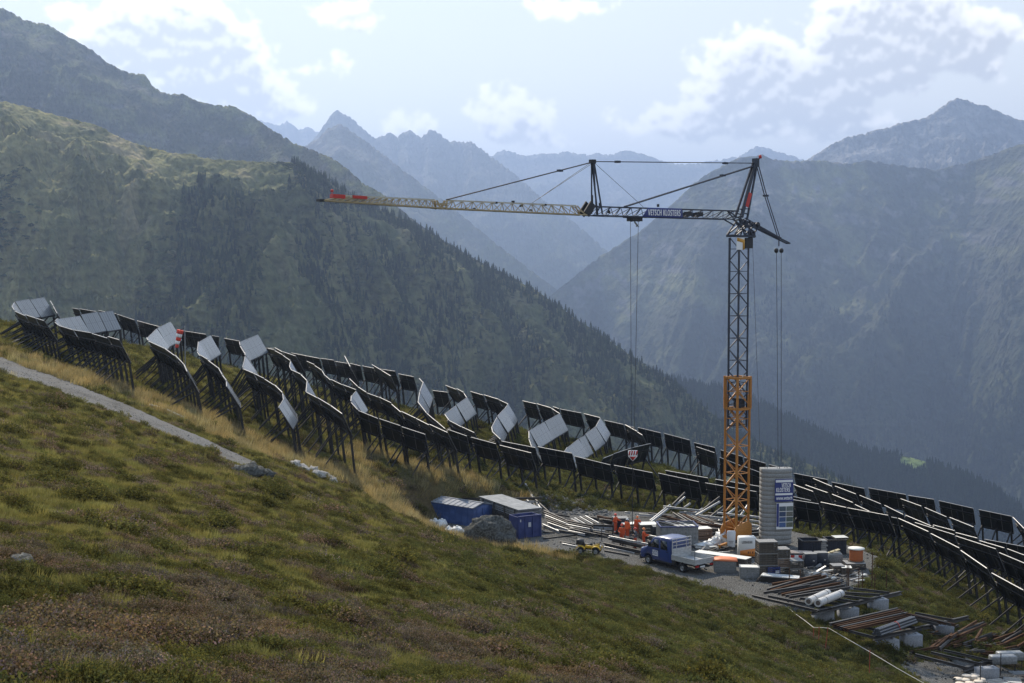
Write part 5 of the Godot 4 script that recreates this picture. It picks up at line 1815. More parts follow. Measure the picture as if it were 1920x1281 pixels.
func person(at: Vector3, turn: float, pose: Dictionary, top: Color, legs: Color, hat: Color, label: String) -> Node3D:
	# faces +z before turning
	var t := thing("person", label, "person", at, turn, "workers in the yard")
	var skin := Color(0.36, 0.20, 0.13)
	var boot := Color(0.03, 0.025, 0.02)
	var band := Color(0.55, 0.55, 0.50)
	var lean: float = pose.get("lean", 0.0)
	var up := Vector3(0, cos(lean), sin(lean))
	var pel := Vector3(0, 0.96, 0)
	var chest := pel + up * 0.36
	var neck := pel + up * 0.52
	var bones := []
	for e in [-1.0, 1.0]:
		bones.append([pel + Vector3(e * 0.07, 0.0, 0), pel + up * 0.16 + Vector3(e * 0.07, 0, 0), 0.125, 0.115, top])
		bones.append([pel + up * 0.16 + Vector3(e * 0.075, 0, 0), chest + Vector3(e * 0.085, 0, 0), 0.115, 0.125, top])
		bones.append([chest + Vector3(e * 0.06, 0.06, 0), chest + Vector3(e * 0.17, 0.10, 0), 0.10, 0.075, top])
		var hip := Vector3(e * 0.095, 0.92, 0)
		var stride: float = pose.get("stride", 0.0) * e
		var knee := Vector3(e * 0.115, 0.50, 0.03 + stride * 0.5)
		var ank := Vector3(e * 0.125, 0.10, stride)
		bones.append([hip, knee, 0.105, 0.080, legs])
		bones.append([knee, ank.lerp(knee, 0.32), 0.078, 0.074, legs])
		bones.append([ank.lerp(knee, 0.32), ank.lerp(knee, 0.22), 0.076, 0.076, band])
		bones.append([ank.lerp(knee, 0.2), ank + Vector3(0, 0.02, 0), 0.074, 0.066, legs])
		bones.append([ank + Vector3(0, -0.04, -0.03), ank + Vector3(e * 0.02, -0.055, 0.15), 0.055, 0.045, boot])
	bones.append([chest + Vector3(0, 0.12, 0), neck + up * 0.06, 0.075, 0.058, skin])
	var st := st_begin()
	var hands := []
	for e in [-1.0, 1.0]:
		var sh := chest + Vector3(e * 0.20, 0.10, 0)
		var a: Array = pose["left"] if e > 0 else pose["right"]
		var el: Vector3 = sh + Vector3(e * a[0], a[1], a[2]).normalized() * 0.30
		var wr: Vector3 = el + Vector3(e * a[3], a[4], a[5]).normalized() * 0.25
		bones.append([sh, el, 0.072, 0.060, top])
		bones.append([el, wr, 0.060, 0.046, top if pose.get("sleeves", true) else skin])
		var dir := (wr - el).normalized()
		var palm := dir.cross(Vector3(e, 0, 0.2)).normalized()
		hands.append_array(hand_at(wr, dir, palm, pose.get("curl", 0.6), e, skin))
	flesh(st, bones, 0.034, 0.035)
	flesh(st, hands, 0.0085, 0.006)
	# head with face
	var c := neck + up * 0.17
	var fwd := Vector3(0, -sin(pose.get("nod", 0.1)), cos(pose.get("nod", 0.1)))
	var hair := Color(0.035, 0.022, 0.015)
	var hb := [[c + Vector3(0, 0.03, -0.01), c + Vector3(0, 0.02, 0.012), 0.088, 0.084, skin], [c + Vector3(0, -0.05, 0.015), c + Vector3(0, -0.085, 0.045), 0.062, 0.038, skin], [c - up * 0.06, c - up * 0.12, 0.05, 0.055, skin],
		[c + fwd * 0.088 + Vector3(0, 0.012, 0), c + fwd * 0.112 + Vector3(0, -0.028, 0), 0.009, 0.015, skin], [c + fwd * 0.09 + Vector3(-0.02, -0.06, 0), c + fwd * 0.09 + Vector3(0.02, -0.06, 0), 0.009, 0.009, Color(0.30, 0.12, 0.10)],
		[c + Vector3(-0.086, 0.0, -0.01), c + Vector3(-0.09, -0.03, -0.005), 0.016, 0.012, skin], [c + Vector3(0.086, 0.0, -0.01), c + Vector3(0.09, -0.03, -0.005), 0.016, 0.012, skin],
		[c + Vector3(0, 0.02, -0.05), c + Vector3(0, -0.04, -0.055), 0.07, 0.05, hair]]
	for e in [-1.0, 1.0]:
		hb.append([c + fwd * 0.088 + Vector3(e * 0.032, 0.012, 0), c + fwd * 0.09 + Vector3(e * 0.036, 0.012, 0), 0.010, 0.010, Color(0.03, 0.02, 0.02)])
	flesh(st, hb, 0.0135, 0.012)
	st.index()
	st.generate_normals()
	var cloth := mat("worker cloth and skin", Color(1, 1, 1), 0.85)
	cloth.vertex_color_use_as_albedo = true
	part("body", st.commit(), cloth, t)
	var shell := mat("helmet %s" % hat.to_html(), hat, 0.35)
	var hm := Transform3D(Basis(Vector3.RIGHT, pose.get("nod", 0.1) * 0.6), c + Vector3(0, 0.045, -0.005))
	var helmet := part("hard_hat", lathe(PackedVector2Array([Vector2(0.132, -0.005), Vector2(0.128, 0.005), Vector2(0.108, 0.012), Vector2(0.100, 0.06), Vector2(0.078, 0.10), Vector2(0.04, 0.122), Vector2(0, 0.128)]), 18), shell, t, hm)
	part("peak", prism(PackedVector2Array([Vector2(-0.08, 0.09), Vector2(0.08, 0.09), Vector2(0.05, 0.165), Vector2(-0.05, 0.165)]), -0.006, 0.006), shell, helmet, Transform3D(Basis(Vector3(1, 0, 0), Vector3(0, 0, 1), Vector3(0, -1, 0)), Vector3(0, 0.0, 0)))
	return t

# ---------------------------------------------------------------- things in the yard
func frame_xf(at: Vector3, a: Vector3) -> Transform3D:
	# x along a (level), y up
	var x := Vector3(a.x, 0, a.z).normalized()
	return Transform3D(Basis(x, Vector3.UP, x.cross(Vector3.UP)), at)

func build_shed() -> void:
	var blue := grain("shed blue", Color(0.030, 0.060, 0.175), Color(0.055, 0.100, 0.25), 0.02, 0.6, 0.0, 0.0, 0.5)
	var tin := grain("shed roof", Color(0.15, 0.165, 0.19), Color(0.24, 0.255, 0.28), 0.03, 0.75, 0.0, 0.0, 0.5)
	var k := Vector3(-3.47, 0.0, -121.6)
	var t := thing("storage_shed", "long blue steel shed with pale ribbed gable roof by the bank", "shed", k)
	t.transform = frame_xf(k, Vector3(0.772, 0, 0.636))
	# x runs from the far end (negative) to the near end (0), z from the near side (0) away (negative)
	var L := 7.2
	var W := 2.45
	var H := 1.72
	for z in [0.0, -W]:
		block("side_wall", Vector3(-L * 0.5, -0.2, z), Vector3(L, H + 0.2, 0.06), blue, t)
		for i in 11:
			block("wall_rib", Vector3(-L + L * i / 10.0, -0.2, z + (0.05 if z == 0.0 else -0.05)), Vector3(0.09, H + 0.16, 0.05), blue, t)
		block("top_rail", Vector3(-L * 0.5, H - 0.1, z + (0.05 if z == 0.0 else -0.05)), Vector3(L + 0.1, 0.1, 0.07), blue, t)
	for x in [0.0, -L]:
		var gable := PackedVector2Array([Vector2(-0.03, -0.2), Vector2(-0.03, H), Vector2(W * 0.5, H + 0.30), Vector2(W + 0.03, H), Vector2(W + 0.03, -0.2)])
		part("end_wall", prism(gable, -0.03, 0.03), blue, t, Transform3D(Basis(Vector3(0, 0, -1), Vector3.UP, Vector3(1, 0, 0)), Vector3(x, 0, 0)))
	for i in 3:
		block("end_rib", Vector3(0.05, -0.2, -0.35 - 0.85 * i), Vector3(0.06, H + 0.1, 0.09), blue, t)
	for e in [0, 1]:
		var a := Vector3(-L * 0.5, H + 0.03, 0.12 if e == 0 else -W - 0.12)
		var b := Vector3(-L * 0.5, H + 0.35, -W * 0.5)
		var xf := beam_xf(a, b, L + 0.25, 0.04)
		part("roof_sheet", box_mesh, tin, t, xf)
		for i in 13:
			var x := -L - 0.05 + (L + 0.1) * i / 12.0
			beam("roof_rib", Vector3(x, a.y + 0.035, a.z), Vector3(x, b.y + 0.035, b.z), 0.07, 0.05, tin, t)
	beam("ridge_cap", Vector3(-L - 0.12, H + 0.385, -W * 0.5), Vector3(0.12, H + 0.385, -W * 0.5), 0.2, 0.04, tin, t)
	var tank := thing("white_tank", "white rounded tank behind the blue shed roof", "tank", yd(812, 956, 0.05))
	tank.position = Vector3(-7.3, 0.6, -129.6)
	tank.rotation.y = 0.5
	part("shell", lump(Vector3(0.95, 1.1, 0.8), 4, 0.03, 1.0, 12, 18, 0.9), mat("tank white", Color(0.72, 0.72, 0.70), 0.5), tank)
	part("hatch", lathe(PackedVector2Array([Vector2(0, 0), Vector2(0.22, 0), Vector2(0.2, 0.08), Vector2(0, 0.1)]), 16), mats["tank white"], tank, Transform3D(Basis.IDENTITY, Vector3(0, 2.07, 0)))

func build_stack() -> void:
	var blue := grain("bin blue", Color(0.020, 0.032, 0.12), Color(0.034, 0.052, 0.17), 0.02, 0.55, 0.0, 0.0, 0.5)
	var dark := grain("stack frames", Color(0.035, 0.032, 0.03), Color(0.07, 0.065, 0.06), 0.03, 0.7)
	var pale := grain("stack sheets", Color(0.15, 0.16, 0.17), Color(0.23, 0.24, 0.25), 0.02, 0.75, 0.0)
	var k := Vector3(0.5, 0.05, -116.4)
	var fr := frame_xf(k, Vector3(0.866, 0, -0.5))
	var b := thing("waste_skip", "dark blue steel skip under the end of the panel stack", "skip", k)
	b.transform = fr
	# x along the front, z away from the viewer is negative
	var W := 2.35
	block("front_wall", Vector3(W * 0.5, 0.05, 0.0), Vector3(W, 1.82, 0.06), blue, b)
	block("side_wall", Vector3(0.03, 0.05, -0.75), Vector3(0.06, 1.82, 1.4), blue, b)
	block("side_wall", Vector3(W - 0.03, 0.05, -0.75), Vector3(0.06, 1.82, 1.4), blue, b)
	block("back_wall", Vector3(W * 0.5, 0.05, -1.5), Vector3(W, 1.82, 0.06), blue, b)
	block("floor", Vector3(W * 0.5, 0.0, -0.75), Vector3(W, 0.05, 1.5), blue, b)
	for x in [0.08, 0.75, 1.5, W - 0.08]:
		block("upright", Vector3(x, 0.0, 0.06), Vector3(0.12, 1.88, 0.08), blue, b)
	block("top_rail", Vector3(W * 0.5, 1.86, 0.05), Vector3(W, 0.09, 0.1), blue, b)
	block("notice", Vector3(1.13, 0.95, 0.105), Vector3(0.26, 0.4, 0.012), mat("notice grey", Color(0.45, 0.47, 0.5), 0.6), b)
	block("notice", Vector3(0.22, 1.45, 0.105), Vector3(0.1, 0.22, 0.012), mats["notice grey"], b)
	var k2 := Vector3(0.55, 0.05, -119.4)
	var s := thing("panel_stack", "tall stack of long framed panels with a flat grey top beside the blue shed", "stack", k2)
	s.transform = frame_xf(k2, Vector3(0.88, 0, -0.47))
	for i in 11:
		var y := 0.02 + i * 0.178
		var z0 := 0.0
		var L := 7.6
		var sheet := block("panel", Vector3(W * 0.5, y, z0 - L * 0.5), Vector3(W - 0.03 + 0.05 * sin(i * 2.3), 0.10, L), pale if i > 6 else dark, s)
		if i < 10:
			for q in [0.04, 0.5, 0.96]:
				block("spacer", Vector3(W * 0.5, y + 0.1, z0 - L * q), Vector3(W - 0.14, 0.078, 0.12), dark, s)
	block("cover_sheet", Vector3(W * 0.5, 1.93, -3.8), Vector3(W + 0.1, 0.05, 7.8), pale, s)
	for z in [-0.6, -2.6, -4.6, -6.8]:
		for x in [-0.03, W + 0.03]:
			block("side_post", Vector3(x, 0.0, z), Vector3(0.07, 1.92, 0.14), dark, s)

func build_rocks() -> void:
	var rock := grain("boulder rock", Color(0.04, 0.04, 0.036), Color(0.15, 0.15, 0.138), 0.03, 1.0, 0.0, 6.0, 0.5)
	var pale := grain("pale rock", Color(0.22, 0.21, 0.19), Color(0.42, 0.40, 0.365), 0.03, 1.0, 0.0, 3.0, 0.8)
	var p := yd(921, 1019, 0.0)
	var o := part("boulder", lump(Vector3(2.2, 1.85, 1.3), 23, 0.38, 1.3, 26, 34, 0.22), rock, self, Transform3D(Basis(Vector3.UP, -0.15), p + Vector3(0, -0.15, -0.6)))
	tag(o, "large rough grey boulder in front of the blue shed", "boulder")
	var bag := grain("bag white", Color(0.50, 0.50, 0.48), Color(0.72, 0.72, 0.70), 0.03, 0.7, 0.0, 2.0, 1.0)
	var i := 0
	for q in [[815, 988, 0.55, "upper white sack"], [828, 990, 0.6, "second white sack"], [842, 1002, 0.5, "third white sack"], [858, 1004, 0.62, "lowest white sack"]]:
		var b := thing("sack", "crumpled %s in front of the blue shed wall" % q[3], "sack", gd(q[0], q[1]), i * 0.9, "white sacks by the shed")
		part("bag", lump(Vector3(q[2], q[2] * 0.85, q[2] * 0.8), 30 + i, 0.45, 2.0, 12, 16, 0.5), bag, b)
		part("neck", lump(Vector3(0.16, 0.14, 0.14), 40 + i, 0.5, 3.0, 6, 10, 0.5), bag, b, Transform3D(Basis.IDENTITY, Vector3(0.05, q[2] * 1.1, 0)))
		i += 1
	rng.seed = 40
	# pale blocks at the end of the track
	for k in 13:
		var f := k / 12.0
		var a := gd(lerpf(548, 622, f) + rng.randf_range(-4, 4), lerpf(870, 901, f) + rng.randf_range(-4, 3))
		var r := rng.randf_range(0.28, 0.6)
		var s := part("stone", lump(Vector3(r * 1.3, r * 0.8, r), 60 + k, 0.55, 1.6, 9, 12, 0.35), pale, self, Transform3D(Basis(Vector3.UP, rng.randf() * TAU), a + Vector3(0, -0.12, 0)))
		tag(s, "pale stone in the line of stones below the end of the track", "stone", "stones at the end of the track")
	for q in [[40, 1058, 0.16, 0.30, "grey rock among heather near the picture's lower left edge"], [462, 892, 0.6, 1.4, "dark rock slab breaking the turf below the track's end"], [490, 893, 0.4, 0.9, "smaller dark rock beside the slab below the track's end"], [290, 847, 0.16, 0.4, "small pale rock in the meadow below the track"], [1421, 1205, 0.14, 0.3, "small grey stone in the grass below the yard"]]:
		var a := gd(q[0], q[1])
		var s := part("rock", lump(Vector3(q[3], q[2], q[3] * 0.7), int(q[0]), 0.6, 1.6, 12, 16, 0.35), rock, self, Transform3D(Basis(Vector3.UP, q[0]), a + Vector3(0, -0.04, 0)))
		tag(s, q[4], "rock")
	# rubble bank behind the yard and loose stones on the gravel: far too many to count
	var xs := []
	var cs := []
	for k in 900:
		var a := gd(rng.randf_range(1012, 1150), rng.randf_range(930, 968))
		var r := rng.randf_range(0.06, 0.22)
		xs.append(Transform3D(Basis.from_euler(Vector3(rng.randf() * 6, rng.randf() * 6, 0)) * Basis.from_scale(Vector3(r, r * 0.7, r)), a))
		cs.append(Color.WHITE * rng.randf_range(0.35, 1.3))
	var rub := mat("rubble", Color(0.12, 0.118, 0.11), 1.0)
	rub.vertex_color_use_as_albedo = true
	scatter("rubble_bank", "bank of grey rubble below the rows behind the yard", "rubble", lump(Vector3.ONE, 3, 0.7, 1.3, 5, 7, 0.8), rub, xs, cs)
	xs = []
	cs = []
	for k in 9000:
		var x := rng.randf_range(-12.0, 34.0)
		var z := rng.randf_range(-131.0, -90.0)
		if mask_at(pad_mask, x, z) < 0.85:
			continue
		var r := 0.02 + 0.07 * pow(rng.randf(), 3.0)
		xs.append(Transform3D(Basis.from_euler(Vector3(rng.randf() * 6, rng.randf() * 6, 0)) * Basis.from_scale(Vector3(r, r * 0.7, r)), Vector3(x, 0.05, z)))
		cs.append(Color.WHITE * rng.randf_range(0.4, 1.4))
	for k in 5000:
		var f := rng.randf() * (road_line.size() - 1.01)
		var a := road_line[int(f)].lerp(road_line[int(f) + 1], f - int(f)) + Vector3(rng.randfn(0, 1.3), 0, rng.randfn(0, 1.3))
		var r := 0.012 + 0.03 * pow(rng.randf(), 3.0)
		xs.append(Transform3D(Basis.from_euler(Vector3(rng.randf() * 6, rng.randf() * 6, 0)) * Basis.from_scale(Vector3(r, r * 0.7, r)), Vector3(a.x, ground(a.x, a.z) + 0.05, a.z)))
		cs.append(Color.WHITE * rng.randf_range(0.8, 2.2))
	for k in 1600:
		var a := Vector3(rng.randf_range(18, 40), 0, rng.randf_range(-90, -76))
		if mask_at(low_mask, a.x, a.z) < 0.5:
			continue
		var r := 0.03 + 0.12 * pow(rng.randf(), 3.0)
		xs.append(Transform3D(Basis.from_euler(Vector3(rng.randf() * 6, rng.randf() * 6, 0)) * Basis.from_scale(Vector3(r, r * 0.7, r)), Vector3(a.x, ground(a.x, a.z) + 0.05, a.z)))
		cs.append(Color.WHITE * rng.randf_range(0.3, 1.1))
	scatter("loose_gravel", "loose stones on the yard and the track", "gravel", lump(Vector3.ONE, 5, 0.6, 1.3, 4, 6, 0.8), rub, xs, cs)

func wheel(parent: Node, at: Vector3, r: float, w: float, rim: Material, side: float) -> void:
	var rubber := mat("tyre rubber", Color(0.014, 0.014, 0.014), 0.85)
	var turn := Basis(Vector3(1, 0, 0), Vector3(0, 0, side), Vector3(0, -side, 0))
	var n := Node3D.new()
	n.name = "wheel"
	n.transform = Transform3D(turn, at)
	parent.add_child(n, true)
	part("tyre", lathe(PackedVector2Array([Vector2(r * 0.58, -w * 0.45), Vector2(r * 0.92, -w * 0.5), Vector2(r, -w * 0.38), Vector2(r, w * 0.38), Vector2(r * 0.92, w * 0.5), Vector2(r * 0.58, w * 0.45)]), 24), rubber, n)
	part("rim", lathe(PackedVector2Array([Vector2(0, w * 0.30), Vector2(r * 0.22, w * 0.34), Vector2(r * 0.26, w * 0.22), Vector2(r * 0.5, w * 0.18), Vector2(r * 0.58, w * 0.42), Vector2(r * 0.6, w * 0.42), Vector2(r * 0.6, -w * 0.4), Vector2(0, -w * 0.4)]), 20), rim, n)

func build_truck() -> void:
	var paint := mat("truck blue", Color(0.010, 0.034, 0.150), 0.28)
	paint.clearcoat_enabled = true
	paint.clearcoat = 0.6
	var grey := grain("dropside alloy", Color(0.36, 0.37, 0.37), Color(0.50, 0.51, 0.51), 0.02, 0.45, 0.35, 0.0, 0.8)
	var black := mat("truck plastic", Color(0.02, 0.02, 0.022), 0.6)
	var glass := mat("truck window", Color(0.012, 0.016, 0.018), 0.06)
	var rim := mat("wheel steel", Color(0.26, 0.27, 0.28), 0.5, 0.5)
	var lampred := mat("tail lamp red", Color(0.35, 0.012, 0.012), 0.3)
	var white := mat("sign white", Color(0.72, 0.72, 0.72), 0.6)
	var t := thing("flatbed_truck", "blue double-cab pickup truck with light grey dropside bed, parked on gravel", "truck", Vector3(12.67, 0.05, -106.03), deg_to_rad(128.3))
	var prof := PackedVector2Array()
	for q in [[2.68, 0.42], [2.76, 0.62], [2.74, 0.98], [2.60, 1.16], [2.05, 1.40], [1.90, 1.48], [1.28, 2.16], [1.05, 2.30], [0.4, 2.38], [-0.5, 2.38], [-0.72, 2.32], [-0.80, 2.2], [-0.84, 1.2], [-0.84, 0.42]]:
		prof.append(Vector2(q[0], q[1]))
	# front wheel arch
	for k in 9:
		var a := PI * k / 8.0
		prof.append(Vector2(1.87 - cos(a) * 0.45, 0.42 + sin(a) * 0.40))
	part("cab_body", prism(prof, -0.97, 0.97, 0.07), paint, t)
	for s in [-1.0, 1.0]:
		var z0: float = 0.965 * s
		var fw := PackedVector2Array([Vector2(1.66, 1.45), Vector2(1.14, 2.08), Vector2(0.62, 2.12), Vector2(0.62, 1.45)])
		var rw := PackedVector2Array([Vector2(0.42, 1.42), Vector2(0.42, 2.12), Vector2(-0.28, 2.12), Vector2(-0.34, 1.42)])
		for w in [fw, rw]:
			part("side_window", prism(w, minf(z0, z0 + s * 0.016), maxf(z0, z0 + s * 0.016)), glass, t)
		for x in [1.30, 0.52, -0.42]:
			block("door_seam", Vector3(x, 0.5, z0 + s * 0.007), Vector3(0.018, 0.9, 0.008), black, t)
		for x in [0.72, -0.28]:
			block("door_handle", Vector3(x, 1.27, z0 + s * 0.02), Vector3(0.2, 0.045, 0.04), black, t)
		block("sill_trim", Vector3(0.1, 0.40, z0 + s * 0.01), Vector3(1.8, 0.12, 0.03), black, t)
		var mir := block("wing_mirror", Vector3(1.52, 1.5, z0 + s * 0.17), Vector3(0.14, 0.34, 0.2), black, t)
		block("head_lamp", Vector3(2.62, 0.92, s * 0.72), Vector3(0.16, 0.26, 0.34), mat("lamp glass", Color(0.5, 0.52, 0.55), 0.15), t)
		wheel(t, Vector3(1.87, 0.34, s * 0.84), 0.345, 0.23, rim, s)
		wheel(t, Vector3(-1.92, 0.34, s * 0.82), 0.345, 0.34, rim, s)
		block("tail_lamp", Vector3(-3.36, 0.60, s * 0.78), Vector3(0.06, 0.14, 0.34), lampred, t)
		block("mud_guard", Vector3(-1.92, 0.72, s * 0.82), Vector3(0.95, 0.04, 0.36), black, t)
	part("windscreen", prism(PackedVector2Array([Vector2(1.93, 1.50), Vector2(1.95, 1.52), Vector2(1.32, 2.18), Vector2(1.28, 2.17)]), -0.86, 0.86), glass, t, Transform3D(Basis.IDENTITY, Vector3(0.025, 0.012, 0)))
	block("front_bumper", Vector3(2.70, 0.30, 0), Vector3(0.2, 0.34, 1.9), black, t)
	block("grille", Vector3(2.755, 0.72, 0), Vector3(0.05, 0.22, 1.1), black, t)
	# firm's name on the front door
	var door := Transform3D(Basis(Vector3(-1, 0, 0), Vector3.UP, Vector3(0, 0, -1)), Vector3(1.02, 1.02, -0.975))
	lettering("door_lettering", "VETSCH", 0.17, white, t, door * Transform3D(Basis.IDENTITY, Vector3(0, 0.14, 0)), 0.62)
	lettering("door_lettering", "KLOSTERS", 0.17, white, t, door * Transform3D(Basis.IDENTITY, Vector3(0, -0.04, 0)), 0.62)
	block("door_stripe", Vector3(1.02, 0.80, -0.975), Vector3(0.62, 0.07, 0.012), white, t)
	# chassis and bed
	for s in [-0.4, 0.4]:
		block("chassis_rail", Vector3(-1.9, 0.5, s), Vector3(3.0, 0.18, 0.1), black, t)
	block("tank", Vector3(-0.98, 0.4, -0.7), Vector3(0.5, 0.36, 0.5), black, t)
	block("rear_bar", Vector3(-3.34, 0.52, 0), Vector3(0.1, 0.1, 1.9), black, t)
	block("number_plate", Vector3(-3.41, 0.56, -0.25), Vector3(0.015, 0.13, 0.5), mat("plate white", Color(0.6, 0.6, 0.6), 0.5), t)
	rod("tow_hitch", Vector3(-3.35, 0.42, 0), Vector3(-3.62, 0.38, 0), 0.05, black, t)
	block("bed_floor", Vector3(-2.12, 0.80, 0), Vector3(2.5, 0.06, 2.1), grey, t)
	for k in 5:
		block("floor_board", Vector3(-2.12, 0.86, -0.82 + 0.41 * k), Vector3(2.42, 0.012, 0.39), grey, t)
	for s in [-1.0, 1.0]:
		block("side_board", Vector3(-2.12, 0.80, s * 1.06), Vector3(2.5, 0.42, 0.035), grey, t)
		for q in [0.30, 0.62]:
			block("board_groove", Vector3(-2.12, 0.80 + 0.42 * q, s * 1.08), Vector3(2.46, 0.02, 0.012), grey, t)
		for x in [-1.2, -2.1, -3.0]:
			block("hinge", Vector3(x, 0.76, s * 1.085), Vector3(0.07, 0.08, 0.03), black, t)
	block("tail_board", Vector3(-3.38, 0.80, 0), Vector3(0.035, 0.42, 2.1), grey, t)
	for k in 3:
		block("hinge", Vector3(-3.405, 0.76, -0.8 + 0.8 * k), Vector3(0.03, 0.08, 0.07), black, t)
	block("head_board", Vector3(-0.92, 0.80, 0), Vector3(0.04, 0.86, 2.1), grey, t)
	for z in [-1.02, -0.58, 0.52, 1.02]:
		block("rack_upright", Vector3(-0.92, 1.64, z), Vector3(0.05, 0.78, 0.05), grey, t)
	for y in [1.86, 2.14, 2.38]:
		block("rack_bar", Vector3(-0.92, y, 0), Vector3(0.045, 0.05, 2.1), grey, t)
	rod("corner_pole", Vector3(-3.34, 0.8, -1.03), Vector3(-3.34, 2.25, -1.03), 0.022, black, t)

func build_quad() -> void:
	var yel := mat("quad yellow", Color(0.58, 0.36, 0.02), 0.35)
	var black := mat("truck plastic", Color(0.02, 0.02, 0.022), 0.6)
	var rim := mat("wheel steel", Color(0.26, 0.27, 0.28), 0.5, 0.5)
	var p := yd(1104, 1038.5)
	var t := thing("quad_bike", "yellow quad bike with black rear case on the gravel", "quad bike", p, deg_to_rad(-14.0))
	# front towards +x
	for x in [-0.62, 0.66]:
		for s in [-1.0, 1.0]:
			wheel(t, Vector3(x, 0.30, s * 0.43), 0.30, 0.24, rim, s)
	var body := PackedVector2Array([Vector2(-0.5, 0.42), Vector2(-0.45, 0.62), Vector2(-0.1, 0.70), Vector2(0.35, 0.72), Vector2(0.62, 0.78), Vector2(0.98, 0.62), Vector2(0.95, 0.45), Vector2(0.4, 0.36)])
	part("engine_body", prism(body, -0.22, 0.22, 0.04), black, t)
	for s in [-1.0, 1.0]:
		for e in [[-0.62, 0.7], [0.66, 0.72]]:
			var f := PackedVector2Array()
			for k in 8:
				var a := PI * (0.08 + 0.84 * k / 7.0)
				f.append(Vector2(e[0] + cos(a) * 0.42, 0.36 + sin(a) * 0.38))
			for k in range(7, -1, -1):
				var a := PI * (0.08 + 0.84 * k / 7.0)
				f.append(Vector2(e[0] + cos(a) * 0.37, 0.34 + sin(a) * 0.35))
			part("mudguard", prism(f, minf(s * 0.25, s * 0.6), maxf(s * 0.25, s * 0.6), 0.01), yel, t)
		var fl := PackedVector2Array([Vector2(-0.35, 0.58), Vector2(-0.2, 0.78), Vector2(0.3, 0.72), Vector2(0.75, 0.86), Vector2(0.98, 0.72), Vector2(0.5, 0.55), Vector2(0.0, 0.48)])
		part("side_panel", prism(fl, minf(s * 0.2, s * 0.29), maxf(s * 0.2, s * 0.29), 0.02), yel, t)
		block("foot_rest", Vector3(0.0, 0.28, s * 0.38), Vector3(0.6, 0.04, 0.2), black, t)
		rod("handlebar", Vector3(0.42, 0.98, 0), Vector3(0.34, 1.06, s * 0.40), 0.022, black, t)
	part("seat", prism(PackedVector2Array([Vector2(-0.45, 0.70), Vector2(-0.4, 0.88), Vector2(0.0, 0.84), Vector2(0.28, 0.90), Vector2(0.3, 0.72)]), -0.17, 0.17, 0.05), black, t)
	part("rear_case", prism(PackedVector2Array([Vector2(-1.0, 0.80), Vector2(-0.98, 1.14), Vector2(-0.9, 1.2), Vector2(-0.5, 1.16), Vector2(-0.42, 0.80)]), -0.38, 0.38, 0.05), black, t)
	for z in [-0.3, 0.0, 0.3]:
		rod("front_rack", Vector3(0.6, 0.90, z), Vector3(1.02, 0.86, z), 0.015, black, t)
		rod("rear_rack", Vector3(-0.98, 0.78, z), Vector3(-0.35, 0.78, z), 0.015, black, t)
	rod("rack_rail", Vector3(1.02, 0.86, -0.32), Vector3(1.02, 0.86, 0.32), 0.018, black, t)
	rod("steering_column", Vector3(0.55, 0.7, 0), Vector3(0.42, 1.0, 0), 0.035, black, t)
	block("headlight", Vector3(0.98, 0.6, 0), Vector3(0.06, 0.14, 0.4), mat("lamp glass", Color(0.5, 0.52, 0.55), 0.15), t)

func build_people() -> void:
	var org := Color(0.52, 0.078, 0.018)
	var org2 := Color(0.46, 0.068, 0.017)
	var down := [0.12, -1.0, 0.05, 0.05, -0.9, 0.35]
	var fwd := [0.15, -0.8, 0.45, -0.25, 0.1, 0.95]
	var bent := [0.35, -0.85, -0.1, -0.6, -0.15, 0.75]
	person(yd(1154, 1001), 1.0, {"left": fwd, "right": bent, "nod": 0.25}, org, org2, Color(0.60, 0.06, 0.03), "worker in orange farthest back, beside the dark grey box")
	person(yd(1166, 1022), -0.5, {"left": down, "right": bent, "nod": 0.2, "stride": 0.06}, org, org2, Color(0.60, 0.06, 0.03), "worker in orange at the beams, nearest the quad bike")
	person(yd(1176, 1011), 2.4, {"left": down, "right": down, "nod": 0.1, "stride": 0.05}, Color(0.68, 0.11, 0.025), org2, Color(0.62, 0.62, 0.58), "worker in orange with a white helmet")
	person(yd(1195, 1006), -0.3, {"left": bent, "right": down, "nod": 0.15}, org, org2, Color(0.65, 0.16, 0.03), "broad worker in orange standing behind the grey-shirted one")
	person(yd(1191, 1029), -1.3, {"left": fwd, "right": bent, "nod": 0.35, "sleeves": false}, Color(0.10, 0.11, 0.13), org2, Color(0.55, 0.05, 0.03), "worker in dark grey shirt and orange trousers with a red helmet")
	person(yd(1207, 1030), 1.35, {"left": fwd, "right": fwd, "nod": 0.3, "stride": 0.05}, org, org2, Color(0.70, 0.20, 0.03), "worker in orange nearest the blue truck, arms held forward")

# ---------------------------------------------------------------- goods, beams and racks
func pile(list: Array, size: float, m: Array, label: String, group: String, open_ground := false) -> void:
	# list: photo x1, y1, height1, x2, y2, height2 of each beam
	var i := 0
	for q in list:
		var a := gd(q[0], q[1], q[2]) if open_ground else yd(q[0], q[1], q[2] + 0.05)
		var b := gd(q[3], q[4], q[5]) if open_ground else yd(q[3], q[4], q[5] + 0.05)
		girder(a, b, size, m[i % m.size()], label, group)
		i += 1

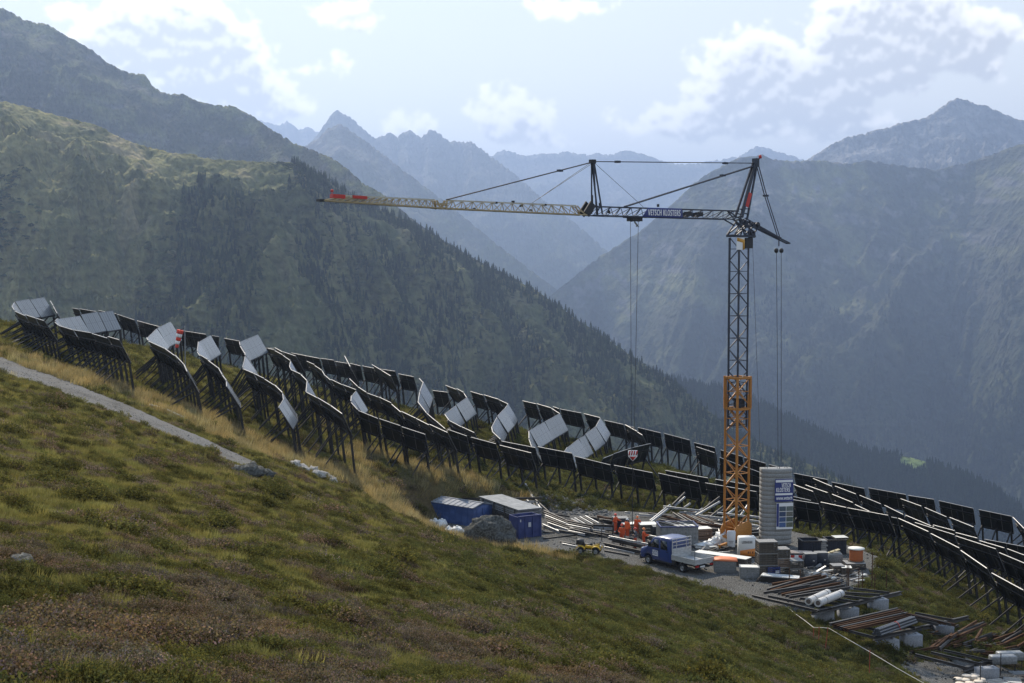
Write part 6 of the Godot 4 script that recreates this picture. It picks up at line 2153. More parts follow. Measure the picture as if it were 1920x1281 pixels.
func build_beams() -> void:
	var dark := grain("beam steel", Color(0.022, 0.021, 0.020), Color(0.06, 0.054, 0.05), 0.03, 0.55, 0.3, 0.0, 0.8)
	var light := grain("beam zinc", Color(0.24, 0.245, 0.25), Color(0.42, 0.42, 0.42), 0.03, 0.45, 0.5, 0.0, 0.8)
	var rust := grain("beam rust", Color(0.055, 0.030, 0.018), Color(0.13, 0.075, 0.045), 0.04, 0.8, 0.1, 0.0, 0.8)
	# left of the workers: nested cranked frames
	var a := []
	for k in 6:
		a.append([1020 + k * 1.5, 958 + k * 4.6, 0.9 - k * 0.13, 1062 + k * 1.0, 977 + k * 3.6, 0.7 - k * 0.1])
	for k in 6:
		a.append([1061 + k * 1.0, 977 + k * 3.8, 0.7 - k * 0.1, 1112 - k * 3.0, 987 + k * 3.2, 0.7 - k * 0.1])
	for q in [[1046, 996, 0.1, 1098, 1003, 0.1], [1110, 985, 0.6, 1150, 987, 0.6], [1112, 990, 0.4, 1148, 992, 0.4], [1108, 997, 0.3, 1152, 1005, 0.25], [1120, 1003, 0.15, 1190, 1012, 0.15], [1018, 984, 0.2, 1048, 998, 0.12]]:
		a.append(q)
	pile(a, 0.2, [dark, dark, light], "dark steel beam in the cranked pile left of the workers", "beams left of the workers")
	var b := []
	for k in 5:
		b.append([1078 + k * 5.0, 972 - k * 1.0, 0.25 + 0.1 * k, 1100 + k * 5.6, 985 - k * 0.8, 0.25 + 0.06 * k])
	for q in [[1030, 963, 0.3, 1068, 969, 0.2], [1072, 974, 0.1, 1092, 984, 0.2]]:
		b.append(q)
	pile(b, 0.15, [light, dark], "slim grey beam leaning on the rear of the cranked pile", "slim beams behind the cranked pile")
	# low racks between quad and truck
	var c := [[1132, 1019, 0.3, 1206, 1035, 0.3], [1134, 1022, 0.15, 1200, 1037, 0.15], [1134, 1026, 0.05, 1190, 1038, 0.05], [1133, 1033, 0.05, 1180, 1042, 0.05], [1140, 1010, 0.5, 1222, 1028, 0.5], [1142, 1006, 0.7, 1230, 1024, 0.7], [1148, 1014, 0.35, 1228, 1031, 0.4], [1050, 1016, 0.05, 1078, 1022, 0.05], [1054, 1020, 0.05, 1082, 1026, 0.05], [1018, 999, 0.02, 1040, 1000, 0.02], [1018, 1011, 0.02, 1080, 1004, 0.02], [1215, 1004, 0.6, 1240, 1010, 0.6], [1216, 1010, 0.35, 1238, 1016, 0.35], [1214, 1014, 0.2, 1236, 1020, 0.2]]
	pile(c, 0.16, [dark, dark, light], "dark steel beam lying on the gravel where the workers stand", "beams around the workers")
	var rk := thing("beam_trestle", "low trestle with thin uprights among the workers", "trestle", yd(1160, 1014))
	for q in [[1128, 1015], [1148, 1018], [1172, 1026], [1131, 1002], [1150, 1006]]:
		var p := yd(q[0], q[1]) - rk.position
		rod("upright", p, p + Vector3(0, 1.1, 0), 0.035, dark, rk)
	beam("cross_bar", yd(1128, 1015) - rk.position + Vector3(0, 0.5, 0), yd(1172, 1026) - rk.position + Vector3(0, 0.5, 0), 0.07, 0.09, dark, rk)
	# behind the crane: bright bars stacked every which way
	var d := []
	for q in [[1219, 977, 0.1, 1257, 947, 1.0], [1221, 979, 0.05, 1259, 950, 0.9], [1261, 947, 1.0, 1285, 924, 2.0], [1265, 949, 0.9, 1285, 932, 1.7], [1283, 952, 0.9, 1295, 944, 1.3], [1300, 970, 0.2, 1350, 932, 1.7], [1296, 972, 0.2, 1350, 941, 1.4], [1291, 970, 0.2, 1318, 954, 0.7], [1322, 977, 0.1, 1358, 949, 1.1], [1336, 967, 0.3, 1360, 953, 0.9], [1346, 978, 0.05, 1384, 950, 0.9], [1355, 976, 0.1, 1393, 957, 0.7], [1388, 968, 0.2, 1405, 944, 1.2], [1413, 1001, 0.05, 1432, 984, 0.6], [1411, 1003, 0.05, 1430, 992, 0.4]]:
		d.append(q)
	pile(d, 0.15, [light, light, dark], "bright slanting steel bar in the heap behind the crane foot", "slanting bars behind the crane")
	var e := []
	for q in [[1244, 950, 0.9, 1313, 958, 0.9], [1274, 960, 0.6, 1305, 963, 0.6], [1345, 962, 0.7, 1428, 972, 0.7], [1400, 967, 0.8, 1428, 971, 0.8], [1400, 975, 0.5, 1428, 979, 0.5], [1400, 983, 0.3, 1428, 988, 0.3], [1198, 965, 0.2, 1232, 968, 0.2], [1172, 961, 0.5, 1182, 962, 0.5]]:
		e.append(q)
	pile(e, 0.16, [light], "pale level bar in the heap behind the crane foot", "level bars behind the crane")
	var f := []
	for k in 8:
		f.append([1236 + k * 9.0, 975 + k * 1.5, 0.5 - 0.04 * k, 1330 + k * 5.0, 993 + k * 0.5, 0.5 - 0.03 * k])
		f.append([1262 + k * 9.0, 962 + k * 1.6, 0.5, 1290 + k * 11.0, 980 + k * 1.0, 0.25])
	for k in 9:
		f.append([1222 + k * 11.0, 984 - k * 1.2, 0.25, 1262 + k * 12.0, 990 - k * 1.3, 0.3])
		f.append([1290 + k * 8.0, 1012 - k * 2.0, 0.12, 1330 + k * 7.0, 1004 - k * 2.0, 0.2])
	pile(f, 0.2, [dark, dark, rust], "dark beam at the bottom of the heap behind the crane foot", "dark beams behind the crane")
	# low heaps filling the middle of the yard
	rng.seed = 808
	var h := []
	for k in 44:
		var x := rng.randf_range(1024, 1150) if k % 2 else rng.randf_range(1205, 1330)
		var y := rng.randf_range(968, 996) if k % 2 else rng.randf_range(960, 986)
		var len_ := rng.randf_range(28, 66)
		var lift := rng.randf_range(0.05, 0.45)
		h.append([x, y, lift, x + len_, y + len_ * rng.randf_range(0.08, 0.32), lift + rng.randf_range(-0.04, 0.1)])
	pile(h, 0.17, [dark, dark, light, dark, rust], "dark beam in the low heaps filling the rear of the yard", "beams at the rear of the yard")
	# poles by the shed
	for q in [[841, 933, 835, 912, "pair of short dark poles leaning behind the shed"], [850, 933, 843, 918, "shorter of two dark poles leaning behind the shed"], [901, 936, 887, 898, "tall dark pole leaning behind the panel stack"]]:
		var lo := px(q[0], q[1], 130.5)
		var hi := px(q[2], q[3], 130.5)
		lo.y = ground(lo.x, lo.z) - 0.1
		girder(lo, hi, 0.16, dark, q[4], "")
	var g := [[964, 909, 1.6, 1000, 952, 0.8], [972, 913, 1.4, 1006, 952, 0.7], [985, 908, 1.8, 1000, 935, 1.2], [995, 929, 1.4, 1030, 962, 0.5], [1000, 932, 1.2, 1014, 955, 0.7], [868, 936, 1.6, 1016, 934, 1.4], [935, 943, 1.2, 1002, 941, 1.2], [978, 948, 0.9, 1003, 949, 0.8]]
	pile(g, 0.17, [light, dark], "grey beam propped behind the flat-topped panel stack", "beams behind the panel stack")

func rack(label: String, blocks: Array, deck: Array, edge: Array, top: float, m: Material, conc: Material) -> void:
	# concrete blocks carrying an edge girder and cross girders; all in photo positions on open ground
	var i := 0
	for q in blocks:
		var p := gd(q[0], q[1])
		var bl := thing("concrete_block", "%s concrete block under the %s" % [ORD[i], label], "concrete block", p, q[2], "concrete blocks under the beam racks")
		part("body", prism(PackedVector2Array([Vector2(-0.68, -0.2), Vector2(0.68, -0.2), Vector2(0.68, 0.78), Vector2(-0.68, 0.78)]), -0.35, 0.35, 0.03), conc, bl)
		for e in [-0.4, 0.4]:
			part("stacking_knob", lathe(PackedVector2Array([Vector2(0.13, 0), Vector2(0.1, 0.1), Vector2(0, 0.1)]), 12), conc, bl, Transform3D(Basis.IDENTITY, Vector3(e, 0.78, 0)))
		i += 1
	var t := thing("girder_rack", "%s of dark girders raised on concrete blocks" % label, "rack", gd(edge[0], edge[1]))
	for q in [edge]:
		girder_part("edge_girder", gd(q[0], q[1], top) - t.position, gd(q[2], q[3], top) - t.position, 0.26, m, t)
	for q in deck:
		girder_part("cross_girder", gd(q[0], q[1], top + 0.2) - t.position, gd(q[2], q[3], top + 0.2) - t.position, 0.16, m, t)

func build_racks() -> void:
	var dark: Material = mats["beam steel"]
	var rust: Material = mats["beam rust"]
	var light: Material = mats["beam zinc"]
	var conc := grain("block concrete", Color(0.19, 0.20, 0.215), Color(0.28, 0.285, 0.295), 0.03, 0.9, 0.0, 0.4, 0.8)
	rack("upper beam rack", [[1543, 1166, 0.35], [1590, 1161, 0.35], [1646, 1144, 0.35]], [[1410, 1117, 1532, 1146], [1440, 1118, 1560, 1142], [1500, 1122, 1590, 1136], [1540, 1120, 1612, 1130], [1565, 1116, 1632, 1124], [1585, 1112, 1650, 1116], [1600, 1104, 1668, 1112]], [1522, 1150, 1690, 1112], 0.95, dark, conc)
	rack("lower beam rack", [[1664, 1222, 0.32], [1708, 1212, 0.32], [1768, 1192, 0.32]], [[1562, 1176, 1640, 1196], [1600, 1172, 1672, 1188], [1640, 1160, 1716, 1178], [1668, 1152, 1760, 1172], [1690, 1150, 1776, 1168], [1716, 1150, 1790, 1164]], [1640, 1198, 1816, 1158], 0.95, dark, conc)
	rack("lowest beam frame", [[1850, 1275, 0.2]], [[1716, 1228, 1815, 1254], [1746, 1224, 1840, 1246], [1770, 1220, 1860, 1240]], [1806, 1256, 1862, 1238], 0.35, dark, conc)
	var a := []
	for k in 7:
		a.append([1438 + k * 7.0, 1106 + k * 2.4, 1.25 - 0.05 * k, 1540 + k * 9.0, 1076 + k * 4.4, 1.25 - 0.05 * k])
	for q in [[1448, 1096, 1.3, 1540, 1080, 1.3], [1432, 1112, 1.2, 1520, 1098, 1.2]]:
		a.append(q)
	pile(a, 0.17, [dark, rust, dark], "dark steel beam laid on the upper beam rack", "beams on the upper rack", true)
	var c := []
	for k in 6:
		c.append([1556 + k * 6.5, 1171 + k * 2.2, 1.3 - 0.03 * k, 1684 + k * 6.0, 1142 + k * 2.6, 1.3 - 0.03 * k])
	for k in 5:
		c.append([1690 + k * 9.0, 1150 + k * 1.6, 1.2, 1756 + k * 9.0, 1168 + k * 1.2, 1.2])
	pile(c, 0.17, [dark, rust, rust], "rusty brown beam laid along the lower beam rack", "beams on the lower rack", true)
	var scrap := []
	rng.seed = 91
	for q in [[1704, 1226, 0.1, 1760, 1212, 0.2], [1700, 1224, 0.1, 1756, 1214, 0.3], [1756, 1214, 0.3, 1786, 1189, 0.9], [1762, 1216, 0.3, 1792, 1190, 0.9], [1782, 1195, 0.9, 1832, 1165, 1.3], [1800, 1192, 0.9, 1850, 1170, 1.2], [1796, 1186, 0.9, 1846, 1168, 1.2], [1752, 1204, 0.3, 1810, 1190, 0.6], [1788, 1212, 0.3, 1850, 1198, 0.5], [1800, 1216, 0.2, 1852, 1206, 0.4], [1822, 1220, 0.1, 1882, 1204, 0.4], [1828, 1222, 0.1, 1890, 1206, 0.4], [1878, 1205, 0.5, 1916, 1184, 0.9], [1884, 1207, 0.5, 1924, 1188, 0.9], [1838, 1226, 0.1, 1908, 1212, 0.4], [1846, 1230, 0.1, 1912, 1216, 0.3], [1860, 1202, 0.4, 1900, 1188, 0.7], [1830, 1199, 0.7, 1842, 1180, 1.1], [1806, 1208, 0.4, 1860, 1188, 0.7], [1906, 1214, 0.4, 1930, 1200, 0.7]]:
		scrap.append(q)
	for k in 26:
		var x := rng.randf_range(1705, 1905)
		var y := 1196.0 + (x - 1800.0) * 0.06 + rng.randf_range(-16, 30)
		var up := rng.randf() < 0.5
		var len_ := rng.randf_range(24, 62)
		scrap.append([x, y, rng.randf_range(0.05, 0.35), x + len_, y - len_ * (rng.randf_range(0.2, 0.75) if up else rng.randf_range(-0.3, 0.1)), rng.randf_range(0.1, 0.7)])
	pile(scrap, 0.15, [dark, rust, rust], "rusty brown bar in the tangled heap at the lower end of the yard", "scrap bars", true)
	# grey pipe bundle with a red strap
	var pb := thing("pipe_bundle", "bundle of grey pipes tied with a red strap on the lower rack", "pipes", gd(1644, 1190, 1.2))
	var u := (gd(1712, 1166, 1.2) - gd(1644, 1190, 1.2))
	var side := Vector3(u.z, 0, -u.x).normalized()
	for r in 3:
		for k in 4 - r:
			var o := side * (k * 0.17 + r * 0.085 - 0.25) + Vector3(0, r * 0.15, 0)
			rod("pipe", o, o + u, 0.08, grain("pipe grey", Color(0.05, 0.055, 0.065), Color(0.09, 0.095, 0.105), 0.03, 0.45, 0.3), pb)
	var strap := mat("strap red", Color(0.5, 0.05, 0.03), 0.6)
	part("strap", tube(PackedVector3Array([u * 0.5 + side * -0.36 + Vector3(0, -0.09, 0), u * 0.5 + side * -0.2 + Vector3(0, 0.3, 0), u * 0.5 + side * -0.02 + Vector3(0, 0.42, 0), u * 0.5 + side * 0.2 + Vector3(0, 0.28, 0), u * 0.5 + side * 0.36 + Vector3(0, -0.09, 0)]), 0.03, 6), strap, pb)
	# insulated rolls on the upper rack
	for q in [[1516, 1128, 1552, 1112, 0.0, "shorter white wrapped roll on the upper beam rack"], [1534, 1131, 1577, 1113, 0.1, "longer white wrapped roll with straps on the upper beam rack"]]:
		var p0 := gd(q[0], q[1], 1.45)
		var p1 := gd(q[2], q[3], 1.45)
		var r := thing("wrapped_roll", q[5], "roll", p0)
		rod("sleeve", Vector3.ZERO, p1 - p0, 0.27, mat("roll white", Color(0.46, 0.45, 0.43), 0.7), r)
		rod("core", (p0 - p1).normalized() * 0.02, p1 - p0 + (p1 - p0).normalized() * 0.02, 0.16, mat("roll core", Color(0.10, 0.075, 0.06), 0.8), r)
		for f in [0.25, 0.85]:
			var c0: Vector3 = (p1 - p0) * f
			rod("strap", c0, c0 + (p1 - p0).normalized() * 0.07, 0.278, dark, r)
	# rusty uprights of the rack
	for q in [[1588, 1112, 1.9], [1591, 1114, 2.0], [1610, 1116, 1.8], [1617, 1113, 1.4], [1635, 1106, 2.6], [1640, 1112, 1.2], [1662, 1108, 1.3], [1500, 1112, 1.5], [1480, 1100, 1.2]]:
		var p := gd(q[0], q[1], 0.0)
		var o := rod("steel_stake", p - Vector3(0, 0.1, 0), p + Vector3(0, q[2] + 0.2, 0), 0.035, rust, self)
		tag(o, "rusty upright stake at the edge of the upper beam rack", "stake", "stakes of the upper rack")
	# rope fence on the slope below the yard
	var red := mat("stake red", Color(0.30, 0.045, 0.025), 0.7)
	var tops := []
	for q in [[1525, 1200, 22], [1535, 1207, 30], [1547, 1218, 40], [1630, 1266, 46]]:
		var p := gd(q[0], q[1])
		var h: float = q[2] * -p.z / FOC
		var lean := Vector3(0.12 * h if q[0] > 1540 and q[0] < 1600 else 0.02, h, 0)
		var o := thing("fence_stake", "thin red stake standing %s on the slope" % ["leftmost", "second", "tilted", "alone downhill"][tops.size()], "stake", p)
		rod("rod", Vector3(0, -0.2, 0), lean, 0.022, red, o)
		part("cap", lathe(PackedVector2Array([Vector2(0.03, 0), Vector2(0.03, 0.05), Vector2(0, 0.06)]), 8), red, o, Transform3D(Basis.IDENTITY, lean))
		tops.append(p + lean)
	var path := PackedVector3Array()
	for q in [[1471, 1134, 0.3], [1490, 1150, 0.3], [1508, 1163, 0.4], [1526, 1177, 0.6], [1540, 1177, 0.7], [1554, 1178, 0.9], [1590, 1199, 0.8], [1630, 1222, 0.9], [1680, 1252, 0.7], [1735, 1283, 0.6], [1775, 1305, 0.5]]:
		path.append(gd(q[0], q[1], q[2]))
	tag(part("rope", tube(path, 0.018, 6), mat("rope white", Color(0.55, 0.52, 0.46), 0.8), self), "pale rope strung along the slope below the yard", "rope")

func build_goods() -> void:
	var wood := grain("crate wood", Color(0.065, 0.058, 0.05), Color(0.15, 0.132, 0.11), 0.03, 0.85, 0.0, 0.3, 1.0)
	var brown := grain("crate brown", Color(0.15, 0.11, 0.085), Color(0.26, 0.20, 0.155), 0.03, 0.85, 0.0, 0.3, 1.0)
	var bright := mat("lid white", Color(0.66, 0.64, 0.58), 0.6)
	var dull := grain("lid grey", Color(0.20, 0.20, 0.19), Color(0.32, 0.31, 0.30), 0.03, 0.8)
	var zinc := grain("box zinc", Color(0.17, 0.18, 0.185), Color(0.27, 0.28, 0.285), 0.02, 0.5, 0.3)
	var navy := grain("cabinet navy", Color(0.010, 0.013, 0.022), Color(0.022, 0.028, 0.042), 0.02, 0.5)
	var bluep := grain("bin blue", Color(0.02, 0.03, 0.12), Color(0.03, 0.05, 0.17), 0.02, 0.55)
	var black := mat("black steel", Color(0.012, 0.012, 0.014), 0.6)
	var white := mat("sign white", Color(0.72, 0.72, 0.72), 0.6)
	var red := mat("signal red", Color(0.45, 0.03, 0.02), 0.5)
	# grey container with a blue rim behind the truck
	var c := steel_box(yd(1272, 1026) + Vector3(0, 0, -1.0), Vector3(3.2, 1.75, 2.3), 0.06, zinc, bluep, "grey corrugated container with blue rim behind the truck", "steel_container", "container", 12)
	for k in 4:
		beam("load_beam", Vector3(-1.3 + 0.5 * k, 1.72, -1.1), Vector3(-0.2 + 0.45 * k, 1.74, 1.0), 0.1, 0.1, mats["beam zinc"] if k % 2 else mats["beam steel"], c)
	block("cover", Vector3(0.5, 1.70, 0.55), Vector3(1.7, 0.04, 0.8), bright, c, 0.1)
	# boxes round the workers
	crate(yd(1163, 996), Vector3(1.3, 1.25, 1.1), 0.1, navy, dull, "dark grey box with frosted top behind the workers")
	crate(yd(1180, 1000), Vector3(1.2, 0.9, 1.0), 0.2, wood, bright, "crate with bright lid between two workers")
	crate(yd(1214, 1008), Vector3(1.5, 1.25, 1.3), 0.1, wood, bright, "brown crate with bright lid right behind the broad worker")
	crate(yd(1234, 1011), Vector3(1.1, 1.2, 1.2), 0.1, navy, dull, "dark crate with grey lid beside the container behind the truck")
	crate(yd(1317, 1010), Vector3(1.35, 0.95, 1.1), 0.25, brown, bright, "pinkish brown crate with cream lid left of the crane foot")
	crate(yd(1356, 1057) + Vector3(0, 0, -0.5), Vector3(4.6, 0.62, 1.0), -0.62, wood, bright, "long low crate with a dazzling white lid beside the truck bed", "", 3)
	var ob := steel_box(yd(1361, 1074) + Vector3(0, 0, -0.5), Vector3(1.7, 0.92, 1.0), -0.12, zinc, zinc, "grey ribbed box under an orange cover behind the truck", "storage_box", "box", 9)
	part("orange_cover", prism(PackedVector2Array([Vector2(-0.95, 0.90), Vector2(-0.9, 0.98), Vector2(-0.3, 1.06), Vector2(0.4, 1.04), Vector2(0.92, 0.97), Vector2(0.96, 0.88)]), -0.58, 0.58, 0.03), mat("cover orange", Color(0.62, 0.17, 0.06), 0.6), ob)
	var gb := steel_box(yd(1407, 1086) + Vector3(0, 0, -0.5), Vector3(1.45, 0.85, 1.0), -0.1, zinc, zinc, "grey steel stillage with white contents at the gravel's edge", "stillage", "box", 3)
	block("sheet", Vector3(0.0, 0.84, 0.0), Vector3(1.3, 0.04, 0.9), bright, gb, 0.1)
	for ex in [-0.66, 0.66]:
		for ez in [-0.44, 0.44]:
			block("leg", Vector3(ex, -0.02, ez), Vector3(0.09, 0.12, 0.09), zinc, gb)
	# crumpled foil
	var foil := grain("foil white", Color(0.50, 0.50, 0.48), Color(0.72, 0.72, 0.70), 0.04, 0.35, 0.2, 3.0, 1.0)
	var i := 0
	for q in [[1322, 1028, 0.9, 0.35, "flat crumpled foil sheet left of the crane foot"], [1340, 1025, 0.8, 0.55, "crumpled plastic heap beside the white cabinet"], [1354, 1022, 0.65, 0.9, "upright silver wrapped bundle beside the white cabinet"]]:
		var p := yd(q[0], q[1])
		var f := thing("foil_bundle", q[4], "foil", p, i * 1.1)
		part("sheet", lump(Vector3(q[2], q[3], q[2] * 0.7), 80 + i, 0.8, 2.2, 14, 18, 0.4), foil, f)
		part("fold", lump(Vector3(q[2] * 0.5, q[3] * 0.5, q[2] * 0.5), 85 + i, 0.9, 2.6, 9, 12, 0.4), foil, f, Transform3D(Basis.IDENTITY, Vector3(0.25, q[3] * 0.6, 0.15)))
		i += 1
	# crane's white panel and switch cabinet
	var wp := thing("control_panel", "light grey upright panel in front of the crane foot", "panel", yd(1371, 1033), 0.1)
	part("plate", prism(PackedVector2Array([Vector2(-0.32, 0.3), Vector2(0.32, 0.3), Vector2(0.36, 1.55), Vector2(0.3, 1.68), Vector2(-0.3, 1.68), Vector2(-0.36, 1.55)]), -0.06, 0.06, 0.02), mat("panel grey", Color(0.50, 0.52, 0.55), 0.5), wp)
	for x in [-0.25, 0.25]:
		block("leg", Vector3(x, 0, 0), Vector3(0.06, 0.32, 0.06), black, wp)
	for k in 2:
		block("print_line", Vector3(-0.02, 0.78 - 0.13 * k, 0.062), Vector3(0.42 - 0.12 * k, 0.05, 0.008), mat("print grey", Color(0.12, 0.12, 0.14), 0.6), wp)
	var lb := thing("switch_cabinet", "white and orange crane cabinet with black lettering at the crane foot", "cabinet", yd(1402, 1047) + Vector3(0, 0, -0.45), 0.04)
	part("housing", prism(PackedVector2Array([Vector2(-0.7, 0.1), Vector2(0.7, 0.1), Vector2(0.7, 1.6), Vector2(0.62, 1.7), Vector2(-0.62, 1.7), Vector2(-0.7, 1.6)]), -0.45, 0.45, 0.05), mat("cabinet white", Color(0.58, 0.58, 0.56), 0.5), lb)
	part("orange_field", prism(PackedVector2Array([Vector2(-0.64, 0.14), Vector2(0.6, 0.14), Vector2(0.6, 0.80), Vector2(-0.64, 0.62)]), 0.452, 0.462), mat("cabinet orange", Color(0.55, 0.18, 0.02), 0.5), lb)
	lettering("cabinet_lettering", "LIEBHERR", 0.2, black, lb, Transform3D(Basis.IDENTITY, Vector3(-0.08, 1.30, 0.455)), 0.86)
	lettering("cabinet_lettering", "81 K", 0.17, black, lb, Transform3D(Basis.IDENTITY, Vector3(0.22, 0.46, 0.465)), 0.5)
	block("plinth", Vector3(0, 0, 0), Vector3(1.3, 0.1, 0.8), black, lb)
	# crate towers before the counterweight
	var p := yd(1439, 1082) + Vector3(0, 0, -0.55)
	for k in 3:
		crate(p + Vector3(0, k * 0.9, 0), Vector3(1.5 - 0.03 * k, 0.88, 1.1), 0.12 - 0.02 * k, wood, dull, "%s crate of the tall three-high tower before the counterweight" % ["bottom", "middle", "top"][k], "crates before the counterweight", 5)
	p = yd(1469, 1082) + Vector3(0, 0, -0.7)
	for k in 3:
		crate(p + Vector3(0, k * 0.7, 0), Vector3(0.95, 0.68, 1.1), 0.1, wood if k != 1 else brown, dull, "%s crate of the narrow tower beside the three-high crate tower" % ["bottom", "middle", "top"][k], "crates before the counterweight", 4)
	p = yd(1493, 1082) + Vector3(0, 0, -0.6)
	for k in 2:
		crate(p + Vector3(0, k * 0.62, 0), Vector3(1.05, 0.6, 1.1), 0.1, wood, dull, "%s crate of the low two-high stack right of the towers" % ["lower", "upper"][k], "crates before the counterweight", 4)
	var bb := crate(yd(1449, 1080) + Vector3(0, 0, 0.1), Vector3(0.95, 0.75, 0.55), 0.1, bluep, bluep, "small blue lettered box at the foot of the crate towers")
	for k in 2:
		block("print_line", Vector3(0.25, 0.42 - 0.12 * k, 0.30), Vector3(0.3, 0.06, 0.012), white, bb)
	# flat sheets
	var sh := thing("sheet_stack", "low stack of dark planks with a shining top sheet by the crates", "stack", yd(1462, 1094) + Vector3(0, 0, -0.3), -0.38)
	for k in 5:
		block("plank", Vector3(0.03 * k, 0.02 + 0.11 * k, 0), Vector3(3.3 - 0.12 * k, 0.07, 0.9), mats["beam steel"] if k < 4 else foil, sh)
		for x in [-1.2, 1.2]:
			block("spacer", Vector3(x, 0.09 + 0.11 * k - 0.11, 0), Vector3(0.1, 0.04, 0.8), wood, sh)
	# rear right corner of the yard
	for q in [[1522, 1042, 1.6, 1.15, "dark mesh-sided bin with flat top behind the red-white barrier"], [1569, 1041, 1.6, 1.2, "dark bin with flat top left of the cable drum"]]:
		steel_box(yd(q[0], q[1]) + Vector3(0, 0, -0.8), Vector3(q[2], q[3], 1.4), 0.08, navy, mats["beam steel"], q[4], "storage_bin", "bin", 9)
	var lidp := thing("pallet", "pale pallet lying on top of the dark bin", "pallet", yd(1577, 1041) + Vector3(0.1, 1.2, -0.9), 0.15)
	for k in 5:
		block("slat", Vector3(0, 0.12, -0.4 + 0.2 * k), Vector3(1.1, 0.03, 0.14), bright, lidp)
	for x in [-0.5, 0.0, 0.5]:
		block("bearer", Vector3(x, 0, 0), Vector3(0.1, 0.12, 0.95), wood, lidp)
	var st := thing("plank_column", "narrow column of stacked pale planks between two dark bins", "stack", yd(1545, 1041) + Vector3(0, 0, -0.4))
	for k in 7:
		block("plank", Vector3(0.03 * sin(k * 2.0), 0.02 + k * 0.17, 0), Vector3(0.42 if k % 2 else 0.62, 0.14, 0.7), dull, st)
	var br := thing("bar_rack", "flat rack of beige bars above the red-white barrier", "rack", yd(1505, 1054) + Vector3(0, 0, -0.5), -0.1)
	for k in 6:
		rod("bar", Vector3(-0.85, 0.68, -0.45 + 0.17 * k), Vector3(0.85, 0.66, -0.45 + 0.17 * k), 0.05, mat("bar beige", Color(0.42, 0.34, 0.28), 0.7), br)
	for x in [-0.7, 0.7]:
		for z in [-0.4, 0.4]:
			block("leg", Vector3(x, 0, z), Vector3(0.07, 0.64, 0.07), black, br)
	var ba := thing("barrier", "red and white striped barrier plank right of the crate towers", "barrier", yd(1497, 1060), -0.16)
	for k in 6:
		block("field", Vector3(-0.75 + 0.3 * k, 0.55, 0), Vector3(0.3, 0.22, 0.04), red if k % 2 else white, ba)
	for x in [-0.7, 0.7]:
		block("foot", Vector3(x, 0, 0), Vector3(0.06, 0.56, 0.5), black, ba)
	i = 0
	for q in [[1520, 1064, 0.95, 1.05], [1541, 1062, 0.9, 1.05]]:
		var cb := thing("tool_cabinet", ["dark navy cabinet with round handle, nearer the crates", "dark navy cabinet standing behind its twin"][i], "cabinet", yd(q[0], q[1]) + Vector3(0, 0, -0.3), 0.08)
		part("housing", prism(PackedVector2Array([Vector2(-q[2] * 0.5, 0), Vector2(q[2] * 0.5, 0), Vector2(q[2] * 0.5, q[3]), Vector2(-q[2] * 0.5, q[3])]), -0.35, 0.35, 0.03), navy, cb)
		part("handle", lathe(PackedVector2Array([Vector2(0, 0), Vector2(0.08, 0), Vector2(0.08, 0.03), Vector2(0, 0.03)]), 12), dull, cb, Transform3D(Basis(Vector3(1, 0, 0), Vector3(0, 0, 1), Vector3(0, -1, 0)), Vector3(0.2, 0.5, 0.35)))
		block("top_plate", Vector3(0, q[3], 0), Vector3(q[2] + 0.04, 0.03, 0.76), dull, cb)
		i += 1
	var bg := thing("bulk_bag", "grey bulk bag filled with yellowish boards near the cable drum", "bag", yd(1567, 1058) + Vector3(0, 0, -0.4))
	part("bag", prism(PackedVector2Array([Vector2(-0.52, 0), Vector2(0.52, 0), Vector2(0.58, 0.4), Vector2(0.52, 0.82), Vector2(-0.52, 0.82), Vector2(-0.58, 0.4)]), -0.5, 0.5, 0.08), grain("bag grey", Color(0.16, 0.165, 0.16), Color(0.28, 0.28, 0.27), 0.03, 0.9, 0.0, 2.0), bg)
	for k in 3:
		part("board", box_mesh, mat("board yellow", Color(0.45, 0.38, 0.22), 0.7), bg, Transform3D(Basis.from_euler(Vector3(0.2, 0.5 * k, 0.35 - 0.2 * k)) * Basis.from_scale(Vector3(0.9, 0.06, 0.2)), Vector3(-0.2 + 0.2 * k, 0.92 + 0.06 * k, 0)))
	# cable drum
	var dr := thing("cable_drum", "orange cable drum with pale flanges standing on a crate", "cable drum", yd(1607, 1066) + Vector3(0, 0.5, -0.3))
	for y in [0.0, 0.98]:
		part("flange", lathe(PackedVector2Array([Vector2(0, 0), Vector2(0.64, 0), Vector2(0.64, 0.07), Vector2(0, 0.07)]), 28), bright if y > 0.5 else wood, dr, Transform3D(Basis.IDENTITY, Vector3(0, y, 0)))
	part("cable_winding", lathe(PackedVector2Array([Vector2(0.5, 0.07), Vector2(0.53, 0.2), Vector2(0.52, 0.5), Vector2(0.53, 0.8), Vector2(0.5, 0.98)]), 28), grain("cable orange", Color(0.28, 0.075, 0.02), Color(0.42, 0.12, 0.03), 0.05, 0.6), dr)
	crate(yd(1604, 1068) + Vector3(0, -0.0, -0.4), Vector3(1.5, 0.5, 1.2), 0.05, wood, dull, "weathered crate carrying the cable drum", "", 3)
	crate(yd(1572, 1078) + Vector3(0, 0, -0.4), Vector3(0.9, 0.7, 0.9), 0.1, wood, dull, "grey crate in front of the bulk bag")
	crate(yd(1589, 1080) + Vector3(0, 0, -0.4), Vector3(0.75, 0.62, 0.8), -0.1, wood, bright, "crate with pale lid in front of the cable drum")
	crate(yd(1540, 1092) + Vector3(0, 0, -0.4), Vector3(0.95, 0.5, 0.8), -0.3, wood, dull, "low open crate above the upper beam rack", "", 3)
	# scattered offcuts: each a short piece of bar, sheet or timber
	rng.seed = 314
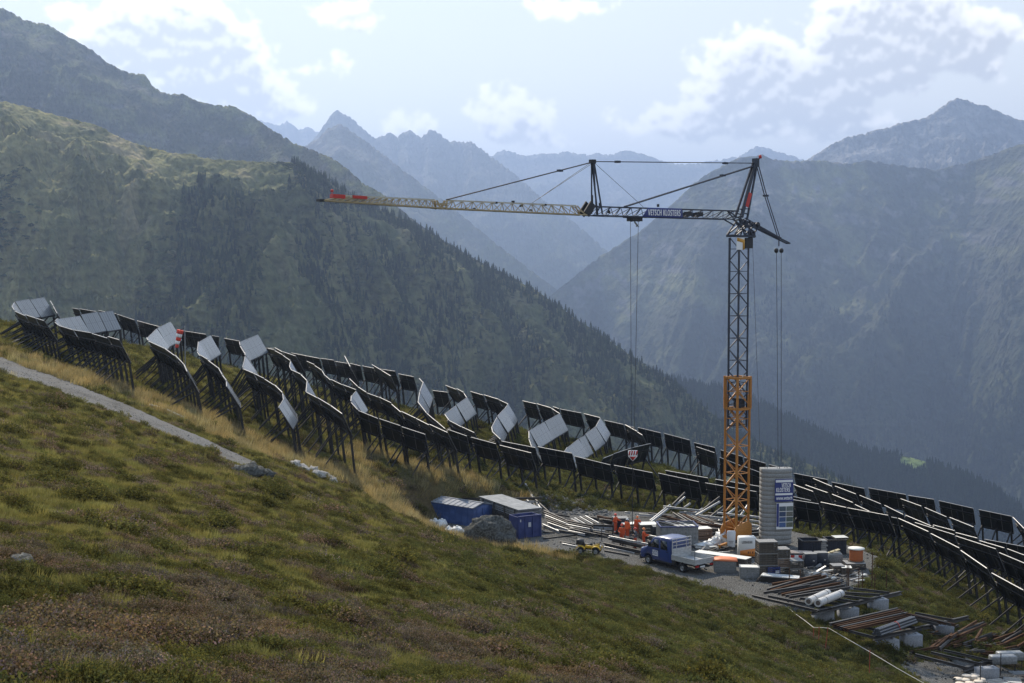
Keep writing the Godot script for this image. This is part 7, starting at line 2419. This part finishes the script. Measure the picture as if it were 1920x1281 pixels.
	for k in 70:
		var q := Vector2(rng.randf_range(1505, 1610), rng.randf_range(1064, 1100))
		if k % 5 == 4:
			q = Vector2(rng.randf_range(1312, 1362), rng.randf_range(1028, 1040))
		var at := yd(q.x, q.y)
		var a := rng.randf_range(-0.7, 0.5)
		var len_ := rng.randf_range(0.3, 1.2)
		var dir := Vector3(cos(a), 0, sin(a)) * len_
		var h := rng.randf_range(0.05, 0.45)
		var o := beam("offcut", at + Vector3(0, 0.06 if k % 3 else h, 0), at + dir + Vector3(0, h, 0), rng.randf_range(0.06, 0.28), rng.randf_range(0.03, 0.1), [bright, black, dull, mats["beam steel"], wood, mats["beam zinc"]][k % 6], self)
		tag(o, "short offcut lying in the clutter of the yard", "offcut", "offcuts scattered in the yard")
	# lower right: silver boxes, round discs, pallets
	for q in [[1880, 1258, 1.7, "long silver box on legs at the lower end of the yard"], [1893, 1251, 1.75, "second silver box just behind the first at the lower end"]]:
		var g := gd(q[0], q[1])
		var s := thing("silver_box", q[3], "box", g, 0.1)
		part("lid", prism(PackedVector2Array([Vector2(-0.85, 0.5), Vector2(0.85, 0.5), Vector2(0.85, 0.95), Vector2(0.8, 1.02), Vector2(-0.8, 1.02), Vector2(-0.85, 0.95)]), -0.3, 0.3, 0.03), zinc, s)
		for x in [-0.75, 0.75]:
			rod("leg", Vector3(x, -0.1, 0.2), Vector3(x, 0.52, 0.2), 0.03, black, s)
	i = 0
	for q in [[1797, 1279, 3], [1810, 1283, 4], [1824, 1279, 5], [1800, 1288, 3], [1818, 1289, 4], [1834, 1286, 4], [1840, 1280, 3], [1812, 1275, 4], [1828, 1272, 3]]:
		var g := gd(q[0], q[1])
		var s := thing("disc_stack", "short stack of round pale discs among the discs by the gravel patch", "discs", g, 0.0, "stacks of pale discs")
		for k in q[2]:
			part("disc", lathe(PackedVector2Array([Vector2(0, 0), Vector2(0.27, 0), Vector2(0.29, 0.03), Vector2(0.27, 0.07), Vector2(0, 0.07)]), 18), mat("disc cream", Color(0.58, 0.50, 0.40), 0.7), s, Transform3D(Basis.IDENTITY, Vector3(0.02 * sin(k * 3.0 + i), k * 0.08, 0.02 * cos(k * 2.0))))
		i += 1
	for q in [[1868, 1284, 0.3, "white plastic pallet pile beside the pale discs"], [1895, 1280, -0.2, "pale pallet with pipes at the picture's lower right corner"], [1912, 1268, 0.1, "wooden pallet below the silver boxes"]]:
		var g := gd(q[0], q[1])
		var s := thing("pallet", q[3], "pallet", g, q[2])
		for k in 6:
			block("slat", Vector3(0, 0.14, -0.45 + 0.18 * k), Vector3(1.2, 0.03, 0.12), bright if q[0] < 1910 else brown, s)
		for x in [-0.55, 0.0, 0.55]:
			block("bearer", Vector3(x, 0, 0), Vector3(0.1, 0.14, 1.0), wood, s)
		for k in 3:
			rod("pipe", Vector3(-0.6, 0.2, -0.3 + 0.25 * k), Vector3(0.6, 0.2, -0.3 + 0.25 * k), 0.04, zinc, s)
	for q in [[1876, 1272, 1.6], [1838, 1284, 1.4]]:
		var g := gd(q[0], q[1])
		tag(rod("steel_stake", g - Vector3(0, 0.1, 0), g + Vector3(0, q[2], 0), 0.03, mats["beam steel"], self), "thin dark stake among the pallets at the lower right", "stake", "stakes at the lower right")
	# windsock above the rows
	var wx := px(347, 668, 131.5)
	wx.y = ground(wx.x, wx.z)
	var ws := thing("windsock", "red and white striped windsock on a thin mast above the rows", "windsock", wx)
	var topy := px(347, 611, 131.5).y - wx.y
	rod("mast", Vector3(0, -0.2, 0), Vector3(0, topy, 0), 0.05, zinc, ws)
	var s0 := px(338, 619, 131.5) - wx
	var s1 := px(331, 652, 131.5) - wx
	rod("ring_arm", Vector3(0, topy - 0.2, 0), s0, 0.03, black, ws)
	for k in 5:
		var a := s0.lerp(s1, k / 5.0)
		var b := s0.lerp(s1, (k + 1) / 5.0)
		part("sock_band", tube(PackedVector3Array([a, b]), 0.32 - 0.04 * k, 14), mat("sock red", Color(0.55, 0.05, 0.025), 0.8) if k % 2 == 0 else white, ws)
	# pale pipe lying by the track, timber frame by the stones
	var pp := PackedVector3Array()
	for q in [[280, 759], [296, 763], [312, 768], [328, 775], [345, 783]]:
		pp.append(gd(q[0], q[1], 0.12))
	tag(part("pipe", tube(pp, 0.07, 8), mat("pipe cream", Color(0.60, 0.57, 0.50), 0.6), self), "thin pale pipe lying in the grass above the track", "pipe")
	for q in [[580, 861, 598, 877, "left bar of the timber frame beside the stones"], [598, 877, 628, 881, "front bar of the timber frame beside the stones"]]:
		tag(beam("timber_bar", gd(q[0], q[1], 0.1), gd(q[2], q[3], 0.1), 0.12, 0.12, wood, self), q[4], "timber_bar")

func _ready() -> void:
	rng.seed = 1
	box_mesh = BoxMesh.new()
	cyl_mesh = CylinderMesh.new()
	cyl_mesh.top_radius = 1.0
	cyl_mesh.bottom_radius = 1.0
	cyl_mesh.height = 1.0
	cyl_mesh.radial_segments = 10
	cyl_mesh.rings = 1
	make_light()
	lay_out_ground()
	build_ground()
	build_mountains()
	build_forest()
	build_solar()
	build_plants()
	build_crane()
	make_ibeam()
	build_shed()
	build_stack()
	build_rocks()
	build_truck()
	build_quad()
	build_people()
	build_beams()
	build_racks()
	build_goods()
